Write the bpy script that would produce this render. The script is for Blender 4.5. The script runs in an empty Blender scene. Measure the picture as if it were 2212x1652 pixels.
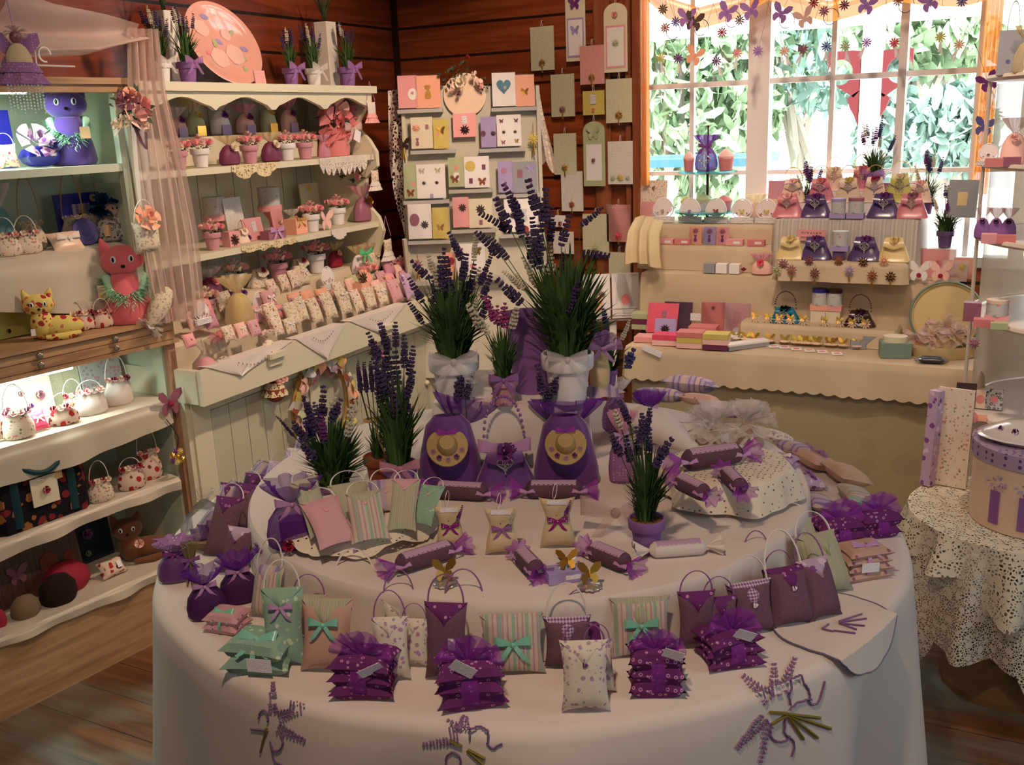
import bpy, math, random
from math import sin, cos, pi, atan2, sqrt, radians as RD
from mathutils import Vector, Matrix
SC = bpy.context.scene
COL = SC.collection
V = Vector
rnd = random.Random(11)
# ---------------- camera ----------------
FPX, CX, CY = 2100.0, 1106.0, 826.0
PITCH, YAW, ROLL, EYE = RD(15), RD(27.4), RD(2.3), 1.58
fw = V((-sin(YAW)*cos(PITCH), cos(YAW)*cos(PITCH), -sin(PITCH)))
rt0 = V((cos(YAW), sin(YAW), 0)); up0 = rt0.cross(fw)
cr = rt0*cos(ROLL)-up0*sin(ROLL); cu = up0*cos(ROLL)+rt0*sin(ROLL)
CAM = V((0, 0, EYE))
cd = bpy.data.cameras.new('camera'); cam = bpy.data.objects.new('camera', cd); COL.objects.link(cam)
m = Matrix((cr, cu, -fw)).transposed().to_4x4(); m.translation = CAM
cam.matrix_world = m
cd.sensor_width = 36; cd.lens = FPX*36/2212; cd.clip_start = .05; cd.clip_end = 80
SC.camera = cam
# ---------------- world, sun, exposure ----------------
SC.view_settings.view_transform = 'Standard'; SC.view_settings.look = 'None'
SC.view_settings.gamma = 1; SC.view_settings.use_curve_mapping = False
SC.view_settings.exposure = -0.2
w = bpy.data.worlds.new('daylight'); SC.world = w; w.use_nodes = True
w.node_tree.nodes['Background'].inputs[0].default_value = (.88, .95, 1, 1)
w.node_tree.nodes['Background'].inputs[1].default_value = 6.5

XL, YB, XR, YF, ZC = -2.80, 4.29, 1.7, -1.4, 2.75     # wall_left, wall_back, wall_right, wall_front, ceiling

def light(name, typ, loc, tgt, power, col, size=.1, size_y=None, spread=None, cone=None):
    l = bpy.data.lights.new(name, typ); l.energy = power; l.color = col
    if typ == 'AREA':
        l.size = size
        if size_y: l.shape = 'RECTANGLE'; l.size_y = size_y
        if spread: l.spread = RD(spread)
    elif typ == 'SPOT':
        l.spot_size = RD(cone or 70); l.spot_blend = .7; l.shadow_soft_size = size
    elif typ == 'POINT': l.shadow_soft_size = size
    o = bpy.data.objects.new(name, l); COL.objects.link(o); o.location = loc
    o.rotation_euler = (V(tgt)-V(loc)).to_track_quat('-Z', 'Y').to_euler()
    return o
s = light('sun', 'SUN', (0, 0, 10), (-.6, 6, 0), 13.0, (1, .97, .9)); s.data.angle = RD(1)
WARM = (1, .73, .53); WARM2 = (1, .77, .60)
light('ceiling_lamp_dresser', 'SPOT', (-1.0, 2.6, 2.6), (-2.5, 2.95, 1.2), 135, WARM, .05, cone=88)
light('ceiling_lamp_cards', 'SPOT', (-1.25, 2.9, 2.65), (-1.75, 4.1, 1.3), 52, WARM, .05, cone=78)
light('ceiling_lamp_window_table', 'SPOT', (-.55, 2.5, 2.65), (-.7, 3.8, .9), 82, WARM2, .05, cone=80)
light('ceiling_lamp_round_table', 'SPOT', (-.35, .35, 2.65), (-.85, 1.6, .8), 86, WARM, .05, cone=80)
light('ceiling_lamp_left', 'SPOT', (-1.3, .9, 2.65), (-2.4, 1.9, .9), 22, WARM2, .05, cone=90)
light('etagere_fill_spot', 'SPOT', (.1, 2.2, 2.65), (.3, 3.2, 1.0), 40, WARM2, .05, cone=80)  # added fill spot to brighten the etagere, no fixture behind it
light('cool_side_fill', 'AREA', (1.6, 1.5, 1.5), (-1, 1.7, .5), 15, (.76, .9, 1), .9, 1.1)  # added cool fill for the right cloth folds; wall_right has no opening
light('shop_front_daylight', 'AREA', (.5, -1.2, 1.6), (-1, 3, .9), 7, (.82, .92, 1), 1.6, 1.3)

# ---------------- pixel rays onto real surfaces ----------------
def ray(x, y): return fw+cr*((x-CX)/FPX)-cu*((y-CY)/FPX)
def onz(x, y, z): d = ray(x, y); return CAM+d*((z-EYE)/d.z)
def onx(x, y, X): d = ray(x, y); return CAM+d*(X/d.x)
def ony(x, y, Y): d = ray(x, y); return CAM+d*(Y/d.y)
def onp(x, y, p, n): d = ray(x, y); return CAM+d*((V(p)-CAM).dot(n)/d.dot(n))
def mpp(p): return (V(p)-CAM).dot(fw)/FPX      # metres per photo pixel at p
def face(p): return atan2(-p[1], -p[0])+pi/2   # turn so the front looks to the camera side

# ---------------- materials ----------------
MATS = {}
def nt(name):
    mt = bpy.data.materials.new(name); mt.use_nodes = True
    n = mt.node_tree; return mt, n, n.nodes['Principled BSDF']
def lin(c):
    return tuple((x/12.92 if x <= .04045 else ((x+.055)/1.055)**2.4) for x in (v/255 for v in c))+(1,)
def mat(name, rgb, rough=.7, metal=0, sheen=0, spec=.3, trans=0, bump=0, bscale=200, alpha=1, emit=None, es=0, coat=0, sss=0):
    if name in MATS: return MATS[name]
    mt, n, b = nt(name)
    b.inputs['Base Color'].default_value = lin(rgb); b.inputs['Roughness'].default_value = rough
    b.inputs['Metallic'].default_value = metal; b.inputs['Specular IOR Level'].default_value = spec
    if sheen: b.inputs['Sheen Weight'].default_value = sheen
    if trans: b.inputs['Transmission Weight'].default_value = trans
    if coat: b.inputs['Coat Weight'].default_value = coat
    if alpha < 1: b.inputs['Alpha'].default_value = alpha
    if emit: b.inputs['Emission Color'].default_value = lin(emit); b.inputs['Emission Strength'].default_value = es
    if bump:
        tx = n.nodes.new('ShaderNodeTexNoise'); tx.inputs['Scale'].default_value = bscale
        bp = n.nodes.new('ShaderNodeBump'); bp.inputs['Strength'].default_value = bump; bp.inputs['Distance'].default_value = .002
        n.links.new(tx.outputs[0], bp.inputs['Height']); n.links.new(bp.outputs[0], b.inputs['Normal'])
        tc = n.nodes.new('ShaderNodeTexCoord'); n.links.new(tc.outputs['Object'], tx.inputs['Vector'])
    MATS[name] = mt; return mt
def N(n, t, **k):
    x = n.nodes.new(t)
    for a, b in k.items(): setattr(x, a, b)
    return x
def mixc(n, fac, a, b):
    x = n.nodes.new('ShaderNodeMix'); x.data_type = 'RGBA'
    for s_, v_ in ((x.inputs[0], fac), (x.inputs[6], a), (x.inputs[7], b)):
        if hasattr(v_, 'node'): n.links.new(v_, s_)
        elif v_ is not None: s_.default_value = v_
    return x.outputs[2]
def math_(n, op, a, b=None, c=None):
    x = n.nodes.new('ShaderNodeMath'); x.operation = op
    for i, v_ in enumerate((a, b, c)):
        if v_ is None: continue
        if hasattr(v_, 'node'): n.links.new(v_, x.inputs[i])
        else: x.inputs[i].default_value = v_
    return x.outputs[0]
def coords(n, kind='Object', scale=(1, 1, 1), rot=(0, 0, 0)):
    tc = N(n, 'ShaderNodeTexCoord'); mp = N(n, 'ShaderNodeMapping')
    mp.inputs['Scale'].default_value = scale; mp.inputs['Rotation'].default_value = rot
    n.links.new(tc.outputs[kind], mp.inputs[0]); return mp.outputs[0]
def vor(n, vec, sc, feat='F1', rand=1):
    x = N(n, 'ShaderNodeTexVoronoi'); x.feature = feat; x.inputs['Scale'].default_value = sc
    x.inputs['Randomness'].default_value = rand; n.links.new(vec, x.inputs['Vector']); return x
def noise(n, vec, sc, det=2):
    x = N(n, 'ShaderNodeTexNoise'); x.inputs['Scale'].default_value = sc; x.inputs['Detail'].default_value = det
    n.links.new(vec, x.inputs['Vector']); return x
def fab(name, base, c2=None, c3=None, kind='floral', scale=60, size=.32, rough=.85, spec=.15):
    """printed cloth / paper: floral blobs, small rings, stripes, checks, dots, plain weave"""
    if name in MATS: return MATS[name]
    mt, n, b = nt(name); b.inputs['Roughness'].default_value = rough; b.inputs['Specular IOR Level'].default_value = spec
    base = lin(base); c2 = lin(c2) if c2 else base; c3 = lin(c3) if c3 else c2
    vec = coords(n)
    if kind == 'floral':
        v1 = vor(n, vec, scale); sep = N(n, 'ShaderNodeSeparateColor'); n.links.new(v1.outputs['Color'], sep.inputs[0])
        nz = noise(n, vec, scale*3)
        d = math_(n, 'ADD', v1.outputs['Distance'], math_(n, 'MULTIPLY', math_(n, 'SUBTRACT', nz.outputs[0], .5), .35))
        mk = math_(n, 'LESS_THAN', d, math_(n, 'MULTIPLY', sep.outputs[1], size*1.5))
        cc = mixc(n, math_(n, 'GREATER_THAN', sep.outputs[0], .55), c2, c3)
        col = mixc(n, mk, base, cc)
    elif kind == 'ring':
        v1 = vor(n, vec, scale, rand=.7); d = v1.outputs['Distance']
        mk = math_(n, 'LESS_THAN', math_(n, 'ABSOLUTE', math_(n, 'SUBTRACT', d, size*.6)), size*.2)
        col = mixc(n, mk, base, c2)
    elif kind == 'dot':
        v1 = vor(n, vec, scale, rand=.25); col = mixc(n, math_(n, 'LESS_THAN', v1.outputs['Distance'], size), base, c2)
    elif kind in ('stripe', 'check'):
        sp = N(n, 'ShaderNodeSeparateXYZ'); n.links.new(vec, sp.inputs[0])
        fx = math_(n, 'LESS_THAN', math_(n, 'FRACT', math_(n, 'MULTIPLY', sp.outputs[0], scale)), size)
        if kind == 'stripe':
            f2 = math_(n, 'LESS_THAN', math_(n, 'FRACT', math_(n, 'MULTIPLY', sp.outputs[0], scale*.37)), size*.7)
            col = mixc(n, f2, mixc(n, fx, base, c2), c3)
        else:
            fz = math_(n, 'LESS_THAN', math_(n, 'FRACT', math_(n, 'MULTIPLY', sp.outputs[2], scale)), size)
            col = mixc(n, math_(n, 'MULTIPLY', math_(n, 'ADD', fx, fz), .5), base, c2)
    else:
        nz = noise(n, vec, scale); col = mixc(n, math_(n, 'MULTIPLY', nz.outputs[0], 1.0), base, c2)
    n.links.new(col, b.inputs['Base Color'])
    nz2 = noise(n, vec, 900); bp = N(n, 'ShaderNodeBump'); bp.inputs['Strength'].default_value = .15
    bp.inputs['Distance'].default_value = .001
    n.links.new(nz2.outputs[0], bp.inputs['Height']); n.links.new(bp.outputs[0], b.inputs['Normal'])
    MATS[name] = mt; mt['printed'] = 1; return mt
def sheer(name, rgb, alpha=.5, rough=.6):
    """organza / tulle: partly see-through weave"""
    if name in MATS: return MATS[name]
    mt = bpy.data.materials.new(name); mt.use_nodes = True; n = mt.node_tree
    for x in list(n.nodes): n.nodes.remove(x)
    out = N(n, 'ShaderNodeOutputMaterial'); d = N(n, 'ShaderNodeBsdfDiffuse'); t = N(n, 'ShaderNodeBsdfTranslucent')
    g = N(n, 'ShaderNodeBsdfGlossy'); g.inputs['Roughness'].default_value = rough
    tr = N(n, 'ShaderNodeBsdfTransparent')
    d.inputs[0].default_value = t.inputs[0].default_value = g.inputs[0].default_value = lin(rgb)
    a = N(n, 'ShaderNodeMixShader'); a.inputs[0].default_value = .35; n.links.new(d.outputs[0], a.inputs[1]); n.links.new(t.outputs[0], a.inputs[2])
    c = N(n, 'ShaderNodeMixShader'); c.inputs[0].default_value = .12; n.links.new(a.outputs[0], c.inputs[1]); n.links.new(g.outputs[0], c.inputs[2])
    lw = N(n, 'ShaderNodeLayerWeight'); lw.inputs[0].default_value = .35
    k = math_(n, 'ADD', math_(n, 'MULTIPLY', lw.outputs['Facing'], 1-alpha), alpha)
    e = N(n, 'ShaderNodeMixShader'); n.links.new(k, e.inputs[0])
    n.links.new(tr.outputs[0], e.inputs[1]); n.links.new(c.outputs[0], e.inputs[2]); n.links.new(e.outputs[0], out.inputs[0])
    MATS[name] = mt; return mt
def cello():
    """clear crinkled cellophane"""
    if 'cellophane' in MATS: return MATS['cellophane']
    mt = bpy.data.materials.new('cellophane'); mt.use_nodes = True; n = mt.node_tree
    for x in list(n.nodes): n.nodes.remove(x)
    out = N(n, 'ShaderNodeOutputMaterial'); g = N(n, 'ShaderNodeBsdfGlossy'); g.inputs['Roughness'].default_value = .12
    tr = N(n, 'ShaderNodeBsdfTransparent'); tr.inputs[0].default_value = (.97, .97, .98, 1)
    vec = coords(n); nz = noise(n, vec, 28, 1.0); bp = N(n, 'ShaderNodeBump'); bp.inputs['Strength'].default_value = .6; bp.inputs['Distance'].default_value = .012
    n.links.new(nz.outputs[0], bp.inputs['Height']); n.links.new(bp.outputs[0], g.inputs['Normal'])
    lw = N(n, 'ShaderNodeLayerWeight'); lw.inputs[0].default_value = .25
    e = N(n, 'ShaderNodeMixShader'); n.links.new(math_(n, 'ADD', math_(n, 'MULTIPLY', lw.outputs['Fresnel'], .7), .07), e.inputs[0])
    n.links.new(tr.outputs[0], e.inputs[1]); n.links.new(g.outputs[0], e.inputs[2]); n.links.new(e.outputs[0], out.inputs[0])
    MATS['cellophane'] = mt; return mt
def lace(name, rgb, scale=90, thr=.12, kind='net'):
    """openwork: real holes cut by alpha in a flower/net pattern"""
    if name in MATS: return MATS[name]
    mt, n, b = nt(name); b.inputs['Base Color'].default_value = lin(rgb); b.inputs['Roughness'].default_value = .9
    vec = coords(n)
    v1 = vor(n, vec, scale, 'DISTANCE_TO_EDGE'); net = math_(n, 'LESS_THAN', v1.outputs['Distance'], thr)
    v2 = vor(n, vec, scale*.22, rand=.6); fl = math_(n, 'LESS_THAN', v2.outputs['Distance'], .34)
    if kind == 'eyelet':
        v3 = vor(n, vec, scale, rand=.35); a = math_(n, 'GREATER_THAN', v3.outputs['Distance'], thr)
    else: a = math_(n, 'MAXIMUM', net, fl)
    n.links.new(a, b.inputs['Alpha']); MATS[name] = mt; mt['printed'] = 1; return mt
def textmat(name, paper, ink, rows=120, left=.0):
    """paper printed with small lines of (unreadably small) verse"""
    if name in MATS: return MATS[name]
    mt, n, b = nt(name); b.inputs['Roughness'].default_value = .6
    vec = coords(n, 'Object'); sp = N(n, 'ShaderNodeSeparateXYZ'); n.links.new(vec, sp.inputs[0])
    ln = math_(n, 'LESS_THAN', math_(n, 'FRACT', math_(n, 'MULTIPLY', sp.outputs[2], rows)), .42)
    nz = noise(n, coords(n, scale=(420, 1, rows)), 1, 0)
    wd = math_(n, 'GREATER_THAN', nz.outputs[0], .44)
    n.links.new(mixc(n, math_(n, 'MULTIPLY', ln, wd), lin(paper), lin(ink)), b.inputs['Base Color'])
    MATS[name] = mt; mt['printed'] = 1; return mt
def wood(name, c1, c2, c3, axis=0, scale=1, plank=None, rough=.5, groove=.012, stain=None, zoff=0):
    """boards running along AXIS, stacked every PLANK metres along the other in-plane axis (given as index)"""
    if name in MATS: return MATS[name]
    mt, n, b = nt(name); b.inputs['Roughness'].default_value = rough
    s = [14*scale]*3; s[axis] = 1.1*scale
    nz = noise(n, coords(n, scale=tuple(s)), 1.6, 6); nz.inputs['Distortion'].default_value = 1.2
    cr_ = N(n, 'ShaderNodeValToRGB'); e = cr_.color_ramp.elements
    e[0].position = .3; e[0].color = lin(c1); e[1].position = .7; e[1].color = lin(c3); m_ = e.new(.5); m_.color = lin(c2)
    n.links.new(nz.outputs[0], cr_.inputs[0]); col = cr_.outputs[0]
    if plank:
        pa, pw = plank; sp = N(n, 'ShaderNodeSeparateXYZ'); n.links.new(coords(n), sp.inputs[0])
        q = math_(n, 'DIVIDE', math_(n, 'ADD', sp.outputs[pa], 10+zoff), pw)
        wn = N(n, 'ShaderNodeTexWhiteNoise'); wn.noise_dimensions = '1D'; n.links.new(math_(n, 'FLOOR', q), wn.inputs['W'])
        col = mixc(n, math_(n, 'MULTIPLY', wn.outputs[0], .45), col, lin(c1))
        gr = math_(n, 'LESS_THAN', math_(n, 'FRACT', q), groove/pw)
        col = mixc(n, gr, col, tuple(.12*x for x in lin(c1)[:3])+(1,))
        bp = N(n, 'ShaderNodeBump'); bp.inputs['Distance'].default_value = .006; bp.invert = True
        n.links.new(gr, bp.inputs['Height']); n.links.new(bp.outputs[0], b.inputs['Normal'])
    if stain:
        sv = [2.2, 2.2, 2.2]; sv[axis] = .7
        nz3 = noise(n, coords(n, scale=tuple(sv)), 1.3, 5)
        k = N(n, 'ShaderNodeValToRGB'); k.color_ramp.elements[0].position = stain[1]; k.color_ramp.elements[1].position = stain[1]+.12
        n.links.new(nz3.outputs[0], k.inputs[0])
        col = mixc(n, math_(n, 'MULTIPLY', k.outputs[0], stain[2]), col, lin(stain[0]))
    n.links.new(col, b.inputs['Base Color']); MATS[name] = mt; return mt

# ---------------- mesh building ----------------
class MB:
    def __init__(s): s.v = []; s.f = []; s.M = None
    def add(s, vs, fs):
        o = len(s.v); s.v += [(s.M @ V(p)) if s.M else V(p) for p in vs]; s.f += [tuple(i+o for i in q) for q in fs]; return s
    def at(s, loc=(0, 0, 0), rot=(0, 0, 0), sc=(1, 1, 1)):
        from mathutils import Euler
        if not hasattr(sc, '__len__'): sc = (sc,)*3
        s.M = Matrix.Translation(loc) @ Euler(rot).to_matrix().to_4x4() @ Matrix.Diagonal((*sc, 1)); return s
    def box(s, c, d, bev=0):
        x, y, z = c; a, b, h = (k/2 for k in d)
        if bev:
            e = min(bev, a*.9, b*.9); pts = []
            for (zz, ins) in ((-h, 0), (h, 0)):
                for sx, sy in ((-1, -1), (1, -1), (1, 1), (-1, 1)):
                    pr = [(sx*a, sy*(b-e)), (sx*(a-e), sy*b)]
                    if sx*sy > 0: pr = [(sx*a, sy*(b-e)), (sx*(a-e), sy*b)]
                    else: pr = [(sx*(a-e), sy*b), (sx*a, sy*(b-e))]
                    pts += [(x+p[0], y+p[1], z+zz) for p in pr]
            # order check: corners ccw
            n_ = 8; ang = sorted(range(n_), key=lambda i: atan2(pts[i][1]-y, pts[i][0]-x))
            lo = [pts[i] for i in ang]; hi = [pts[8+i] for i in ang]
            return s.add(lo+hi, [tuple(range(7, -1, -1)), tuple(range(8, 16))]+[(i, (i+1) % 8, 8+(i+1) % 8, 8+i) for i in range(8)])
        vs = [(x+i*a, y+j*b, z+k*h) for k in (-1, 1) for j in (-1, 1) for i in (-1, 1)]
        return s.add(vs, [(0, 2, 3, 1), (4, 5, 7, 6), (0, 1, 5, 4), (2, 6, 7, 3), (0, 4, 6, 2), (1, 3, 7, 5)])
    def grid(s, fn, nu, nv, cu_=False, cv=False):
        a = nu if cu_ else nu+1; b = nv if cv else nv+1
        vs = [fn(i/nu, j/nv) for j in range(b) for i in range(a)]
        fs = [(j*a+i, j*a+(i+1) % a, ((j+1) % b)*a+(i+1) % a, ((j+1) % b)*a+i) for j in range(nv) for i in range(nu)]
        return s.add(vs, fs)
    def lathe(s, prof, n=20, c=(0, 0, 0), rip=None, caps=True):
        vs = []
        for k, (r, z) in enumerate(prof):
            for i in range(n):
                t = 2*pi*i/n; q = r*(rip(t, k/(len(prof)-1)) if rip else 1)
                vs.append((c[0]+q*cos(t), c[1]+q*sin(t), c[2]+z))
        fs = [(k*n+i, k*n+(i+1) % n, (k+1)*n+(i+1) % n, (k+1)*n+i) for k in range(len(prof)-1) for i in range(n)]
        if caps: fs += [tuple(range(n-1, -1, -1)), tuple((len(prof)-1)*n+i for i in range(n))]
        return s.add(vs, fs)
    def tube(s, pts, r, n=6, closed=False, flat=1):
        pts = [V(p) for p in pts]; L = len(pts); vs = []; up = V((0.12, .31, .94)).normalized(); prev = None
        for i, p in enumerate(pts):
            a = pts[(i-1) % L] if (closed or i > 0) else p; b = pts[(i+1) % L] if (closed or i < L-1) else p
            t = (b-a).normalized() if (b-a).length > 1e-9 else V((0, 0, 1))
            if prev is None: x = t.cross(up); x = x.normalized() if x.length > .05 else t.cross(V((1, 0, 0))).normalized()
            else:
                x = prev-t*prev.dot(t); x = x.normalized() if x.length > 1e-6 else prev
            prev = x; y = t.cross(x); rr = r[i] if hasattr(r, '__len__') else r
            vs += [p+x*(rr*cos(2*pi*k/n))+y*(rr*flat*sin(2*pi*k/n)) for k in range(n)]
        m_ = L if closed else L-1
        fs = [(i*n+k, i*n+(k+1) % n, ((i+1) % L)*n+(k+1) % n, ((i+1) % L)*n+k) for i in range(m_) for k in range(n)]
        if not closed: fs += [tuple(range(n-1, -1, -1)), tuple((L-1)*n+k for k in range(n))]
        return s.add(vs, fs)
    def ell(s, c, r, nu=14, nv=9):
        if not hasattr(r, '__len__'): r = (r,)*3
        def fn(u, v):
            t, q = 2*pi*u, pi*(v*.998+.001)
            return (c[0]+r[0]*sin(q)*cos(t), c[1]+r[1]*sin(q)*sin(t), c[2]-r[2]*cos(q))
        return s.grid(fn, nu, nv, cu_=True)
    def prism(s, poly, y0, y1):
        """outline in x,z extruded along y"""
        n = len(poly); vs = [(p[0], y0, p[1]) for p in poly]+[(p[0], y1, p[1]) for p in poly]
        return s.add(vs, [tuple(range(n)), tuple(range(2*n-1, n-1, -1))]+[(i, n+i, n+(i+1) % n, (i+1) % n) for i in range(n)])
    def flip(s): s.f = [q[::-1] for q in s.f]; return s
MESH = {}
def mesh(key, fn, mt, smooth=True):
    k = (key, mt.name)
    if k in MESH: return MESH[k]
    base = MESH.get(key)
    if base is None:
        b = fn() if callable(fn) else fn
        base = bpy.data.meshes.new(key); base.from_pydata([tuple(p) for p in b.v], [], b.f); base.validate()
        if smooth:
            base.polygons.foreach_set('use_smooth', [True]*len(base.polygons))
            try: base.set_sharp_from_angle(angle=RD(45))
            except Exception: pass
        MESH[key] = base; me = base
        me.materials.append(mt); MESH[k] = me; return me
    me = base.copy(); me.materials.clear(); me.materials.append(mt); MESH[k] = me; return me
UID = [0]
def part(name, key, fn, mt, parent=None, loc=(0, 0, 0), rot=(0, 0, 0), sc=1, sm=1, label=None, bake=True):
    if key is None: UID[0] += 1; key = name+'_u%d' % UID[0]
    s3 = tuple(sc) if hasattr(sc, '__len__') else (sc,)*3; me = mesh(key, fn, mt, sm)
    if bake and mt.get('printed') and s3 != (1, 1, 1):      # keep prints at true size
        k = (key, mt.name, tuple(round(x, 3) for x in s3))
        if k not in MESH:
            me = me.copy(); me.transform(Matrix.Diagonal((*s3, 1))); MESH[k] = me
        me = MESH[k]; s3 = (1, 1, 1)
    o = bpy.data.objects.new(name, me); COL.objects.link(o)
    o.location = loc; o.rotation_euler = rot; o.scale = s3
    if parent: o.parent = parent
    if label: o['label'] = label
    return o
def thing(name, label, cat, loc=(0, 0, 0), rz=0, group=None, sc=1, rx=0, ry=0):
    o = bpy.data.objects.new(name, None); COL.objects.link(o); o.empty_display_size = .05
    o.location = loc; o.rotation_euler = (rx, ry, rz); o.scale = sc if hasattr(sc, '__len__') else (sc,)*3
    o['label'] = label; o['category'] = cat
    if group: o['group'] = group
    return o
def tag(o, label, cat, group=None, kind=None):
    o['label'] = label; o['category'] = cat
    if group: o['group'] = group
    if kind: o['kind'] = kind
    return o
def struct(name, fn, mt, label=None, sm=0):
    o = part(name, None, fn, mt, sm=0); o['kind'] = 'structure'
    o['label'] = label or name.replace('_', ' '); return o
# =============== THE ROOM ===============
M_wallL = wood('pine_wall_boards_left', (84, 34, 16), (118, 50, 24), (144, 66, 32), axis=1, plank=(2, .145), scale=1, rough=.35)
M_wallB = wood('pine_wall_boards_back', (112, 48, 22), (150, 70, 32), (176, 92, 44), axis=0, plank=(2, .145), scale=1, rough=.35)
M_trimw = wood('varnished_window_trim', (110, 55, 28), (140, 76, 42), (160, 92, 54), axis=2, rough=.4)
M_white = mat('white_painted_frame', (236, 228, 222), .4)
M_floor = wood('worn_floorboards', (84, 52, 32), (110, 70, 42), (138, 92, 58), axis=0, plank=(1, .13), rough=.42, groove=.003, stain=((120, 132, 122), .47, .8))
struct('floor', MB().box(((XL+XR)/2, (YF+YB)/2, -.05), (XR-XL+.3, YB-YF+.3, .1)), M_floor, 'worn timber floorboards with grey green paint stains')
struct('ceiling', MB().box(((XL+XR)/2, (YF+YB)/2, ZC+.05), (XR-XL+.3, YB-YF+.3, .1)), mat('ceiling_boards', (120, 80, 52), .7))
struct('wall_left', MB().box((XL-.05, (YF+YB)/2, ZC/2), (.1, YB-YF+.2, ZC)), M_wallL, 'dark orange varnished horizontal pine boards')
struct('wall_right', MB().box((XR+.05, (YF+YB)/2, ZC/2), (.1, YB-YF+.2, ZC)), mat('cream_wall', (170, 140, 110), .8))
struct('wall_front', MB().box(((XL+XR)/2, YF-.05, ZC/2), (XR-XL, .1, ZC)), mat('cream_wall', (170, 140, 110), .8))
WX0 = ony(1388, 250, YB).x; WX1 = ony(2205, 250, YB).x+.35; WZ0 = ony(1500, 560, YB).z; WZ1 = 2.3
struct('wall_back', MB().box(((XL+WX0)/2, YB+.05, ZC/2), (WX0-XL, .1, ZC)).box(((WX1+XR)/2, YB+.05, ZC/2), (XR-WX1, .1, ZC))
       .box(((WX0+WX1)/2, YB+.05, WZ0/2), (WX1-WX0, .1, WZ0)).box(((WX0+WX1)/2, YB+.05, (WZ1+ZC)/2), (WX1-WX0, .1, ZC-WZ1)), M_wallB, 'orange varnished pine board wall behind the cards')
# vertical trims left of the window and the half timbers
def vtrim(i, pxa, pxb, d):
    a = ony(pxa, 250, YB-d).x; b = ony(pxb, 250, YB-d).x
    struct('trim_%d' % i, MB().box(((a+b)/2, YB-d/2, ZC/2), (b-a, d, ZC), .004), M_trimw, 'vertical varnished timber trim')
vtrim(1, 1283, 1318, .02); vtrim(2, 1350, 1362, .03); vtrim(3, 1365, 1384, .055)
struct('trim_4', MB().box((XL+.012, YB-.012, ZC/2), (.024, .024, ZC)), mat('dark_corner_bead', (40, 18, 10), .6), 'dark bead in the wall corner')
# window: white frames, mullions, glass
fy = YB+.03
def wx(px, py=250): return ony(px, py, fy).x
def wz(px, py): return ony(px, py, fy).z
fr = MB()
zt, zb = WZ1, WZ0
def vbar(mb, pxa, pxb, d=.05, z0=None, z1=None):
    a, b = wx(pxa), wx(pxb); z0 = zb if z0 is None else z0; z1 = zt if z1 is None else z1
    mb.box(((a+b)/2, fy, (z0+z1)/2), (b-a, d, z1-z0))
vbar(fr, 1388, 1396); vbar(fr, 1618, 1664, .07); vbar(fr, 1936, 1954, .07); vbar(fr, 2205, 2240, .07)
fr.box(((WX0+WX1)/2, fy, zb+.02), (WX1-WX0, .09, .04)).box(((WX0+WX1)/2, fy, zt-.02), (WX1-WX0, .07, .04))
win = struct('window_1', fr, M_white, 'white framed window in three casements over the display')
mu = MB()
zm = wz(1500, 184); zm2 = wz(1950, 352)
for k, (a, b) in enumerate(((1396, 1618), (1664, 1936), (1954, 2205))):
    mu.box(((wx(a)+wx(b))/2, fy, zm), (wx(b)-wx(a), .03, .022))
    mu.box(((wx(a)+wx(b))/2, fy, zm-.375), (wx(b)-wx(a), .03, .018))
for a in (1496, 1796, 2108): mu.box((wx(a), fy, (zb+zt)/2), (.02, .026, zt-zb))
part('window_bars', None, mu, M_white, win, sm=0)
gl = MB().box(((WX0+WX1)/2, fy+.012, (zb+zt)/2), (WX1-WX0-.02, .003, zt-zb-.02))
mg = bpy.data.materials.new('window_glass'); mg.use_nodes = True; n = mg.node_tree
for x in list(n.nodes): n.nodes.remove(x)
o_ = N(n, 'ShaderNodeOutputMaterial'); t_ = N(n, 'ShaderNodeBsdfTransparent'); g_ = N(n, 'ShaderNodeBsdfGlossy'); g_.inputs['Roughness'].default_value = .03
mx = N(n, 'ShaderNodeMixShader'); mx.inputs[0].default_value = .05
n.links.new(t_.outputs[0], mx.inputs[1]); n.links.new(g_.outputs[0], mx.inputs[2]); n.links.new(mx.outputs[0], o_.inputs[0])
part('window_pane', None, gl, mg, win, sm=0)
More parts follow.
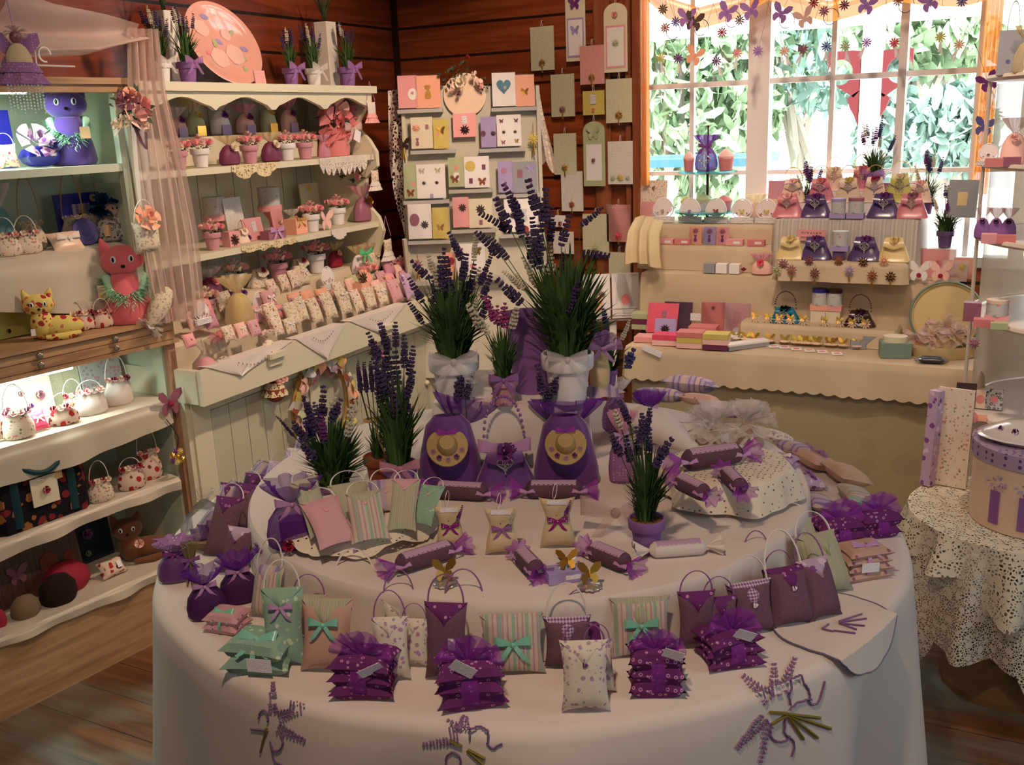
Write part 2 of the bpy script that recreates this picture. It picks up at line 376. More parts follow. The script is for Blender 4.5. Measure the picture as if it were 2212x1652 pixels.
# ---------- outside ----------
YG = 9.0
struct('ground', MB().box((-.5, YB+7, .2), (24, 13.5, .06)), mat('sunlit_gravel', (235, 235, 228), .9), 'bright sunlit gravel yard')
M_leafA = mat('garden_leaf_green', (150, 176, 140), .6, spec=.2); M_leafB = mat('garden_leaf_blue_green', (140, 172, 160), .6, spec=.2)
M_bark = mat('garden_bark', (176, 168, 156), .9)
def shrub(name, label, c, r, n, mt, leaf=.085, trunk=True, seed=1, stem='trunk'):
    t = thing(name, label, 'tree' if trunk else 'shrub', (c[0], c[1], .23)); rr = random.Random(seed); mb = MB()
    for i in range(n):
        th, ph, q = rr.uniform(0, 2*pi), rr.uniform(-1, 1), rr.uniform(.45, 1)**.5
        s_ = sqrt(1-ph*ph); p = V((r[0]*q*s_*cos(th), r[1]*q*s_*sin(th), c[2]-.23+r[2]*q*ph))
        L = leaf*rr.uniform(.6, 1.4); mb.at(p, (rr.uniform(0, 6), rr.uniform(0, 6), rr.uniform(0, 6)))
        mb.add([(-L, 0, 0), (-L*.3, L*.36, .02), (L*.5, L*.3, .01), (L, 0, 0), (L*.5, -L*.3, .01), (-L*.3, -L*.36, .02)], [(0, 5, 4, 3, 2, 1)])
    part('foliage', None, mb, mt, t)
    b = MB()
    for k in range(5): b.tube([(0, 0, 0), (rr.uniform(-.1, .1), 0, (c[2]-.23)*.5), (rr.uniform(-.6, .6)*r[0], rr.uniform(-.5, .5)*r[1], c[2]-.23+r[2]*.5)], [.07, .05, .02], 6)
    part(stem, None, b, M_bark, t); return t
def gp(px, py, Y): return ony(px, py, Y)
p = gp(1450, 230, 8.5); shrub('garden_tree', 'leafy green tree outside, seen through the left casement', (p.x, 8.5, p.z), (.95, .6, 1.15), 3600, M_leafA, seed=2)
p = gp(1560, 130, 9.5); shrub('garden_tree', 'tall airy tree outside, above the glass cake stand', (p.x, 9.5, p.z), (.95, .6, .7), 1700, M_leafA, seed=3)
p = gp(1740, 170, 9.0); shrub('garden_tree', 'blue green tree outside behind the middle casement', (p.x, 9.0, p.z+.25), (.9, .6, .55), 1100, M_leafB, seed=4)
p = gp(1990, 110, 8.2); shrub('garden_tree', 'green tree outside high behind the right casement', (p.x, 8.2, p.z+.1), (.62, .4, .3), 700, M_leafA, leaf=.1, seed=5)
p = gp(2062, 285, 7.5); shrub('garden_shrub', 'round turquoise green bush outside low in the right casement', (p.x, 7.5, p.z), (.27, .25, .3), 520, M_leafB, leaf=.08, trunk=False, seed=6, stem='stems')
p = gp(1915, 250, 8.0); shrub('garden_shrub', 'slim dark bush outside beside the right verandah post', (p.x, 8.0, p.z-.2), (.22, .3, .6), 500, M_leafB, leaf=.09, trunk=False, seed=8, stem='stems')
# verandah: white valance, post, red fretwork brackets
YV = 6.0
v0 = ony(1300, 100, YV); v1 = ony(2300, 100, YV)
struct('trim_5', MB().box(((v0.x+v1.x)/2, YV, v0.z+.22), (v1.x-v0.x+1, .05, .42)), M_white, 'white verandah beam outside')
struct('trim_6', MB().box((ony(1882, 200, YV).x, YV, 1.2), (.11, .09, 2.1)), M_white, 'white verandah post outside')
M_red = mat('maroon_verandah_paint', (112, 46, 50), .7)
def bracket(px, side, label):
    p0 = ony(px, 108, YV); s_ = mpp(p0); w_, h_ = 58*s_*side, 105*s_
    pts = []; R0 = 27*s_
    out = [(0, 0), (0, -h_)]
    for k in range(7): t = k/6; out.append((w_*(.12+.42*t+.05*sin(t*9)), -h_*(1-.32*t)))
    mb = MB(); cx, cz = w_*.72, -44*s_
    # spandrel plate with a round cut-out: ring of quads between outline and hole
    hole = [(cx+R0*cos(a), cz+R0*sin(a)) for a in [2*pi*i/24 for i in range(24)]]
    outer = []
    x1 = w_*1.15
    for i in range(24):
        a = 2*pi*i/24; dx, dz = cos(a), sin(a); best = 9
        for (qa, qb) in (((0, 0), (x1, 0)), ((0, 0), (0, -h_)), ((0, -h_), (x1, -60*s_)), ((x1, -60*s_), (x1, 0))):
            ex, ez = qb[0]-qa[0], qb[1]-qa[1]; den = dx*ez-dz*ex
            if abs(den) < 1e-9: continue
            t = ((qa[0]-cx)*ez-(qa[1]-cz)*ex)/den; u = ((qa[0]-cx)*dz-(qa[1]-cz)*dx)/den
            if t > 0 and -.001 <= u <= 1.001: best = min(best, t)
        best = max(best, R0*1.02) if best < 9 else R0*1.2
        outer.append((cx+dx*best, cz+dz*best))
    vs = [(a, y_, b) for y_ in (-.02, .02) for (a, b) in hole+outer]
    fs = []
    for i in range(24):
        j = (i+1) % 24
        fs += [(i, j, 24+j, 24+i), (48+i, 72+i, 72+j, 48+j), (i, 48+i, 48+j, j), (24+i, 24+j, 72+j, 72+i)]
    mb.add(vs, fs)
    # scalloped lower tail
    mb.prism([(0, -h_*.8), (w_*.42, -h_*.95), (w_*.30, -h_*1.15), (w_*.12, -h_*1.32), (0, -h_*1.5)] if side > 0 else [(0, -h_*1.5), (w_*.12, -h_*1.32), (w_*.30, -h_*1.15), (w_*.42, -h_*.95), (0, -h_*.8)], -.02, .02)
    o = part('verandah_bracket', None, mb, M_red, loc=p0, sm=0); tag(o, label, 'bracket', 'maroon fretwork brackets on the verandah')
bracket(1861, -1, 'maroon fretwork bracket outside, left of the white verandah post')
bracket(1903, 1, 'maroon fretwork bracket outside, right of the white verandah post')
# outside bench/car-like blue canopy seen low left
pA = ony(1400, 400, 6.6)
tb = thing('garden_table', 'blue topped garden table outside behind the cake stand', 'table', (ony(1520, 400, 6.6).x, 6.6, .23))
part('table_top', None, MB().box((0, 0, ony(1560, 345, 6.6).z-.23), (.85, .8, .05), .02), mat('blue_table_top', (70, 120, 150), .4), tb)
for sx in (-.36, .36):
    for sy in (-.35, .35): part('leg', None, MB().box((sx, sy, (ony(1560, 345, 6.6).z-.25)/2), (.05, .05, ony(1560, 345, 6.6).z-.25)), M_white, tb, sm=0)
# =============== CENTRAL ROUND TABLE ===============
TC = V((-.885, 1.76, 0)); TR, TZ = .755, .75; T2R, T2Z = .572, .85; T3Z = 1.012
M_cloth = fab('white_tablecloth', (226, 211, 201), (218, 203, 193), kind='plain', scale=6, rough=.8)
def skirt_pt(t, z):
    """outer cloth surface at angle t, height z"""
    d = max(0, (TZ-z)/TZ); a = .003+d*(.055+.05*max(0, cos(t+.3)))
    r = TR+.018+d*.02+a*(sin(11*t+.6)*.6+sin(17*t+2)*.35+sin(5*t)*.5)
    return V((TC.x+r*cos(t), TC.y+r*sin(t), z))
tt = thing('round_table', 'large round display table under a white embroidered cloth', 'table', (TC.x, TC.y, 0))
part('table_top', None, MB().lathe([(TR, .71), (TR, TZ-.006)], 48), mat('table_board', (120, 90, 60), .7), tt)
for k in range(4): part('leg', None, MB().box((.42*cos(k*pi/2+.78), .42*sin(k*pi/2+.78), .355), (.05, .05, .71)), mat('table_board', (120, 90, 60)), tt, sm=0)
mb = MB(); NS = 160
rows = [TR+.002+.0*k for k in range(1)]
def cl(u, v):
    t = 2*pi*u
    if v < .2: r = TR*(v/.2)*1.0; return V((TC.x+r*cos(t), TC.y+r*sin(t), TZ))
    if v < .3: q = (v-.2)/.1; a = q*pi/2; p_ = skirt_pt(t, TZ-.02); r0 = TR; r1 = (p_.xy-TC.xy).length; r = r0+(r1-r0)*sin(a); return V((TC.x+r*cos(t), TC.y+r*sin(t), TZ-.02*(1-cos(a))))
    z = TZ-.02-(TZ-.05)*(v-.3)/.7; return skirt_pt(t, z)
mb.grid(cl, NS, 20, cu_=True)
cloth = part('tablecloth', None, mb, M_cloth); tag(cloth, 'white embroidered cloth over the lower round table, hanging to the floor', 'tablecloth')
# embroidery, laid on the cloth
M_lav = mat('embroidery_lilac', (150, 112, 150), .8); M_olv = mat('embroidery_olive', (128, 112, 48), .8); M_vio = mat('embroidery_violet', (128, 92, 134), .8)
def onskirt(px, py):
    """first point of the cloth surface along the ray, pushed 1.5 mm outwards"""
    d = ray(px, py); best = None
    for k in range(400):
        p_ = CAM+d*(1.0+k*.004)
        q = V((p_.x-TC.x, p_.y-TC.y)); t = atan2(q.y, q.x)
        if p_.z <= TZ:
            sk = skirt_pt(t, max(.01, min(TZ, p_.z))); rs = (sk.xy-TC.xy).length
            if q.length <= rs: 
                n_ = V((cos(t), sin(t), 0)); 
                if p_.z > TZ-.012: return V((p_.x, p_.y, TZ+.0015))
                return sk+n_*.0018
    return p_
def smooth_px(st, n=5):
    if len(st) < 3: return st
    out = []
    for i in range(len(st)-1):
        a, b, c, d = st[max(i-1, 0)], st[i], st[i+1], st[min(i+2, len(st)-1)]
        for k in range(n):
            t = k/n; out.append(tuple(.5*((2*b[j])+(-a[j]+c[j])*t+(2*a[j]-5*b[j]+4*c[j]-d[j])*t*t+(-a[j]+3*b[j]-3*c[j]+d[j])*t**3) for j in (0, 1)))
    return out+[st[-1]]
def emb(parent, strokes, mt, r, name):
    mb = MB()
    for st in strokes: mb.tube([onskirt(*q) for q in smooth_px(st)], r, 5)
    part(name, None, mb, mt, parent)
def sprig(x0, y0, x1, y1, n, wd):
    out = []
    for k in range(n):
        t = k/(n-1); x, y = x0+(x1-x0)*t, y0+(y1-y0)*t; dx, dy = (y1-y0), -(x1-x0); L = sqrt(dx*dx+dy*dy); dx, dy = dx/L, dy/L
        w_ = wd*(1-.65*t)
        for s_ in (-1, 1, -.4, .4): out.append([(x+dx*w_*s_*.55, y+dy*w_*s_*.55), (x+dx*w_*s_+(x1-x0)/n*.5, y+dy*w_*s_+(y1-y0)/n*.5)])
    return out
def arc(cx, cy, rx, ry, a0, a1, n=12): return [(cx+rx*cos(RD(a0+(a1-a0)*k/n)), cy+ry*sin(RD(a0+(a1-a0)*k/n))) for k in range(n+1)]
emb(cloth, sprig(1660, 1510, 1608, 1465, 9, 15)+sprig(1672, 1500, 1672, 1440, 8, 13)+sprig(1690, 1490, 1716, 1428, 9, 12)+sprig(1650, 1548, 1592, 1612, 13, 13)+sprig(1655, 1560, 1640, 1650, 10, 9), M_lav, .0014, 'embroidered_lavender')
emb(cloth, [[(1700, 1540), (1768, 1548)], [(1700, 1541), (1792, 1572)], [(1702, 1543), (1764, 1592)], [(1700, 1545), (1732, 1594)], [(1697, 1538), (1660, 1536)], [(1697, 1542), (1664, 1562)]], M_olv, .0026, 'embroidered_stem')
emb(cloth, [arc(1724, 1503, 22, 32, 150, 370), [(1745, 1512), (1750, 1520), (1768, 1510), (1780, 1470)], [(1703, 1532), (1720, 1515), (1750, 1508)], arc(1683, 1580, 22, 20, 20, 220), [(1695, 1545), (1692, 1580), (1712, 1600), (1708, 1632)]], M_vio, .0017, 'embroidered_bow')
emb(cloth, sprig(592, 1535, 590, 1480, 9, 9)+sprig(605, 1545, 655, 1530, 9, 13)+sprig(603, 1570, 658, 1596, 9, 12), M_lav, .0014, 'embroidered_lavender')
emb(cloth, [arc(572, 1550, 10, 18, 180, 380), [(545, 1572), (575, 1576)], arc(600, 1598, 14, 22, -60, 180), [(590, 1610), (595, 1640), (615, 1652)]], M_vio, .0016, 'embroidered_bow')
emb(cloth, [[(580, 1575), (570, 1600)], [(578, 1570), (566, 1622)]], M_olv, .002, 'embroidered_stem')
emb(cloth, sprig(990, 1595, 918, 1604, 11, 11)+sprig(1000, 1575, 1005, 1552, 6, 16)+sprig(1000, 1580, 970, 1560, 5, 10), M_lav, .0014, 'embroidered_lavender')
emb(cloth, [arc(1035, 1595, 20, 22, 180, 380), [(1052, 1600), (1065, 1612), (1085, 1602)]], M_vio, .0016, 'embroidered_bow')
emb(cloth, [arc(980, 1640, 16, 18, 160, 380)], M_vio, .0016, 'embroidered_loop')
emb(cloth, [[(1010, 1618), (1045, 1648)], [(1012, 1616), (1048, 1636)], [(998, 1610), (972, 1596)]], M_olv, .0026, 'embroidered_stem')
# second tier: low round platform with its own cloth
t2 = thing('round_platform', 'raised round white cloth covered tier in the middle of the table', 'display stand', (TC.x, TC.y, TZ+.002))
def sk2(u, v):
    t = 2*pi*u; h = T2Z-TZ-.002
    if v < .3: r = T2R*v/.3; return V((r*cos(t), r*sin(t), h))
    if v < .45: q = (v-.3)/.15*pi/2; return V(((T2R+.012*sin(q))*cos(t), (T2R+.012*sin(q))*sin(t), h-.012*(1-cos(q))))
    q = (v-.45)/.55; r = T2R+.012+q*(.012+.006*sin(14*t)+.004*sin(23*t)); return V((r*cos(t), r*sin(t), h-.012-(h-.012)*q))
part('cloth_cover', None, MB().grid(sk2, 128, 14, cu_=True), M_cloth, t2)
# third tier: box riser
rp = onz(1105, 1032, T2Z); rdir = RD(23)
rs = thing('box_riser', 'square white cloth covered riser holding the flower pots', 'display stand', (rp.x-.13*sin(rdir)*0, rp.y, T2Z+.001), rdir)
def rs_fn(mb, w_, d_, h_):
    prof = []
    def fn(u, v):
        # rounded rectangle outline
        a = 2*pi*u; c_, s_ = cos(a), sin(a); k = 1/max(abs(c_), abs(s_)); k = min(k, 1.32)
        x, y = c_*k*w_/2, s_*k*d_/2
        if v < .25: return (x*v/.25, y*v/.25+d_/2, h_)
        q = (v-.25)/.75; e = 1+.02*min(1, q*6)+.05*q+.012*q*sin(9*a+1); return (x*e, y*e+d_/2, h_-h_*q)
    return mb.grid(fn, 72, 12, cu_=True)
part('cloth_cover', None, rs_fn(MB(), .325, .30, T3Z-T2Z-.001), M_cloth, rs)
# =============== WHITE DRESSER on the left wall ===============
M_cream = mat('cream_painted_wood', (214, 206, 178), .5); M_creamg = fab('cream_beadboard', (196, 192, 168), (188, 184, 160), kind='plain', scale=5, rough=.55)
DX = -2.45; DY0 = 2.315; DY1 = 3.50
dr = thing('dresser', 'cream painted dresser with scalloped top and beadboard back on the left wall', 'dresser', (XL+.005, (DY0+DY1)/2+.05, 0))
O = V((XL+.005, (DY0+DY1)/2+.05, 0))
def L(p, o=O): return V(p)-o
ztop = onx(600, 182, DX).z; zs = [onx(600, 350, DX).z, onx(620, 515, DX).z]
def bx(mb, x0, x1, y0, y1, z0, z1, o=O, bev=0): return mb.box(((x0+x1)/2-o.x, (y0+y1)/2-o.y, (z0+z1)/2-o.z), (x1-x0, y1-y0, z1-z0), bev)
DYR = 3.56
part('top_board', None, bx(MB(), XL+.01, DX+.02, DY0-.12, DYR, ztop-.028, ztop), M_cream, dr, sm=0)
pts = [(DY0-.1, ztop-.029), (DY0-.1, ztop-.075)]
nn = 60; L_ = DYR-.02-(DY0-.1)
for k in range(nn+1):
    y = DY0-.1+L_*k/nn; t = (y-DY0)/.30
    pts.append((y, ztop-.062-.016*cos(2*pi*t)-(.012 if abs(((t+.5) % 1)-.5) < .06 else 0)))
pts.append((DYR-.02, ztop-.029))
mb = MB(); n_ = len(pts); vs = [(DX-.014-O.x, a-O.y, b) for a, b in pts]+[(DX+.004-O.x, a-O.y, b) for a, b in pts]
top = [(DX-.014-O.x, a-O.y, ztop-.029) for a, b in pts]+[(DX+.004-O.x, a-O.y, ztop-.029) for a, b in pts]
mb.add(vs+top, sum([[(i, 2*n_+i, 2*n_+i+1, i+1), (n_+i, n_+i+1, 3*n_+i+1, 3*n_+i), (i, i+1, n_+i+1, n_+i)] for i in range(n_-1)], []))
part('scalloped_valance', None, mb, M_cream, dr, sm=0)
mb = MB(); k = 0; y = DY0-.08
while y < DYR-.04:
    bx(mb, XL+.012, XL+.024, y, min(y+.094, DYR-.03), .8, ztop-.03); y += .098
bx(mb, XL+.008, XL+.013, DY0-.08, DYR-.03, .8, ztop-.03)
part('beadboard_back', None, mb, M_creamg, dr, sm=0)
for z_ in zs: part('shelf', None, bx(MB(), XL+.02, DX, DY0-.08, DYR+(.0), z_-.022, z_, bev=.0), M_cream, dr, sm=0)
# curved right side panel
def side_panel(y0, y1):
    prof = [(DX, ztop-.03), (DX-.03, ztop-.09), (DX-.08, ztop-.16), (DX-.02, zs[0]+.06), (DX+.012, zs[0]+.01), (DX+.012, zs[0]-.05), (DX-.05, zs[0]-.10), (DX-.06, zs[1]+.08), (DX+.0, zs[1]+.02), (DX+.02, zs[1]-.04), (DX-.04, .98), (DX+.05, .88), (XL+.02, .88), (XL+.02, ztop-.03)]
    return MB().add([(a-O.x, y-O.y, b) for y in (y0, y1) for a, b in prof], [tuple(range(14)), tuple(range(27, 13, -1))]+[(i, 14+i, 14+(i+1) % 14, (i+1) % 14) for i in range(14)])
part('side_panel', None, side_panel(DYR-.03, DYR-.008), M_cream, dr, sm=0)
part('side_panel', None, side_panel(DY0-.1, DY0-.078), M_cream, dr, sm=0)
BX = -2.32; BY0, BY1 = 2.185, 3.75; ZD = .86
part('base_cabinet', None, bx(bx(bx(MB(), XL+.01, BX, BY0, BY0+.02, 0, .84), XL+.01, BX, BY1-.02, BY1, 0, .84), XL+.01, BX-.02, BY0, BY1, .80, .83), M_cream, dr, sm=0)
yy = BY0+.02; mb = MB(); bx(mb, BX-.022, BX-.004, BY0+.02, BY1-.02, 0, .8)
for a, b in ((BY0+.02, BY0+.10), (2.80, 2.86), (BY1-.10, BY1-.02)): bx(mb, BX-.004, BX+.008, a, b, .0, .8)
bx(mb, BX-.004, BX+.008, BY0+.1, BY1-.1, .70, .8)
part('face_frame', None, mb, M_cream, dr, sm=0)
for a, b in ((BY0+.105, 2.795), (2.865, BY1-.105)):
    mb = MB(); y = a
    while y < b-.01: bx(mb, BX-.003, BX+.004, y, min(y+.082, b), .06, .695); y += .085
    d = part('door', None, mb, M_creamg, dr, sm=0)
    part('door_knob', 'dknob', MB().ell((0, 0, 0), .012), M_cream, d, (BX+.012-O.x, b-.03-O.y, .45))
# long pulled-out drawer
DXF = -2.235
dw = part('drawer', None, bx(bx(bx(bx(bx(MB(), DXF-.018, DXF, BY0+.0, BY1-.02, ZD-.115, ZD+.0), XL+.03, DXF-.018, BY0-.005, BY0+.016, ZD-.11, ZD), XL+.03, DXF-.018, BY1-.04, BY1-.02, ZD-.11, ZD), XL+.03, DXF-.02, BY0+.016, BY1-.04, ZD-.11, ZD-.10), XL+.028, XL+.04, BY0, BY1-.02, ZD-.11, ZD), M_cream, dr, sm=0)
for px, py in ((592, 765), (838, 704)):
    q = onx(px, py, DXF); part('handle', 'wood_pull', MB().box((.012, 0, 0), (.024, .085, .018), .006).box((.006, 0, -.022), (.008, .075, .028)), M_cream, dw, (DXF-O.x, q.y-O.y, q.z), sm=0)
# stepped cloth covered display inside the drawer
M_ivory = fab('ivory_cloth', (210, 194, 168), (200, 184, 158), kind='plain', scale=8)
ZS4 = onx(620, 612, -2.52).z; ZS5 = ZD+.035
st = thing('stepped_riser', 'ivory cloth covered step rising behind the open dresser drawer', 'display stand', (-2.65, 2.9, ZD-.09))
o2 = V((-2.65, 2.9, ZD-.09))
def stepcl(u, v):
    y = 2.2+(3.58-2.2)*u; r_ = .004*sin(25*y)+.003*sin(41*y)
    prof = [(XL+.03, ZS4), (-2.53, ZS4), (-2.518+r_, ZS4-.012), (-2.50+r_*2, ZS4-.07), (-2.49+r_*2.4, ZS5+.045), (-2.40, ZS5+.03), (-2.385, ZS5+.02), (-2.378+r_, ZD-.08)]
    q = v*(len(prof)-1); i = min(int(q), len(prof)-2); f_ = q-i
    a, b = prof[i], prof[i+1]; return V((a[0]+(b[0]-a[0])*f_, y, a[1]+(b[1]-a[1])*f_))-o2
part('cloth_cover', None, MB().grid(stepcl, 80, 28), M_ivory, st)
part('step_board', None, MB().box((.0, 0, (ZS4-o2.z)/2-.01), (.16, 1.3, ZS4-o2.z-.03)), M_cream, st, sm=0)
fl_in = thing('drawer_liner', 'flat ivory cloth lining the floor of the open drawer', 'cloth', (-2.3, 2.9, ZD-.085))
part('cloth', None, MB().box((0, 0, .02), (.10, 1.36, .05), .01), M_ivory, fl_in)
ZIN = ZD-.04
# =============== LEFT LIT CABINET ===============
ca = RD(8.8); CU = V((sin(ca), cos(ca), 0)); CVi = V((-cos(ca), sin(ca), 0)); CO = V((-2.376, 2.0, 0)); CRZ = pi/2-ca
def cabp(px, py, v=0):
    p = onp(px, py, CO+CVi*v, CVi); d = p-CO; return V((d.dot(CU), v, p.z))
def cabw(u, v, z): return CO+CU*u+CVi*v+V((0, 0, z))
# local frame of the cabinet: x along front (towards the corner), y inward
cab = thing('display_cabinet', 'tall pine display cabinet with lit shelves and drawers at far left', 'cabinet', CO, 0)
cab.rotation_euler = (0, 0, pi/2-ca)
M_pine = wood('pale_pine', (150, 112, 78), (176, 138, 100), (192, 156, 116), axis=0, scale=1.4, rough=.45)
M_pinev = wood('pale_pine_upright', (150, 108, 80), (172, 130, 98), (186, 146, 112), axis=2, scale=1.4, rough=.45)
M_int = mat('cabinet_interior', (196, 206, 184), .7)
U0 = -1.15; e1 = cabp(285, 170).x; e2 = cabp(372, 720).x; UL = cabp(262, 300).x
DEP = .33
zc = dict(top=cabp(150, 167).z, s1=cabp(120, 362).z, s2=cabp(150, 540, .09).z, led=cabp(200, 712).z, dt=cabp(180, 722).z, db=cabp(180, 783).z, l1=cabp(150, 922, .0).z, l2=cabp(200, 1095).z, l3=cabp(150, 1300).z)
def cb(mb, u0, u1, v0, v1, z0, z1, bev=0): return mb.box(((u0+u1)/2, (v0+v1)/2, (z0+z1)/2), (u1-u0, v1-v0, z1-z0), bev)
part('top_board', None, cb(cb(MB(), U0, e1, -.015, DEP, zc['top']-.018, zc['top']), U0, e1-.01, -.005, .012, zc['top']-.04, zc['top']-.018), M_pine, cab, sm=0)
part('back_panel', None, cb(MB(), U0, e1, DEP-.012, DEP, 0.02, zc['top']-.018), M_int, cab, sm=0)
part('upright', None, cb(MB(), UL-.008, UL+.014, .0, .025, zc['led'], zc['top']-.04), M_int, cab, sm=0)
part('side_panel', None, cb(MB(), e1-.02, e1-.008, .03, DEP-.01, zc['led'], zc['top']-.02), M_int, cab, sm=0)
part('side_panel', None, cb(MB(), e2-.035, e2-.02, .02, DEP-.01, 0.04, zc['db']), M_int, cab, sm=0)
part('post', None, cb(MB(), e2-.028, e2+.0, -.005, .018, 0, zc['db']), M_pinev, cab, sm=0)
part('shelf', None, cb(MB(), U0, UL-.01, .0, DEP-.012, zc['s1']-.022, zc['s1']), M_int, cab, sm=0)
part('shelf', None, cb(MB(), U0, UL+.0, .10, DEP-.012, zc['s2']-.03, zc['s2']-.008), M_int, cab, sm=0)
part('shelf', None, cb(MB(), U0, e2-.04, .015, DEP-.012, zc['l1']-.03, zc['l1']-.008), M_int, cab, sm=0)
part('shelf', None, cb(MB(), U0, e2-.04, .015, DEP-.012, zc['l2']-.03, zc['l2']-.008), M_int, cab, sm=0)
part('bottom_board', None, cb(MB(), U0, e2-.04, .0, DEP-.012, zc['l3']-.03, zc['l3']-.008), M_int, cab, sm=0)
part('plinth', None, cb(MB(), U0, e2-.03, -.03, .0, 0, zc['l3']-.02), M_pine, cab, sm=0)
part('ledge', None, cb(MB(), U0, e2+.01, -.03, DEP-.015, zc['dt']-.012, zc['dt'], 0), M_pine, cab, sm=0)
part('drawer_case', None, cb(cb(MB(), U0, e2, -.012, DEP-.02, zc['db']+.008, zc['dt']-.012), U0, e2+.006, -.022, .0, zc['db'], zc['db']+.012), M_pine, cab, sm=0)
zm_ = (zc['dt']-.012+zc['db']+.012)/2
for (za, zb_) in ((zm_+.001, zc['dt']-.016), (zc['db']+.014, zm_-.001)):
    for (ua, ub) in ((U0, -.62), (-.618, e2-.005)):
        d = part('drawer', None, cb(MB(), ua+.001, ub-.001, -.018, -.012, za, zb_), M_pine, cab, sm=0)
        if ub > -.6:
            for px in (79, 248):
                u_ = cabp(px, 752, -.02).x
                part('knob', 'cabknob', MB().lathe([(.004, 0), (.004, .006), (.009, .010), (.009, .015), (.004, .018)], 12), mat('pewter_knob', (150, 140, 124), .3, .8), d, (u_, -.018, (za+zb_)/2+.0), (pi/2, 0, 0))
# cloths draped over cabinet shelves
M_satin = mat('satin_cloth', (196, 184, 164), .38, spec=.5, sheen=.3)
def shelfcloth(name, label, zs_, u1, drop, seed, sag=0, v0=.0):
    def fn(a, b):
        u = U0+(u1-U0)*a; w_ = sin(u*23+seed)*.6+sin(u*41+seed*2)*.4
        if b < .35: return V((u, DEP-.02-(DEP-.02-v0)*(b/.35), zs_+.001))
        q = (b-.35)/.65; dd = drop*(1+.25*sin(u*5+seed))+sag*((u-U0)/(u1-U0))
        return V((u, v0-.006-.012*(1-cos(min(1, q*3)*pi/2))+q*.012*w_-q*.0, zs_+.001-dd*q))
    o = part(name, None, MB().grid(fn, 90, 16), M_satin); o.location = CO; o.rotation_euler = (0, 0, pi/2-ca); tag(o, label, 'cloth'); return o
shelfcloth('shelf_cloth', 'beige satin cloth draped over the upper left shelf, behind the pink cat', zc['s2'], UL+.02, .16, 1, v0=.09)
shelfcloth('shelf_cloth', 'white sheer cloth draped over the lit shelf under the drawers', zc['l1'], e2-.05, .09, 3)
shelfcloth('shelf_cloth', 'grey white cloth draped over the shelf with the tapestry bag', zc['l2'], e2-.05, .05, 5)
shelfcloth('shelf_cloth', 'cream cloth spread on the bottom of the left cabinet', zc['l3'], e2-.05, .03, 8, v0=-.03)
# shelf lights (real tubes)
COOL = (.80, 1, .94)
for nm, z_, pw, v_ in (('shelf_light_upper', zc['top']-.045, 8.5, .05), ('shelf_light_lower', zc['db']-.02, 6, .04)):
    a = light(nm, 'AREA', cabw(-.55, v_, z_), cabw(-.55, v_+.05, 0), pw, COOL, .9, .02)
    a.rotation_euler = (0, RD(0), pi/2-ca)
    t_ = thing('shelf_light', 'slim white light tube under the %s of the left cabinet' % ('top board' if 'upper' in nm else 'drawers'), 'light', cabw(-.55, v_-.012, z_+.008), pi/2-ca)
    part('tube', 'tube', MB().at((0, 0, 0), (0, pi/2, 0)).lathe([(.006, -.42), (.006, .42)], 10), mat('tube_glow', (225, 255, 240), .5, emit=(215, 255, 238), es=5), t_)
    part('batten', 'batten', MB().box((0, 0, .011), (.9, .02, .01)), M_white, t_, sm=0)
# =============== GREETING CARD STAND across the corner ===============
kz = YAW-RD(1); kc = ony(1015, 430, 3.78); KC = V((kc.x, kc.y, 0)); kn = V((sin(kz)*-1, cos(kz), 0))   # points away from camera
TILT = RD(8)
ks = thing('card_stand', 'leaning white slatted stand full of cellophane wrapped greeting cards', 'display stand', KC, kz)
def kst(px, py, v=0):
    """hit the leaning plane of the stand, returns local x, world point"""
    nrm = V((kn.x*cos(TILT), kn.y*cos(TILT), -sin(TILT)*-1*-1)); p = onp(px, py, KC+V((0, 0, 1.2))-kn*v, nrm)
    d = p-KC; return d.dot(V((cos(kz), sin(kz), 0))), d.dot(kn), p.z
M_kst = fab('pale_grey_paint', (196, 190, 172), (186, 180, 164), kind='plain', scale=6, rough=.6); M_ledge = mat('grey_white_ledge', (176, 172, 168), .5)
x0, y0, z0 = kst(885, 700); x1, y1, z1 = kst(1180, 700); xa, ya, za = kst(868, 185); xb, yb_, zb2 = kst(1160, 185)
mb = MB(); vs = []
for (x, y, z) in ((x0, y0, z0-.25), (x1, y1, z1-.25), (xb, yb_, zb2), (xa, ya, za)): vs += [(x, y+.004, z), (x, y+.02, z)]
mb.add(vs, [(0, 2, 4, 6), (1, 7, 5, 3), (0, 1, 3, 2), (2, 3, 5, 4), (4, 5, 7, 6), (6, 7, 1, 0)])
part('back_board', None, mb, M_kst, ks, sm=0)
mb = MB(); mb.tube([(x0, y0-.005, z0-.25), (xa, ya-.005, za)], .011, 4).tube([(x1, y1-.005, z1-.25), (xb, yb_-.005, zb2)], .011, 4)
part('frame', None, mb, M_kst, ks, sm=0)
mb = MB(); 
for xx, yy2, zz in ((x0, y0, z0-.25), (x1, y1, z1-.25)): mb.tube([(xx, yy2, zz), (xx, yy2-.03, .0)], .014, 4); mb.tube([(xx, yy2+.02, 1.1), (xx, .26, 0)], .012, 4)
part('easel_leg', None, mb, M_kst, ks, sm=0)
LEDGES = [(860, 957, 236), (1062, 1160, 232), (888, 985, 324), (1036, 1135, 320), (873, 972, 432), (970, 1065, 408), (1074, 1168, 418), (883, 978, 518), (976, 1072, 494), (1080, 1170, 504), (890, 985, 606), (1000, 1090, 596)]
for (a, b, c) in LEDGES:
    xl, yl, zl = kst(a, c); xr, yr, zr = kst(b, c)
    part('ledge', None, MB().box(((xl+xr)/2, yl-.016, (zl+zr)/2-.007), (xr-xl, .034, .016)), M_ledge, ks, sm=0)
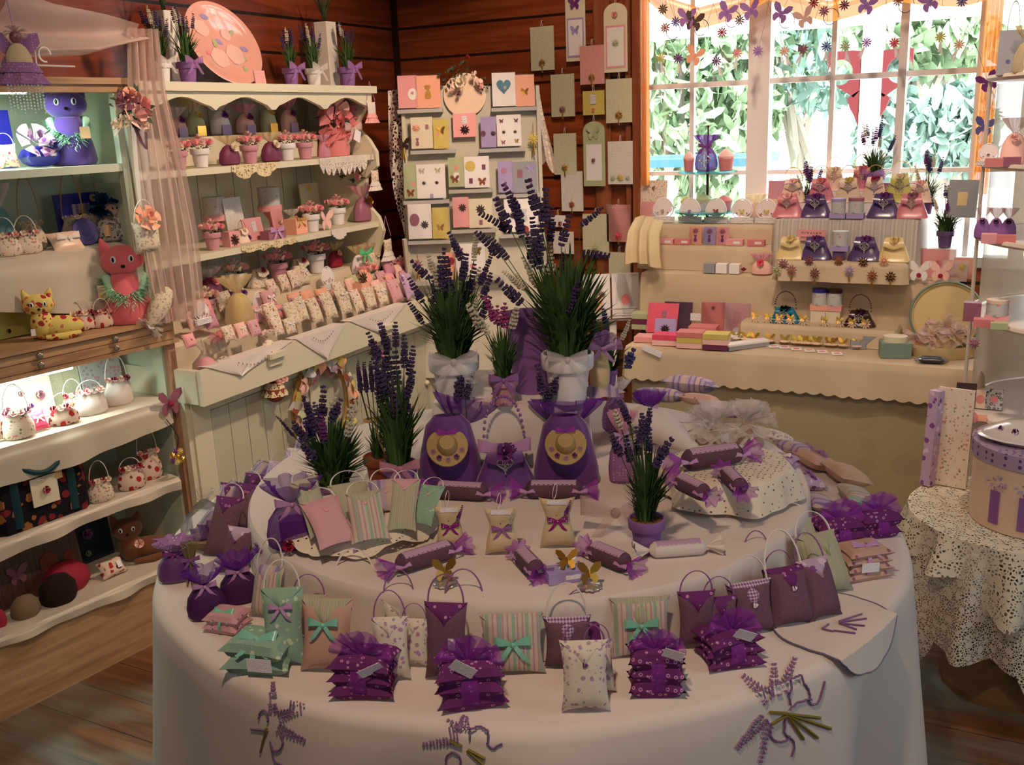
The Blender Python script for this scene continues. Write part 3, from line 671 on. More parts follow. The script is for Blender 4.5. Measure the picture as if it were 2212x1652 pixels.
def kw(px, py, v=.0):
    x, y, z = kst(px, py, v); return KC+V((cos(kz), sin(kz), 0))*x+kn*y+V((0, 0, z))
# =============== RIGHT DISPLAY TABLE under the window ===============
RY, RZ = 3.52, ony(1680, 768, 3.52).z
RX0, RX1 = ony(1352, 760, RY).x, ony(2085, 790, RY).x+.05
M_damask = fab('cream_damask', (208, 186, 156), (194, 172, 142), kind='plain', scale=14, rough=.6)
M_underc = fab('sage_damask_skirt', (168, 150, 118), (162, 146, 115), kind='floral', c3=(160, 144, 113), scale=9, size=.3, rough=.7)
rt = thing('display_table', 'long display table under the window with damask cloths', 'table', ((RX0+RX1)/2, RY+.36, 0))
part('table_top', None, MB().box((0, 0, RZ-.02), (RX1-RX0-.02, .70, .03)), mat('table_board', (120, 90, 60)), rt, sm=0)
for sx in (-1, 1):
    for sy in (-1, 1): part('leg', 'rt_leg', MB().box((0, 0, (RZ-.04)/2), (.05, .05, RZ-.04)), mat('table_board', (120, 90, 60)), rt, (sx*(RX1-RX0-.2)/2, sy*.3, 0), sm=0)
def clothY(x0, x1, yf, yb, zt, zb_, seed, wav=.01, scal=0, nu=140, side=True):
    """cloth over a straight table: top, front drop, side drops"""
    path = []
    Ls = [(x0, yb), (x0, yf), (x1, yf), (x1, yb)]
    seg = [(Ls[0], Ls[1]), (Ls[1], Ls[2]), (Ls[2], Ls[3])]; lens = [sqrt((b[0]-a[0])**2+(b[1]-a[1])**2) for a, b in seg]; T_ = sum(lens)
    def fn(u, v):
        s_ = u*T_; k = 0
        while k < 2 and s_ > lens[k]: s_ -= lens[k]; k += 1
        (ax, ay), (bx_, by) = seg[k]; f_ = min(1, s_/lens[k]); x, y = ax+(bx_-ax)*f_, ay+(by-ay)*f_
        nx, ny = ((-1, 0), (0, -1), (1, 0))[k]
        if v < .3:
            q = v/.3; cx_ = (x0+x1)/2; return V((x, y, zt)) if q >= 1 else V((cx_+(x-cx_)*q, yb+(y-yb)*q if k == 1 else y if q > .99 else yb+(y-yb)*q, zt))
        q = (v-.3)/.7; arcx = u*T_
        w_ = wav*(sin(arcx*31+seed)*.6+sin(arcx*17+seed*3)*.5)*q
        dz = zb_+scal*abs(sin(arcx*pi/.052))*.0
        if scal: dz = zb_-scal*abs(sin(arcx*pi/.05))
        out_ = .008*min(1, q*5)+.012*q+w_
        return V((x+nx*out_, y+ny*out_, zt-(zt-dz)*q-(.0 if q > 0 else 0)))
    return MB().grid(fn, nu, 22)
o = part('tablecloth', None, clothY(RX0, RX1, RY, YB-.02, RZ, ony(1680, 838, RY).z, 2, .007, .010, nu=420), M_damask); tag(o, 'cream damask overlay cloth with scalloped hem on the window table', 'tablecloth')
o = part('tablecloth', None, clothY(RX0+.02, RX1-.02, RY+.03, YB-.03, RZ-.012, .03, 4, .014, nu=200), M_underc); tag(o, 'long sage beige damask skirt reaching the floor under the scalloped overlay', 'tablecloth')
def riser(label, x0, x1, yf, zt, zb_, seed, mt=None, yb=None, wav=.006, nu=160, scal=0):
    c0 = V(((x0+x1)/2, (yf+(yb or YB-.03))/2, zb_)); t = thing('tiered_riser', label, 'display stand', c0)
    b_ = clothY(x0, x1, yf, yb or YB-.03, zt, zb_+.002, seed, wav, scal, nu)
    b_.v = [q-c0 for q in b_.v]; part('cloth_cover', None, b_, mt or M_damask, t); return t
ZA = ony(1760, 700, 3.78).z; ZB = ony(1500, 590, 3.90).z; ZC2 = ony(1500, 530, 3.98).z; ZD2 = ony(1500, 484, 4.06).z
ZE = ony(1840, 562, 3.86).z; ZF = ony(1840, 474, 3.96).z; ZG = ony(1760, 668, 3.84).z
XW = lambda px, py, Y: ony(px, py, Y).x
riser('low cream cloth step at the front right of the window table', XW(1600, 700, 3.74), XW(1935, 700, 3.74), 3.74, ZA, RZ, 1, nu=120)
riser('wide cream cloth step behind the bangles on the window table', XW(1385, 590, 3.90), XW(2060, 590, 3.90), 3.90, ZB, RZ, 3)
riser('second cream cloth step at the left of the window table', XW(1388, 530, 3.98), XW(1672, 530, 3.98), 3.98, ZC2, ZB, 5)
riser('top cream cloth step carrying the row of white fan cards', XW(1392, 480, 4.06), XW(1690, 480, 4.06), 4.06, ZD2, ZC2, 7)
M_croch = fab('crochet_edged_cloth', (176, 168, 160), (200, 190, 178), kind='stripe', c3=(186, 178, 168), scale=70, size=.45)
riser('middle step holding the lower row of satin purses', XW(1682, 560, 3.80), XW(1955, 560, 3.80), 3.80, ZE, ZB, 2, yb=3.97)
riser('tall crochet covered step holding the upper row of satin purses', XW(1675, 474, 3.97), XW(1985, 474, 3.97), 3.97, ZF, ZB, 9, mt=M_croch)
# =============== ROUND LACE TABLE far right ===============
ST = V((.08, 2.77, 0)); SR = .262; SZ = ony(1968, 1078, 2.77).z
sm = thing('side_table', 'small round side table under layered white lace at far right', 'table', ST)
part('table_top', None, MB().lathe([(SR-.01, SZ-.03), (SR-.01, SZ-.004)], 40), mat('table_board', (120, 90, 60)), sm)
part('pedestal', None, MB().lathe([(.16, 0), (.16, .02), (.03, .06), (.03, SZ-.03)], 16), mat('table_board', (120, 90, 60)), sm)
def lacefn(zt, drop0, amp, k, seed, r0=SR):
    def fn(u, v):
        t = 2*pi*u
        if v < .3: return V((r0*v/.3*cos(t), r0*v/.3*sin(t), zt))
        q = (v-.3)/.7; dr_ = drop0*(1+amp*max(0, cos(k*t+seed))); 
        r = r0+.008+q*(.02+.035*sin(11*t+seed)+.015*sin(19*t)); return V((r*cos(t), r*sin(t), zt-dr_*q))
    return fn
o = part('lace_cloth', None, MB().grid(lacefn(SZ, SZ*.62, .50, 4, pi-4*RD(252)), 160, 24, cu_=True), lace('long_white_lace', (205, 196, 178), 150, .16), loc=ST); tag(o, 'long white lace cloth hanging in points nearly to the floor, far right', 'lace cloth')
o = part('lace_cloth', None, MB().grid(lacefn(SZ+.003, .10, .9, 4, pi-4*RD(222), SR+.004), 160, 16, cu_=True), lace('short_cream_lace', (214, 204, 182), 110, .2), loc=ST); tag(o, 'short cream crochet lace topper over the long lace, far right', 'lace cloth')
# =============== TALL CURVED WIRE STAND (etagere) ===============
EC = V((.34, 3.38, 0)); 
q = ony(2110, 500, EC.y); ER = EC.x-q.x
et = thing('corner_etagere', 'tall white curved tiered stand with lace panels at the right edge', 'display stand', EC)
M_wick = mat('white_wicker', (214, 200, 184), .6)
EZ = [ony(2125, y, EC.y).z for y in (170, 352, 505, 668)]+[ony(2130, 862, EC.y).z]
M_pan = sheer('cream_lace_panel', (240, 228, 206), .72)
for z_ in EZ:
    part('shelf', 'et_shelf', MB().lathe([(.0, -.01), (ER-.006, -.01), (ER-.006, 0), (0, 0)], 48, caps=False), mat('shelf_white', (226, 212, 200), .3), et, (0, 0, z_))
    part('rim', 'et_rim', MB().tube([((ER)*cos(2*pi*k/48), (ER)*sin(2*pi*k/48), 0) for k in range(48)], .009, 6, closed=True), M_wick, et, (0, 0, z_))
for (a, b) in zip(EZ[:-1], EZ[1:]):
    def pf(u, v, a=a, b=b): t = RD(-175)+RD(170)*u-pi*0; t = RD(175)-RD(170)*u; r = ER-.02+.004*sin(40*u); return V((r*cos(t), r*sin(t), b+.005+(a-b-.02)*v))
    part('lace_panel', None, MB().grid(pf, 60, 4), M_pan, et)
for t in (175, 120, 60, 5, 240, 300): 
    part('upright', 'et_up', MB().lathe([(.006, 0), (.006, EZ[0]-.01)], 8), M_wick, et, ((ER-.0)*cos(RD(t)), (ER)*sin(RD(t)), 0)) if t < 200 else None
part('foot_panel', None, MB().grid(lambda u, v: V(((ER-.03)*cos(RD(185+170*u)), (ER-.03)*sin(RD(185+170*u)), .02+(EZ[-1]-.03)*v)), 40, 2), M_pan, et)
# =============== MATERIALS FOR THE GOODS ===============
MP = dict(
 purp=mat('purple_satin', (96, 46, 116), .45, sheen=.4, spec=.4), dpurp=mat('deep_purple_cloth', (74, 30, 84), .7), lil=mat('lilac_glaze', (138, 92, 152), .5),
 lilp=mat('lilac_pot_paint', (134, 92, 150), .6), pinkp=mat('dusty_pink_pot_paint', (196, 138, 150), .6), whitep=mat('white_pot_paint', (222, 216, 214), .6),
 terra=mat('terracotta', (138, 70, 44), .8), soil=fab('potting_moss', (98, 68, 36), (148, 108, 56), kind='plain', scale=200, rough=.95),
 leaf=fab('lavender_leaf', (46, 72, 36), (82, 108, 56), kind='plain', scale=14, rough=.6), leafd=mat('rose_leaf', (52, 66, 40), .6), spk=mat('dried_purple_floret', (66, 50, 84), .8), spkb=mat('blue_violet_floret', (66, 60, 110), .8), spkw=mat('cream_floret', (192, 182, 160), .8),
 spkm=mat('magenta_floret', (150, 62, 116), .7), cream=mat('cream_card', (222, 212, 184), .6), white=mat('white_card', (236, 230, 226), .5), pink=mat('pink_card', (228, 158, 158), .5), hot=mat('hot_pink_card', (226, 78, 108), .5),
 peach=mat('peach_card', (236, 170, 140), .5), sage=mat('sage_card', (180, 186, 142), .6), yel=mat('straw_yellow_card', (208, 188, 96), .6), lav=mat('lavender_card', (168, 150, 196), .5), plum=mat('plum_card', (112, 46, 78), .5),
 rose=mat('rose_pink_petal', (232, 142, 144), .7, sheen=.2), rosep=mat('pale_pink_petal', (238, 190, 178), .7), rosec=mat('cream_petal', (232, 214, 188), .7), rosed=mat('crimson_petal', (150, 34, 56), .7), rosev=mat('violet_petal', (112, 48, 118), .7), roseb=mat('blue_violet_petal', (96, 90, 150), .7),
 org=sheer('purple_organza', (120, 50, 160), .55), orgl=sheer('lilac_organza', (190, 140, 200), .5), orgw=sheer('white_organza', (236, 228, 222), .34), orgp=sheer('pink_organza', (232, 170, 190), .5), orgm=sheer('magenta_organza', (176, 74, 190), .5), tulle=sheer('cream_tulle', (226, 200, 190), .42), orgc=sheer('cream_organza', (230, 208, 160), .45), ribt=sheer('taupe_organza', (200, 170, 160), .45),
 ribw=mat('white_cord', (226, 214, 204), .5), ribl=mat('lilac_ribbon', (188, 140, 184), .4), ribp=mat('purple_ribbon', (128, 60, 138), .45), ribm=mat('mint_ribbon', (128, 196, 170), .3, spec=.6), ribd=fab('dotted_magenta_ribbon', (138, 32, 112), (220, 180, 210), kind='dot', scale=260, size=.3), ribg=mat('green_ribbon', (90, 190, 130), .4), cordp=mat('mauve_cord', (146, 92, 146), .5), raffia=mat('raffia', (178, 140, 78), .8), straw=fab('woven_straw', (192, 166, 116), (146, 116, 70), kind='plain', scale=240, rough=.8),
 gold=mat('gilt_metal', (206, 160, 70), .28, .9), silver=mat('silver_filigree', (214, 208, 200), .3, .8), bead=mat('amethyst_bead', (140, 90, 150), .15, spec=.7), clear=mat('crystal_bead', (230, 235, 240), .08, spec=.8, coat=.5), dark=mat('dark_brown_metal', (70, 46, 40), .4, .5),
 ppl=fab('purple_ring_print', (108, 46, 104), (196, 140, 180), kind='ring', scale=95, size=.34), ppl2=fab('plum_net', (100, 68, 84), (124, 90, 104), kind='plain', scale=200), crf=fab('cream_violet_print', (218, 206, 188), (176, 138, 168), (166, 146, 160), scale=130, size=.34), mint=fab('mint_check', (140, 172, 150), (196, 210, 184), kind='floral', c3=(160, 188, 164), scale=90, size=.24),
 sages=fab('sage_stripe', (180, 178, 148), (160, 166, 134), (178, 162, 150), kind='stripe', scale=260, size=.4), beigef=fab('beige_pink_print', (196, 156, 140), (146, 92, 120), (168, 120, 130), kind='dot', scale=30, size=.12), pinkd=fab('pink_sprig_print', (208, 158, 164), (120, 90, 124), kind='dot', scale=70, size=.14), strip=fab('candy_stripe', (196, 184, 160), (186, 140, 156), (150, 172, 150), kind='stripe', scale=130, size=.35), lilst=fab('lilac_grey_stripe', (180, 160, 176), (140, 120, 160), (196, 170, 160), kind='stripe', scale=60, size=.4), chk=fab('purple_gingham', (206, 184, 200), (116, 66, 118), kind='check', scale=200, size=.5), linen=mat('natural_linen', (206, 184, 146), .9, bump=.3), wlin=mat('white_linen', (218, 206, 198), .85, bump=.2),
 flor=fab('rose_print_cotton', (222, 204, 184), (206, 130, 132), (140, 140, 100), scale=130, size=.36), flor2=fab('red_rose_print', (214, 190, 170), (170, 44, 50), (120, 60, 60), scale=60, size=.44), toile=fab('sepia_toile', (216, 202, 176), (170, 148, 128), (190, 150, 134), scale=150, size=.42), greyf=fab('faded_floral_box', (190, 190, 186), (206, 150, 150), (150, 160, 160), scale=70, size=.3), pur2=mat('aubergine_cloth', (66, 28, 60), .7), lilf=fab('lilac_floral', (186, 160, 186), (130, 76, 140), (216, 190, 206), scale=60, size=.4), dot=fab('lilac_dotted_cloth', (150, 104, 150), (200, 170, 200), kind='dot', scale=160, size=.25),
 lacew=lace('white_lace', (226, 214, 200), 190, .2), lacec=lace('crochet_lace', (222, 202, 160), 120, .22), laceb=lace('heavy_white_lace', (214, 202, 190), 60, .14), eyel=lace('eyelet_cotton', (226, 212, 190), 90, .18, 'eyelet'),
 tag=textmat('printed_tag', (244, 238, 240), (206, 198, 206), 420), verse=textmat('verse_card', (216, 212, 176), (170, 162, 140), 280), versep=textmat('pink_verse_card', (236, 168, 160), (206, 140, 136), 280), versew=textmat('white_verse_card', (232, 226, 216), (184, 174, 170), 280), text=textmat('label_text', (236, 232, 230), (110, 100, 100), 260), kraft=mat('kraft_tag', (214, 176, 132), .7),
 blk=mat('black_plastic_bead', (14, 12, 14), .2), teal=mat('teal_leather', (10, 110, 134), .3, spec=.6), choc=mat('chocolate_leather', (58, 30, 34), .25, spec=.6), satp=mat('pink_satin', (206, 120, 132), .3, spec=.6), satv=mat('violet_satin', (84, 64, 110), .22, spec=.7), satc=mat('cream_satin', (222, 196, 136), .3, spec=.6), satg=mat('olive_satin', (196, 190, 96), .35, spec=.5), satw=mat('ivory_satin', (226, 196, 170), .35, spec=.5),
 tin=mat('cream_tin', (214, 192, 140), .4), tealtin=mat('grey_green_tin', (120, 144, 130), .35), grey=mat('silver_grey_card', (150, 152, 158), .4), feath=mat('mint_feather', (176, 224, 190), .9), plush=mat('violet_plush', (92, 66, 150), .95, sheen=.6), pplush=mat('pink_plush', (222, 108, 116), .9, sheen=.4), bplush=mat('brown_plush', (110, 66, 40), .95, sheen=.3), catf=fab('yellow_rose_print', (216, 196, 110), (160, 50, 56), (196, 110, 70), scale=64, size=.42), blue=mat('metallic_blue_tinsel', (24, 90, 140), .25, .6), skin=mat('doll_face', (214, 176, 160), .7), leop=fab('grey_leopard_print', (190, 186, 180), (96, 90, 90), kind='ring', scale=80, size=.5), tap=fab('black_rose_tapestry', (26, 20, 28), (120, 40, 40), (150, 96, 50), scale=34, size=.5, rough=.9), strap=mat('dark_teal_strap', (20, 60, 66), .5), wool=mat('dark_brown_wool', (44, 24, 20), 1, bump=1, bscale=90), wool2=mat('oatmeal_wool', (140, 116, 90), 1, bump=1, bscale=90), cob=mat('cobalt_blue_satin', (36, 36, 140), .3, spec=.5),
 plate=mat('pink_glazed_plate', (240, 176, 160), .12, spec=.7, coat=.6), glass=sheer('aqua_glass', (120, 200, 205), .35, .1), beige=fab('beige_sachet', (206, 176, 150), (184, 150, 130), kind='plain', scale=40), soap=mat('rose_soap', (214, 128, 126), .4), dsoap=mat('mauve_soap', (150, 92, 110), .4))
# =============== SHAPES ===============
def rose(mb, c, r, seed=0, up=(0, 0, 1), rings=3):
    rr = random.Random(seed); q = V(up).to_track_quat('Z', 'Y').to_matrix().to_4x4(); M0 = Matrix.Translation(c) @ q @ Matrix.Scale(r, 4)
    for k in range(rings):
        n = (3, 5, 6)[k]; rad = (.22, .5, .85)[k]; hgt = (.75, .6, .35)[k]; op = (.05, .25, .5)[k]
        for j in range(n):
            a = 2*pi*j/n+k*.5+rr.uniform(-.1, .1)
            mb.M = M0 @ Matrix.Rotation(a, 4, 'Z')
            wd = (1.9, 1.5, 1.35)[k]*pi/n
            mb.grid(lambda u, v: V(((rad*(.35+.65*v)+op*v*v*.6)*cos((u-.5)*wd*(1+.2*v)), (rad*(.35+.65*v)+op*v*v*.6)*sin((u-.5)*wd*(1+.2*v)), hgt*v*(1-.25*(2*u-1)**2)-.12*k)), 3, 3)
    mb.M = None; return mb
def rosehead(key='rose_head', rings=3): return key, (lambda: rose(MB(), (0, 0, 0), 1, 3, rings=rings))
def pillow(w, h, t, n=9, pw=3.0):
    def f(mb=None):
        mb = mb or MB()
        def sf(sg):
            def fn(u, v):
                x, y = 2*u-1, 2*v-1; k = max(0, 1-abs(x)**pw)*max(0, 1-abs(y)**pw)
                pin = 1-.10*(1-x*x)*abs(y)**3; pin2 = 1-.10*(1-y*y)*abs(x)**3
                return V((x*w/2*pin2*(1-.05*(1-y*y)), sg*t/2*k**.45, y*h/2*pin))
            return fn
        mb.grid(sf(-1), n, n); b = MB(); b.grid(sf(1), n, n); b.flip(); mb.add(b.v, b.f); return mb
    return f
def ribbon_bow(w, tails=True, n=8):
    """loops in the x,z plane, facing -y; unit width w"""
    def f():
        mb = MB()
        for s in (-1, 1):
            def fn(u, v):
                a = 2*pi*u; L_ = w*.5; q = .5-.5*cos(a)
                return V((s*L_*q, -.03*w-.07*w*sin(a)*q, .27*w*(v-.5)*(.22+.78*q**.7)*(1 if sin(a) > 0 else .92)+.10*w*q+.03*w*sin(a)+.02*w*sin(7*v)*q))
            mb.grid(fn, 14, 4)
            if tails: mb.grid(lambda u, v: V((s*(.05+.34*u)*w+(.16*(v-.5))*w, -.03*w-.03*w*sin(3*u), -.02*w-.48*w*u+.05*w*abs(2*v-1)*(u > .95))), 5, 2)
        mb.ell((0, -.05*w, 0), (.07*w, .06*w, .08*w), 8, 6); return mb
    return f
def bow(par, loc, w, mt, rot=(0, 0, 0), key='bow', tails=True, name='bow'):
    return part(name, key+('_t' if tails else ''), ribbon_bow(1, tails), mt, par, loc, rot, w)
def floret(mb, p, d, l, r):
    d = V(d).normalized(); x = d.cross(V((.3, .2, .9))).normalized(); y = d.cross(x); m_ = p+d*(l*.55)
    vs = [p, p+d*l, m_+x*r, m_+y*r, m_-x*r, m_-y*r]
    mb.add(vs, [(0, 2, 3), (0, 3, 4), (0, 4, 5), (0, 5, 2), (1, 3, 2), (1, 4, 3), (1, 5, 4), (1, 2, 5)])
def spike(mb, base, tip, r, rr, K=None, nf=6):
    ax = (tip-base); L_ = ax.length; ax.normalize(); x = ax.cross(V((.2, .9, .3))).normalized(); y = ax.cross(x); K = K or max(5, int(L_/(r*.72)))
    for k in range(K):
        t = k/(K-1); p = base+ax*(L_*t*.93); rk = r*(1.0-.38*t)*(.75 if k == 0 else 1)*rr.uniform(.8, 1.15)
        for j in range(nf if t < .85 else 3):
            a = 2*pi*j/nf+k*.6+rr.uniform(-.2, .2); d = x*cos(a)+y*sin(a)
            floret(mb, p+d*rk*.15, d*.75+ax*.75, rk*1.25, rk*.5)
def stem_curve(a, b, sag=0):
    m1 = a+(b-a)*.5+V((0, 0, (b-a).length*.08)); return [a, a+(m1-a)*.6, m1, b]
def lav_parts(par, key, H, W, nb, spikes, leafm, seed=1, zr=0):
    blade = max(.0014, W*.02)
    """spikes: (basex,basey,basez, tipx,tipy,tipz, radius, colour key); origin = centre of soil"""
    rr = random.Random(seed)
    def fol():
        mb = MB()
        for i in range(nb):
            a = rr.uniform(0, 2*pi); r0 = rr.uniform(0, .18*W); sp = rr.uniform(.1, 1)**.7*W*.58; h_ = H*rr.uniform(.3, 1.0)*(1-.35*(sp/(W*.58))**2)
            p0 = V((r0*cos(a), r0*sin(a), 0)); p2 = V((sp*cos(a), sp*sin(a), h_)); p1 = (p0+p2)*.5+V((-.12*sp*cos(a), -.12*sp*sin(a), h_*.14))
            sd = V((-sin(a+.5), cos(a+.5), 0))*blade*rr.uniform(.7, 1.2); q0 = p0*.6+p1*.4
            mb.add([p0-sd, p0+sd, p1-sd*1.1, p1+sd*1.1, p2*.6+p1*.4-sd*.8, p2*.6+p1*.4+sd*.8, p2], [(0, 1, 3, 2), (2, 3, 5, 4), (4, 5, 6)])
        for s_ in spikes: mb.tube(stem_curve(V((s_[0]*.1, s_[1]*.1, 0)), V(s_[:3])), .0011 if W < .2 else .0014, 3)
        return mb
    part('foliage', key+'_fol', fol, leafm, par, (0, 0, zr))
    by = {}
    for s_ in spikes: by.setdefault(s_[7], []).append(s_)
    for ck, ss in by.items():
        for i, s_ in enumerate(ss):
            part('flower_spike', '%s_%s_%d' % (key, ck, i), (lambda s_=s_, i=i: (lambda mb: (spike(mb, V(s_[:3]), V(s_[3:6]), s_[6], random.Random(i+seed)), mb)[1])(MB())), MP[ck], par, (0, 0, zr), sm=0)
def rspikes(n, H, W, seed, cols, L=.035, r=.0065):
    rr = random.Random(seed); out = []
    for i in range(n):
        a = 2*pi*i/n+rr.uniform(-.4, .4); sp = rr.uniform(.15, 1)*W*.5; h_ = H*rr.uniform(.82, 1.15)*(1-.2*(sp/(W*.5)))
        tip = V((sp*cos(a), sp*sin(a), h_)); d = (tip-V((0, 0, -H*.2))).normalized(); l = L*rr.uniform(.8, 1.2); b = tip-d*l
        out.append((*b, *tip, r*rr.uniform(.85, 1.1), cols[i % len(cols)]))
    return out
def pot_mesh(): return MB().lathe([(.0, 0), (.33, 0), (.345, .01), (.43, .68), (.5, .69), (.515, .72), (.525, .98), (.51, 1.0), (.47, 1.0), (.455, .9), (0, .9)], 28, caps=False)
def bowlpot_mesh(): return MB().lathe([(.0, 0), (.42, 0), (.47, .02), (.7, .75), (.74, .78), (.76, .97), (.74, 1.0), (.68, 1.0), (.66, .92), (0, .92)], 28, caps=False)
def potted(label, p, ph, pm, key, H, W, nb, spikes, bowm=None, bw=None, group=None, rz=None, name='potted_lavender', cat='potted plant', pot=pot_mesh, potkey='pot', leafm=None, bowz=None):
    t = thing(name, label, cat, p, face(p) if rz is None else rz, group)
    part('pot', potkey, pot, pm, t, sc=ph)
    part('moss', potkey+'_moss', lambda: MB().lathe([(.0, .0), (.44 if potkey == 'pot' else .66, -.02)][::-1]+[(0, .03)], 20, rip=lambda a, k: 1+.05*sin(7*a), caps=False), MP['soil'], t, (0, 0, ph*.93), sc=ph)
    lav_parts(t, key, H, W, nb, spikes, leafm or MP['leaf'], zr=ph*.93, seed=len(key)+nb)
    if bowm: bow(t, (0, -ph*.5, bowz or ph*.98), bw or ph*1.0, bowm)
    return t
def pxs(p, cx, cy, lst, depth_spread=.05, seed=4, rscale=1.3):
    """flower spikes given by their photo positions (tip, base), laid out around the plant with real depth"""
    s_ = mpp(p); out = []; rr = random.Random(seed)
    for q in lst:
        tx, ty, bx_, by, r, ck = q; dy = rr.uniform(-1, 1)*depth_spread
        # local frame: x right, y away, z up (camera roll removed)
        def loc(x, y, dd): 
            dx, dz = (x-cx)*s_, -(y-cy)*s_; return (dx*cos(ROLL)-dz*sin(ROLL)*1.0, dd, (dx*sin(ROLL)+dz*cos(ROLL))/cos(PITCH))
        out.append((*loc(bx_, by, dy), *loc(tx, ty, dy*1.15), r*s_*rscale, ck))
    return out
def rose_pot(label, p, h, potm, rosem, group=None, rz=pi/2, n=8, wd=.45, name='rose_pot'):
    t = thing(name, label, 'flower pot', p, rz, group); ph = h*.58
    part('pot', 'pot', pot_mesh, potm, t, sc=ph)
    part('leaves', 'rleaves', lambda: leafball(26, .5, .25, 2), MP['leafd'], t, (0, 0, ph), sc=ph*1.15)
    k, f = rosehead('rose_s', 2)
    for i in range(n):
        a = 2*pi*i/(n-1); r_ = 0 if i == n-1 else ph*wd*1.1
        mm = rosem[i % len(rosem)] if isinstance(rosem, (list, tuple)) else rosem
        part('rose', k, f, mm, t, (r_*cos(a), r_*sin(a), ph*1.22+(.26*ph if i == n-1 else 0)), (0 if i == n-1 else .6*sin(a)*-1, .6*cos(a) if i < n-1 else 0, a), ph*.42)
    return t
def leafball(n, r, h, seed):
    mb = MB(); rr = random.Random(seed)
    for i in range(n):
        a = rr.uniform(0, 6.28); q = rr.uniform(.4, 1)*r; z = rr.uniform(-.3, 1)*h; L_ = r*.42
        mb.at((q*cos(a), q*sin(a), z), (rr.uniform(-.6, .6), rr.uniform(-.9, .2), a)); mb.add([(-L_*.5, 0, 0), (0, L_*.3, .05*r), (L_*.6, 0, 0), (0, -L_*.3, .05*r)], [(0, 3, 2, 1)])
    mb.M = None; return mb
def handle_pts(w, h, n=12, lean=0): return [(-w/2*cos(pi*k/n), lean*sin(pi*k/n), h*sin(pi*k/n)) for k in range(n+1)]
def place(px, py, z=None, x=None, y=None, fn=None):
    if fn: return fn(px, py)
    if z is not None: return onz(px, py, z)
    if x is not None: return onx(px, py, x)
    return ony(px, py, y)
def sachet(label, p, w, h, body, flap, rz=None, lean=.25, handle=None, hh=.5, bowm=None, tagm=None, group=None, t=.4, name='envelope_sachet', btn=None, ry=0, cat='sachet'):
    """stuffed envelope-shaped sachet, standing, leaning back"""
    T = thing(name, label, cat, (p[0], p[1], p[2]+.002), face(p) if rz is None else rz, group, rx=-lean, ry=ry)
    part('body', 'sach_%.2f_%.2f' % (h/w, t), pillow(1, h/w, t), body, T, (0, 0, h/2), sc=w)
    if flap:
        part('flap', 'flap', lambda: MB().grid(lambda u, v: V(((u-.5)*(1-v)*.98, -.03-.16*sin(min(1, v*1.35)*pi/2)*(1-abs(2*u-1)*.4), -.5*v+.012*sin(pi*v))), 8, 6), flap, T, (0, 0, h-w*.01), sc=(w, w*t/.32*1.04, w))
    if handle:
        part('handle', 'hndl', lambda: MB().tube(handle_pts(.82, 1, 14, -.05), .022, 5), handle, T, (0, 0, h-.02*w), sc=(w, w, w*hh))
    if bowm: bow(T, (0, -w*t*.62, h-.46*w), w*.55, bowm)
    if btn: part('button', 'btn', lambda: MB().lathe([(0, 0), (.5, .02), (.5, .12), (0, .2)], 8, rip=lambda a, k: 1+.2*cos(5*a), caps=False), btn, T, (0, -w*t*.55, h-.46*w), (pi/2, 0, 0), w*.11)
    if tagm: hang_tag(T, (w*.18, -w*t*.62, h*.5), w*.16, w*.26)
    return T
def hang_tag(T, loc, w, h, rot=(0, 0, 0), mt=None, name='tag'):
    return part(name, 'tagcard', lambda: MB().box((0, 0, 0), (1, .02, 1)), mt or MP['tag'], T, loc, rot, (w, w, h), sm=0)
def cushion(label, p, w, d, t, mt, rz, group=None, rx=0, ry=0, bowm=None, name='lavender_cushion', flap=None, cat='sachet'):
    """stuffed cushion lying flat"""
    T = thing(name, label, cat, (p[0], p[1], p[2]+t*.5), rz, group, rx=rx, ry=ry)
    part('body', 'cush_%.1f_%.2f' % (d/w, t/w), lambda: (lambda mb: setattr(mb, 'v', [V((q.x, q.z, -q.y)) for q in mb.v]) or mb)(pillow(1, d/w, t/w)()), mt, T, sc=w)
    if flap: part('flap', 'cflap', lambda: MB().grid(lambda u, v: V(((u-.5)*(1-v)*.96, .5-.5*v, .02+.10*sin(min(1, v*1.5)*pi/2))), 8, 5), flap, T, sc=(w, d, w*t/w*4))
    if bowm: bow(T, (0, 0, t*.55), w*.7, bowm, (-pi/2+.5, 0, 0))
    return T
def stack(label, p, w, d, t, n, mt, rz, org=None, tagrot=None, group=None, name='sachet_stack', tied=None, fan=True):
    T = thing(name, label, 'sachet bundle', p, rz, group)
    f = lambda: (lambda mb: setattr(mb, 'v', [V((q.x, q.z, -q.y)) for q in mb.v]) or mb)(pillow(1, .8, .32, 10, 4.5)())
    for k in range(n):
        part('sachet', 'stk', f, mt, T, (rnd.uniform(-.03, .03)*w, rnd.uniform(-.03, .03)*w, t*(k+.52)), (0, 0, rnd.uniform(-.12, .12)), (w, w*(d/w)/.8, t/.32*1.3))
    H = n*t
    if org:
        part('band', 'band', lambda: MB().grid(lambda u, v: V((.2*(v-.5)*(1+.3*cos(4*pi*u)), .5*cos(2*pi*u)*1.06, .5+.54*sin(2*pi*u))), 24, 3, cu_=True), org, T, (0, 0, 0), sc=(w, d, H))
        if fan: part('organza_bow', 'orgfan', orgfan, org, T, (0, -d*.12, H*1.0), (.15, 0, 0), w*.62)
    if tied: bow(T, (0, -d*.2, H*1.03), w*.55, tied, (-.9, 0, 0)); part('ribbon', 'tie', lambda: MB().grid(lambda u, v: V((.08*(v-.5), .5*cos(2*pi*u)*1.05, .5+.55*sin(2*pi*u))), 24, 1, cu_=True), tied, T, sc=(w, d, H))
    if tagrot is not None: hang_tag(T, (tagrot[0]*w, -d*.53, tagrot[1]*H), w*.36, w*.2, tagrot[2])
    return T
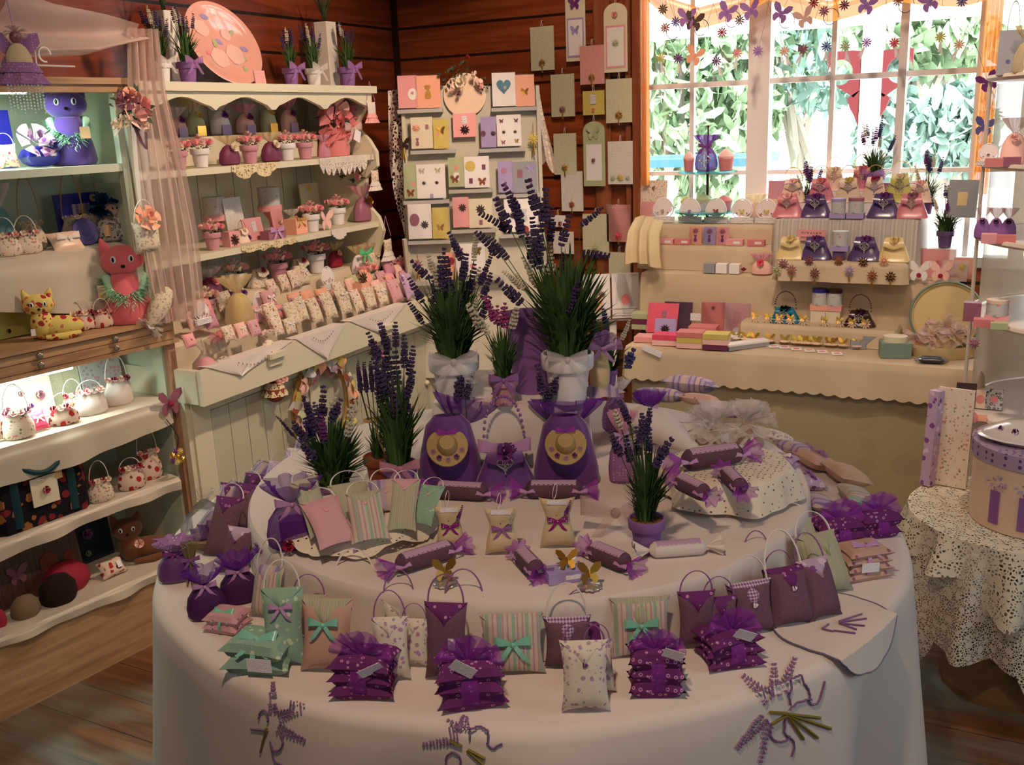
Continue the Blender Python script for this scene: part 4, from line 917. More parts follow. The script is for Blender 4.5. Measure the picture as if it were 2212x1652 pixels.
def orgfan():
    """gathered organza flaring out both sides and up"""
    mb = MB()
    for s, a0 in ((-1, 150), (1, 30), (1, 80), (-1, 110)):
        A = RD(a0)
        mb.grid(lambda u, v: V(((cos(A+(v-.5)*1.25))*u*.8, -.12*sin(9*v+A)*u-.1*u*(1 if A < 1.2 else .5), sin(A+(v-.5)*1.25)*u*.72+.05*sin(14*v)*u)), 5, 12)
    mb.ell((0, 0, 0), .09, 8, 6); return mb
def gather_bag(label, p, h, w, body, top, rz=None, ribbon=None, group=None, name='organza_bag', extra=None, cat='sachet bag', d=.6, spread=1.0, ell=None):
    """drawstring bag: stuffed body, pinched neck, ruffled flare"""
    T = thing(name, label, cat, p, face(p) if rz is None else rz, group)
    part('body', 'gbody', lambda: MB().lathe([(.0, .0), (.38, 0), (.48, .05), (.5, .2), (.44, .42), (.28, .6), (.10, .68)], 24, rip=lambda a, k: 1+.05*sin(9*a)*k+.02*sin(5*a), caps=False), body, T, sc=(w, w*d, h))
    part('ruffle', 'gruf', lambda: MB().lathe([(.09, .67), (.14, .72), (.3, .82), (.42, .93), (.46, 1.0)], 40, rip=lambda a, k: 1+(.05+.2*k)*sin(8*a)+.1*k*sin(13*a), caps=False), top, T, sc=(w*spread, w*spread*.8, h))
    if ribbon: bow(T, (0, -w*.16, h*.68), w*.6, ribbon)
    return T
def candy(label, p, L, r, rz, body, endm, group=None, z=0, ry=0, flower=True, name='cracker_sachet'):
    """cracker-shaped sachet: filled roll, gathered organza ends, little flowers, lace strip"""
    T = thing(name, label, 'sachet', (p[0], p[1], p[2]+r*.93+z), rz, group, ry=ry)
    part('roll', 'croll', lambda: MB().at((0, 0, 0), (0, pi/2, 0)).lathe([(.05, -.62), (.6, -.58), (.95, -.5), (1, -.4), (1, .4), (.95, .5), (.6, .58), (.05, .62)], 18, rip=lambda a, k: 1+.03*sin(5*a)), body, T, sc=(L*.55, r, r))
    part('lace_strip', 'cstrip', lambda: MB().grid(lambda u, v: V(((u-.5)*1.0, 1.02*cos(RD(60+75*v)), 1.02*sin(RD(60+75*v))+.03*sin(60*u)*(v in (0, 1)))), 24, 4), mat('lilac_lace_band', (184, 150, 176), .9), T, sc=(L*.52, r, r))
    for s in (-1, 1):
        e = part('gathered_end', 'cend', lambda: MB().at((0, 0, 0), (0, pi/2, 0)).lathe([(.25, 0), (.2, .15), (.5, .45), (.85, .8), (1.0, 1.0)], 30, rip=lambda a, k: 1+.25*k*sin(7*a), caps=False), endm, T, (s*L*.31, 0, 0), (0, 0, 0 if s > 0 else pi), (L*.2, r*1.25, r*1.0))
        if flower:
            part('flower', 'cflow', lambda: rose(rose(MB(), (-.3, 0, .1), .5, 1, rings=2), (.35, .1, 0), .45, 2, rings=2), MP['lilf'] if s > 0 else MP['orgl'], e, (0, 0, .0), (-.6, 0, 0), (r*1.15/(L*.2), 1.0, 1.15))
    if flower:
        for s in (-1, 1): bow(T, (s*L*.30, -r*.9, -.0), r*1.7, MP['ribl'], (-.3, 0, 0), tails=False)
    return T
def purse(label, p, w, h, bodym, flowm, handle=None, rz=0, group=None, d=.45, name='satin_purse', fil=True, hh=.6):
    """trapezoid purse with gathered flap, rosette, filigree drop and beaded handle"""
    T = thing(name, label, 'purse', p, rz, group)
    def body():
        mb = MB(); prof = [(.5, 0), (.51, .05), (.47, .2), (.36, .55), (.28, .85), (.25, 1.0)]
        def fn(u, v):
            a = 2*pi*u; k = (abs(cos(a))**4+abs(sin(a))**4)**-.25; q = v*(len(prof)-1); i = min(int(q), len(prof)-2); f_ = q-i
            r0 = prof[i][0]+(prof[i+1][0]-prof[i][0])*f_; z = prof[i][1]+(prof[i+1][1]-prof[i][1])*f_
            return V((r0*cos(a)*k, r0*sin(a)*k*d*(1.25-.75*v), z))
        mb.grid(fn, 32, 10, cu_=True); n0 = len(mb.v)
        mb.add([fn(i/32, 0) for i in range(32)], [tuple(range(31, -1, -1))]); mb.add([fn(i/32, 1) for i in range(32)], [tuple(range(32))]); return mb
    part('bag_body', 'purse%.2f' % d, body, bodym, T, sc=(w, w, h))
    part('flap', 'pflap', lambda: MB().grid(lambda u, v: V(((u-.5)*(.54+.16*v)*(1-.12*v*v), -.12-.145*sin(min(1, v*1.2)*pi/2), 1.02-.42*v-.06*cos((u-.5)*6)*v)), 8, 6), bodym, T, sc=(w, w*d/.45, h))
    k, f = rosehead('rose_s', 2)
    part('rosette', k, f, flowm, T, (0, -w*d*.45, h*.9), (.9, 0, 0), w*.2); part('rosette', k, f, flowm, T, (w*.12, -w*d*.36, h*.96), (.8, .4, 0), w*.12)
    if fil: part('filigree', 'filig', filigree, MP['silver'], T, (0, -w*d*.62, h*.62), (.22, 0, 0), (w*.3, w*.3, h*.5), sm=0)
    if handle: part('beaded_handle', 'bhand', lambda: beads([(-.42*cos(pi*k/22), 0, .9*sin(pi*k/22)**.8) for k in range(23)], .035), handle, T, (0, 0, h*.96), sc=(w*.8, w*.8, w*hh))
    return T
def beads(pts, r):
    mb = MB()
    for q in pts: mb.ell(q, r, 7, 5)
    return mb
def filigree():
    mb = MB(); 
    for s in (-1, 1):
        mb.tube([(s*(.1+.3*k/8*1.1)*1, 0, .3-.05*k) if 0 else (s*.45*sin(k*.42), 0, .45-k*.1) for k in range(9)], .035, 5)
        mb.tube([(s*(.25+.14*cos(k*.7)), -.02, .12+.14*sin(k*.7)) for k in range(9)], .03, 5)
        mb.tube([(s*(.12+.08*cos(k*.7)), -.02, -.1+.09*sin(k*.7)) for k in range(9)], .028, 5)
    mb.tube([(0, 0, .5), (0, -.03, -.45)], .035, 5).ell((0, -.03, -.5), .06, 7, 5); return mb
def box_item(label, p, w, h, d, mt, rz=0, group=None, name='gift_box', lid=None, labelm=None, rx=0, cat='box', z=0, ribbon=None):
    T = thing(name, label, cat, (p[0], p[1], p[2]+z), rz, group, rx=rx)
    part('carton', 'ubox', lambda: MB().box((0, 0, .5), (1, 1, 1)), mt, T, sc=(w, d, h if not lid else h*.75), sm=0)
    if lid: part('lid', 'ubox', None, lid, T, (0, 0, h*.70), sc=(w*1.05, d*1.05, h*.3), sm=0)
    if labelm: part('label_sticker', 'usheet', lambda: MB().box((0, 0, 0), (1, .02, 1)), labelm, T, (w*.15, -d*.5-.0006, h*.5), sc=(w*.4, w*.05, h*.4), sm=0)
    if ribbon: bow(T, (0, -d*.5, h*.9), w*.8, ribbon)
    return T
def sun(mb, c, r, n=10, d=.15):
    """petalled sunburst in the x,z plane"""
    x, y, z = c
    for k in range(n):
        a = 2*pi*k/n; b = a+pi/n*.85; e = a-pi/n*.85
        mb.add([(x, y-d*r, z), (x+r*.55*cos(e), y-d*r*.5, z+r*.55*sin(e)), (x+r*cos(a), y, z+r*sin(a)), (x+r*.55*cos(b), y-d*r*.5, z+r*.55*sin(b)), (x+r*.5*cos(a), y-d*r*1.3, z+r*.5*sin(a))], [(0, 1, 4), (1, 2, 4), (2, 3, 4), (3, 0, 4)])
    mb.ell((x, y-d*r*1.4, z), (r*.26, r*.16, r*.26), 8, 6); return mb
def bfly(mb, c, r):
    x, y, z = c
    for s in (-1, 1):
        up_ = [(0, .05), (.15, .55), (.5, .95), (.95, 1.0), (1.0, .6), (.7, .2), (.1, -.05)]; lo = [(.05, -.02), (.55, .05), (.75, -.3), (.6, -.75), (.35, -.85), (.2, -.5), (.05, -.3)]
        for poly, th in ((up_, .25), (lo, .15)):
            vs = [(x+s*q[0]*r, y-abs(q[0])*r*th, z+q[1]*r) for q in poly]; vs2 = [(a, b+.02*r, c_) for a, b, c_ in vs]; n = len(vs)
            mb.add(vs+vs2, [tuple(range(n)), tuple(range(2*n-1, n-1, -1))]+[(i, n+i, n+(i+1) % n, (i+1) % n) for i in range(n)])
    mb.ell((x, y-.02*r, z-.05*r), (.07*r, .08*r, .5*r), 8, 7); return mb
SUNF = ('sunb', lambda: sun(MB(), (0, 0, 0), 1)); BFLF = ('bflyw', lambda: bfly(MB(), (0, 0, 0), 1))
def motif(T, kind, loc, r, mt, mt2=None, rot=(0, 0, 0), name=None):
    if kind == 'sun': return part(name or 'sunburst', *SUNF, mt, T, loc, rot, r, sm=0)
    if kind == 'fly': return part(name or 'butterfly', *BFLF, mt, T, loc, rot, r, sm=0)
    if kind == 'rose': return part(name or 'rosette', 'rose_s', rosehead('rose_s', 2)[1], mt, T, loc, (pi/2-.2+rot[0], 0, rot[2]), r)
    if kind == 'oval': return part(name or 'print', 'ovalm', lambda: MB().prism([(cos(2*pi*k/20), sin(2*pi*k/20)) for k in range(20)], -.06, 0), mt, T, loc, rot, (r*.8, r, r), sm=0)
    if kind == 'rect': return part(name or 'print', 'usheet', lambda: MB().box((0, 0, 0), (1, .02, 1)), mt, T, loc, rot, (r*1.1, .03, r*1.6), sm=0)
    if kind == 'round': return part(name or 'medallion', 'ovalm', lambda: MB().prism([(cos(2*pi*k/20), sin(2*pi*k/20)) for k in range(20)], -.06, 0), mt, T, loc, rot, r, sm=0)
    if kind == 'heart':
        return part(name or 'heart', 'heartm', lambda: MB().prism([(.9*sin(t)**3*1.0, (13*cos(t)-5*cos(2*t)-2*cos(3*t)-cos(4*t))/16) for t in [2*pi*k/24 for k in range(24)]], -.06, 0), mt, T, loc, rot, r, sm=0)
    if kind == 'bottle':
        return part(name or 'vase_print', 'bottlem', lambda: MB().prism([(-.3, -1), (-.45, -.6), (-.35, -.1), (-.15, .2), (-.35, .5), (-.4, .9), (.4, .9), (.35, .5), (.15, .2), (.35, -.1), (.45, -.6), (.3, -1)][::-1], -.06, 0), mt, T, loc, rot, r, sm=0)
def card(label, p, w, h, mt, motifs=(), rz=0, lean=.14, group=None, wrap=True, name='greeting_card', cat='card', th=.004, base=True, z=0):
    T = thing(name, label, cat, (p[0], p[1], p[2]+z), rz, group, rx=-lean)
    part('card', 'cardb', lambda: MB().box((0, 0, .5), (1, 1, 1)), mt, T, sc=(w, th, h), sm=0)
    for (k, x, z_, r, m2) in motifs: motif(T, k, (x*w, -th*.5-.001, z_*h), r*w, m2 if not isinstance(m2, str) else MP[m2])
    if wrap: part('sleeve', 'sleevem', lambda: MB().grid(lambda u, v: V(((u-.5)*1.03, -.5+.12*sin(7*u+3*v), v*1.04)), 8, 8), cello(), T, (0, -.004, -.001), sc=(w, .012, h))
    return T
# =============== GOODS ON THE ROUND TABLE ===============
P1 = lambda x, y: onz(x, y, TZ+.002)
P2 = lambda x, y: onz(x, y, T2Z+.001)
P3 = lambda x, y: onz(x, y, T3Z+.001)
FC = RD(27.4)   # faces the camera squarely
def S(p, n): return mpp(p)*n
def lavpx(label, px, py, pf, potpx, pm, key, cx, cy, Hpx, Wpx, nb, lst, bowm=None, bwpx=0, spread=.04, **k):
    p = pf(px, py); s_ = mpp(p)
    return potted(label, p, potpx*s_, pm, key, Hpx*s_, Wpx*s_, nb, pxs(p, cx, cy, lst, spread), bowm, bwpx*s_ or None, **k)
K = 'spk'; Wt = 'spkw'; Bv = 'spkb'; Mg = 'spkm'
lavpx('large lavender bush in a white pot with white bow, right of centre on riser', 1228, 866, P3, 108, MP['whitep'], 'lavA', 1226, 772, 250, 200, 300, [
 (1122, 412, 1152, 492, 9, K), (1103, 440, 1128, 500, 9, K), (1066, 466, 1128, 508, 8, K), (1170, 410, 1187, 478, 10, K), (1206, 428, 1196, 500, 10, K), (1248, 486, 1228, 545, 9, K), (1322, 482, 1272, 512, 6, K), (1328, 578, 1270, 568, 8, K),
 (1050, 506, 1100, 562, 9, K), (1084, 512, 1118, 560, 7, K), (1172, 482, 1180, 590, 9, K), (1188, 500, 1184, 560, 9, K), (1142, 440, 1150, 520, 8, K), (1260, 612, 1232, 672, 8, K), (1092, 600, 1140, 650, 10, K), (1232, 565, 1226, 640, 8, K), (1196, 590, 1190, 660, 9, K), (1160, 520, 1166, 590, 8, K), (1215, 470, 1205, 540, 8, K),
 (1106, 580, 1146, 622, 6, Wt), (1150, 558, 1172, 622, 7, Wt), (1206, 538, 1202, 606, 8, Wt), (1186, 620, 1188, 660, 6, Wt), (1128, 600, 1150, 640, 5, Wt)], MP['orgw'], 84, .055, bowz=None)
lavpx('bushy lavender in a white pot with wide white bow, left on riser', 985, 868, P3, 104, MP['whitep'], 'lavB', 984, 776, 210, 165, 240, [
 (1000, 514, 1020, 572, 7, K), (918, 565, 950, 600, 8, K), (988, 545, 988, 640, 9, K), (978, 560, 975, 630, 9, K), (1085, 556, 1052, 622, 6, K), (908, 600, 932, 652, 7, K), (898, 655, 926, 706, 6, K), (1048, 590, 1030, 650, 8, K), (1020, 600, 1012, 668, 9, K), (1070, 650, 1050, 690, 8, K), (1010, 640, 1005, 700, 8, K), (958, 600, 962, 660, 8, K), (1030, 560, 1018, 610, 8, K), (1078, 600, 1055, 650, 7, K),
 (965, 572, 968, 625, 7, Wt), (940, 630, 955, 690, 6, Wt), (1060, 598, 1036, 655, 7, Wt), (1056, 528, 1046, 584, 6, Wt), (950, 560, 960, 600, 6, Wt), (1048, 640, 1030, 690, 6, Wt)], MP['orgw'], 100, .05)
lavpx('small lavender with white and magenta heads in a dusty pink pot', 1090, 872, P3, 62, MP['pinkp'], 'lavC', 1090, 812, 130, 84, 150, [
 (1028, 650, 1058, 706, 9, Wt), (1066, 636, 1086, 692, 8, Mg), (1104, 655, 1102, 706, 9, Mg), (1132, 656, 1116, 706, 8, Wt), (1044, 668, 1066, 712, 8, Wt), (1088, 660, 1092, 700, 7, Mg)], MP['lil'], 0, .03)
lavpx('tall dark lavender in a purple pot with lilac bow, left of riser', 868, 1066, P2, 72, MP['lilp'], 'lavD', 868, 1000, 225, 120, 260, [
 (835, 712, 852, 770, 8, K), (862, 694, 872, 752, 8, K), (892, 700, 888, 750, 7, K), (908, 722, 900, 790, 8, K), (842, 760, 852, 830, 9, K), (866, 760, 868, 830, 10, K), (884, 770, 882, 840, 10, K), (925, 760, 908, 820, 8, K), (838, 840, 850, 900, 9, K), (872, 820, 872, 890, 10, K), (900, 840, 892, 900, 9, K), (852, 800, 856, 850, 9, K), (916, 800, 900, 850, 8, K)], MP['orgp'], 84, .04)
lavpx('wide lavender bush in a shallow purple bowl, front left of riser', 725, 1086, P2, 46, MP['lilp'], 'lavE', 730, 1048, 165, 160, 300, [
 (664, 896, 690, 940, 9, K), (696, 838, 706, 920, 8, K), (736, 834, 722, 905, 9, K), (766, 858, 742, 902, 9, K), (676, 930, 700, 975, 9, K), (632, 880, 662, 930, 3, K), (712, 880, 716, 950, 8, K), (752, 876, 748, 916, 10, Wt), (794, 884, 778, 930, 9, Wt), (784, 905, 770, 940, 8, Wt), (688, 900, 700, 950, 8, 'spkb'), (724, 890, 722, 950, 8, 'rosev')], None, 0, .05, pot=bowlpot_mesh, potkey='bowlpot')
lavpx('lavender in a small purple pot, front right on the round tier', 1397, 1188, P2, 76, MP['lilp'], 'lavF', 1397, 1118, 190, 110, 220, [
 (1353, 852, 1372, 902, 7, K), (1416, 868, 1402, 925, 7, K), (1398, 885, 1394, 945, 8, K), (1452, 934, 1430, 975, 10, K), (1438, 950, 1420, 990, 9, K), (1330, 922, 1350, 975, 8, K), (1382, 930, 1384, 990, 8, K), (1360, 945, 1368, 1000, 8, K), (1412, 930, 1404, 985, 8, K), (1342, 872, 1354, 912, 7, Wt), (1372, 900, 1376, 950, 6, Wt)], None, 0, .035)
lavpx('small lavender plant behind the cream doll, blue violet heads', 1316, 832, P3, 36, MP['lilp'], 'lavG', 1316, 796, 90, 90, 90, [
 (1265, 650, 1278, 706, 6, Bv), (1290, 664, 1290, 716, 6, Bv), (1311, 658, 1316, 716, 6, Bv), (1366, 690, 1346, 730, 5, Wt), (1366, 752, 1356, 790, 10, Bv), (1300, 700, 1302, 730, 5, K)], None, 0, .02)
# lavender bunch in terracotta pot tied with raffia
p = P2(820, 1040); s_ = mpp(p)
T = thing('potted_lavender', 'dried lavender bunch tied with raffia in a terracotta pot, behind left', 'potted plant', p, face(p))
part('pot', 'pot', pot_mesh, MP['terra'], T, sc=60*s_)
lav_parts(T, 'lavH', 90*s_, 60*s_, 90, [(x*s_, y*s_, 148*s_, x*s_*1.1, y*s_*1.1, (206+rnd.uniform(-6, 8))*s_, 6*s_, K) for x in (-24, -12, 0, 12, 24) for y in (-12, 4, 16)], MP['leaf'], zr=56*s_)
part('raffia_tie', None, MB().tube([(22*s_*cos(2*pi*k/16), 14*s_*sin(2*pi*k/16), 140*s_) for k in range(16)], 3*s_, 5, closed=True).tube([(0, -15*s_, 138*s_), (6*s_, -24*s_, 100*s_), (16*s_, -28*s_, 72*s_)], 2*s_, 4), MP['raffia'], T)
# tall lilac vase and mauve box behind
p = P3(1150, 842); s_ = mpp(p)
T = thing('vase', 'tall matt lilac vase standing behind the pink potted lavender', 'vase', p); part('vase_body', 'vase', lambda: MB().lathe([(.0, 0), (.34, 0), (.36, .1), (.44, .8), (.5, 1), (.44, 1), (.38, .7), (.3, .1), (0, .08)], 24, caps=False), MP['lil'], T, sc=(112*s_, 112*s_, 170*s_))
# lavender sprigs stuck up behind the purple bags
for px, py, tips, key, lab in ((1014, 1000, [(1020, 792, 1010, 850), (1036, 812, 1022, 860), (1008, 815, 1006, 870)], 'sprA', 'bunch of dark lavender sprigs behind the left hat bag'), (1195, 1000, [(1180, 786, 1186, 850), (1218, 806, 1206, 850), (1198, 830, 1196, 875)], 'sprB', 'bunch of dark lavender sprigs between purse and right hat bag')):
    p = onz(px, 1036, T2Z+.001)+V((0, 0, 0)); s_ = mpp(p); T = thing('lavender_bunch', lab, 'dried flowers', p-V((sin(FC)*-.0, 0, 0)), face(p))
    lav_parts(T, key, 120*s_, 30*s_, 24, pxs(p, px, 1036, [(*q, 8, K) for q in tips], .01), MP['leaf'])
# hat bags and beaded purse in front of the riser
def hat(T, loc, r, rot):
    h = part('straw_hat', 'hatm', lambda: MB().lathe([(1.0, 0), (.98, .05), (.5, .1), (.46, .42), (.36, .6), (.0, .66)], 28, rip=lambda a, k: 1+.02*sin(3*a), caps=False), MP['straw'], T, loc, rot, r, bake=False)
    for k_ in range(5):
        a = RD(200+35*k_); part('hat_flower', 'rose_s', rosehead('rose_s', 2)[1], MP['rosev'] if k_ % 2 else MP['orgl'], h, (.72*cos(a), .72*sin(a), .12), (0, 0, a), .2)
    bow(h, (0, .62, .2), .95, MP['orgm'], (-pi/2, 0, 0)); return h
for px, lab, hx, hz in ((975, 'large purple satin sachet bag with straw hat, left one', -4, 96), (1224, 'large purple satin sachet bag with straw hat, right one', 0, 100)):
    p = P2(px, 1044); s_ = mpp(p); T = thing('hat_sachet_bag', lab, 'sachet bag', p, face(p), 'purple straw hat bags before the riser')
    part('body', 'hbag', lambda: MB().lathe([(.0, .0), (.46, 0), (.5, .03), (.49, .16), (.42, .38), (.33, .62), (.2, .72)], 28, rip=lambda a, k: 1+.03*sin(7*a)*k+.02*sin(3*a), caps=False), MP['purp'], T, sc=(142*s_, 62*s_, 215*s_))
    part('ruffle', 'gruf', None, MP['org'], T, (0, 8*s_, -20*s_), (-.15, .25 if px < 1100 else 0, 0), (150*s_, 70*s_, 200*s_)) if 'gruf' in MESH else part('ruffle', 'gruf', lambda: MB().lathe([(.09, .67), (.14, .72), (.3, .82), (.42, .93), (.46, 1.0)], 40, rip=lambda a, k: 1+(.05+.2*k)*sin(8*a)+.1*k*sin(13*a), caps=False), MP['org'], T, (0, 6*s_, -12*s_), (-.15, .25 if px < 1100 else 0, 0), (150*s_, 70*s_, 200*s_))
    hat(T, (hx*s_, -38*s_, hz*s_), 44*s_, (pi/2-.72, 0, 0))
p = P2(1093, 1046); s_ = mpp(p)
T = purse('purple purse sachet with plum rose, silver drop and beaded handle', p, 128*s_, 92*s_, MP['purp'], MP['rosev'], MP['bead'], face(p), None, .38, 'beaded_purse_sachet', True, .95)
bow(T, (0, -14*s_, 84*s_), 112*s_, MP['ribl'], tails=False); part('rosette', 'rose_s', None, MP['rosev'], T, (0, -34*s_, 80*s_), (1.2, 0, 0), 26*s_)
# cream bottle shaped doll with lilac bow, at the riser corner
p = P3(1296, 842); s_ = mpp(p)
T = thing('cloth_doll', 'cream bottle shaped cloth doll with big lilac organza bow', 'doll', p, face(p))
part('body', 'doll', lambda: MB().lathe([(0, 0), (.3, 0), (.42, .2), (.45, .5), (.36, .78), (.2, .9), (.24, 1.0), (0, 1.05)], 20, caps=False), mat('cream_felt', (206, 184, 140), .9), T, sc=(50*s_, 50*s_, 92*s_))
part('skirt', 'dskirt', lambda: MB().lathe([(.35, .25), (.6, .12), (.9, 0)], 36, rip=lambda a, k: 1+.22*k*sin(6*a), caps=False), MP['lilst'], T, (0, 0, -8*s_), sc=(52*s_, 40*s_, 90*s_))
part('organza_bow', 'orgfan', orgfan, MP['orgl'], T, (8*s_, -16*s_, 98*s_), (.1, 0, 0), 52*s_); bow(T, (6*s_, -22*s_, 96*s_), 60*s_, MP['ribl'])
# dotted lilac fabric dolls/bags at the right side of the riser
for px, py, h, w, b, r_, lab in ((1345, 1010, 128, 60, 'dot', 'orgp', 'dotted lilac sachet bag leaning on the right side of the riser'), (1330, 905, 85, 60, 'dot', 'orgw', 'dotted pink lilac bag high at the riser corner with white frill'), (1402, 930, 84, 66, 'orgl', 'org', 'lilac organza bag with rosette behind the right lavender')):
    p = P2(px, py+30) if py > 1000 else onz(px, py, T2Z+.03); s_ = mpp(p); p.z = T2Z+.001
    gather_bag(lab, p, (h+30)*s_, w*s_, MP[b], MP[r_], None, MP['ribl'])
# goose
p = P2(1440, 992); s_ = mpp(p)
T = thing('goose_toy', 'white cloth goose with yellow beak lying behind the right lavender', 'stuffed toy', p, face(p))
def goose():
    mb = MB(); pts = [(-95, 40, 78), (-60, 34, 82), (-20, 28, 66), (20, 16, 46), (48, 6, 26)]; rr = [8, 30, 38, 30, 17]
    mb.tube([V(q)*s_ for q in pts], [r*s_ for r in rr], 14); mb.ell(V((52, 4, 22))*s_, 19*s_, 14, 10); return mb
part('body', None, goose(), MP['wlin'], T)
part('beak', None, MB().at(V((68, 0, 18))*s_, (0, pi/2+.35, 0)).lathe([(10*s_, 0), (7*s_, 12*s_), (1*s_, 26*s_)], 10), MP['yel'], T)
part('eye', None, MB().ell(V((58, -15, 28))*s_, 2.4*s_), MP['blk'], T)
# white tulle pouffe bags
def tulleball(T, loc, r, mt, seed, n=16, name='tulle_puff'):
    def f():
        mb = MB(); rr = random.Random(seed)
        for i in range(n):
            a = rr.uniform(0, 6.28); e = rr.uniform(-.25, 1.3); mb.at((0, 0, 0), (0, -e, a)); ph = rr.uniform(0, 6)
            mb.grid(lambda u, v: V((.25+.8*u, (v-.5)*(.2+1.0*u), .12*sin(9*v+ph)*u+.1*sin(5*u))), 4, 10)
        mb.M = None; return mb
    return part(name, 'tullep%d_%d' % (seed, n), f, mt, T, loc, sc=r)
for px, py, r, lab, sd in ((1538, 975, 52, 'big white tulle puff bag, left of the pair behind the goose', 3), (1612, 968, 50, 'big white tulle puff bag with satin bow, right of the pair', 5)):
    p = P2(px, py); s_ = mpp(p); T = thing('tulle_bag', lab, 'gift bag', p, face(p), 'white tulle puff bags')
    part('body', 'tbody', lambda: MB().lathe([(0, 0), (.8, 0), (.95, .3), (.8, .8), (.3, 1.1), (.12, 1.2)], 20, rip=lambda a, k: 1+.06*sin(8*a), caps=False), MP['beige'], T, sc=(r*s_*.8, r*s_*.6, r*s_*.8))
    tulleball(T, (0, 0, r*s_*.95), r*s_*1.15, MP['orgw'], sd, 22); bow(T, (6*s_, -r*s_*.55, r*s_*.75), r*s_*1.1, MP['ribw'])
# cracker sachets
def cpx(lab, xa, ya, xb, yb, r, pf, body='ppl2', **k):
    a, b = pf(xa, ya), pf(xb, yb); c = (a+b)/2; return candy(lab, c, (b-a).length, r*mpp(c), atan2(b.y-a.y, b.x-a.x), fab('lavender_net_roll', (110, 78, 92), (84, 56, 66), kind='plain', scale=260) if body == 'ppl2' else MP[body], MP['orgm'] if body == 'ppl2' else MP['wlin'], 'lavender cracker sachets' if body == 'ppl2' else None, **k)
cpx('lavender cracker sachet lying before the left hat bag', 910, 1072, 1085, 1082, 20, P2)
cpx('lavender cracker sachet lying before the right hat bag', 1105, 1074, 1290, 1074, 20, P2)
cpx('lavender cracker sachet angled at the front left of the tier', 826, 1250, 1010, 1192, 22, P2)
cpx('lavender cracker sachet end-on beside the lilac box', 1118, 1206, 1170, 1262, 22, P2)
cpx('lavender cracker sachet slanting down right of the lilac box', 1258, 1196, 1378, 1246, 22, P2)
cpx('white linen cracker sachet with cream bows at the right front', 1372, 1206, 1556, 1192, 18, P2, 'wlin', flower=False)
# lilac box with butterfly, two gilt butterflies
p = P2(1220, 1250); s_ = mpp(p)
box_item('small lilac soap box with price label at the tier front', p, 84*s_, 26*s_, 44*s_, MP['lav'], FC+RD(14), labelm=MP['tag'], name='soap_box')
p2_ = V((p.x, p.y+.01, p.z+26*s_+.002)); T = thing('butterfly_clip', 'silver and gold butterfly clip resting on the lilac box', 'ornament', p2_, FC, rx=-.9)
motif(T, 'sun', (0, -.004, 0), 26*s_, MP['silver'], name='scalloped_base'); motif(T, 'fly', (0, -.014, 0), 24*s_, MP['gold'])
for px, py, lab in ((962, 1262, 'gilt butterfly clip on white scalloped base, left front of the tier'), (1274, 1268, 'gilt butterfly clip on white scalloped base, right front of the tier')):
    p = P2(px, py); s_ = mpp(p); T = thing('butterfly_clip', lab, 'ornament', (p.x, p.y, p.z+.006), FC, 'gilt butterfly clips')
    part('scalloped_base', 'scal', lambda: MB().lathe([(0, 0), (.9, 0), (1, .15), (.8, .3), (0, .35)], 40, rip=lambda a, k: 1+.08*sin(12*a), caps=False), MP['silver'], T, (0, 0, -.005), sc=27*s_); motif(T, 'fly', (0, 0, 24*s_), 26*s_, MP['gold'], rot=(-.35, 0, 0))
# cream linen sachets with ribbons and sprigs
for px, py, w, h, lab, fx in ((975, 1188, 62, 100, 'cream linen pouch with dotted purple ribbon and sprig, left of three', 0), (1086, 1196, 70, 104, 'cream linen pouch with white pansy sprig, middle of three', 1), (1206, 1182, 72, 112, 'cream linen pouch with dotted purple ribbon and sprig, right of three', 0)):
    p = P2(px, py); s_ = mpp(p); T = thing('linen_pouch', lab, 'sachet', p, face(p), 'cream linen pouches', rx=-.12)
    part('body', 'lpouch', lambda: (lambda mb: setattr(mb, 'v', [V((q.x*(1-.28*sin(min(1, max(0, q.z+.6)/1.1)*pi)**2 if 0 else 1-.26*max(0, 1-abs(q.z-.18)/.5)), q.y*(1-.5*max(0, 1-abs(q.z-.18)/.5)), q.z)) for q in mb.v]) or mb)(pillow(1, 1.45, .5, 12)()), MP['linen'], T, (0, 0, h*s_*.5), sc=(w*s_*1.1, w*s_, h*s_/1.45))
    part('loop', 'rloop', lambda: MB().grid(lambda u, v: V((.12*sin(2*pi*u), .1*(v-.5), .5-.5*cos(2*pi*u))), 16, 2), MP['ribw'], T, (-w*.1*s_, 0, h*s_*.96), (0, .2, .4), 36*s_)
    hang_tag(T, (0, -w*.18*s_, h*s_*.92), w*.6*s_, 10*s_, (.1, .05, 0))
    bow(T, (0, -w*.2*s_, h*s_*.56), w*.62*s_, MP['ribd'] if not fx else MP['cordp'])
    lav_parts(T, 'sprC%d' % fx, 34*s_, 26*s_, 14, [(16*s_, -20*s_, 20*s_, 30*s_, -20*s_, 52*s_, 5*s_, 'rosev' if not fx else 'spkw')], MP['leaf'], zr=h*s_*.5)
# taupe ribbon swirl right of the pouches
p = P2(1330, 1150); s_ = mpp(p); T = thing('ribbon_bow', 'large taupe organza ribbon bow lying left of the purple pot', 'ribbon', p, face(p))
bow(T, (0, 0, 46*s_), 150*s_, MP['ribt'], (-.3, 0, 0), name='bow_loops')
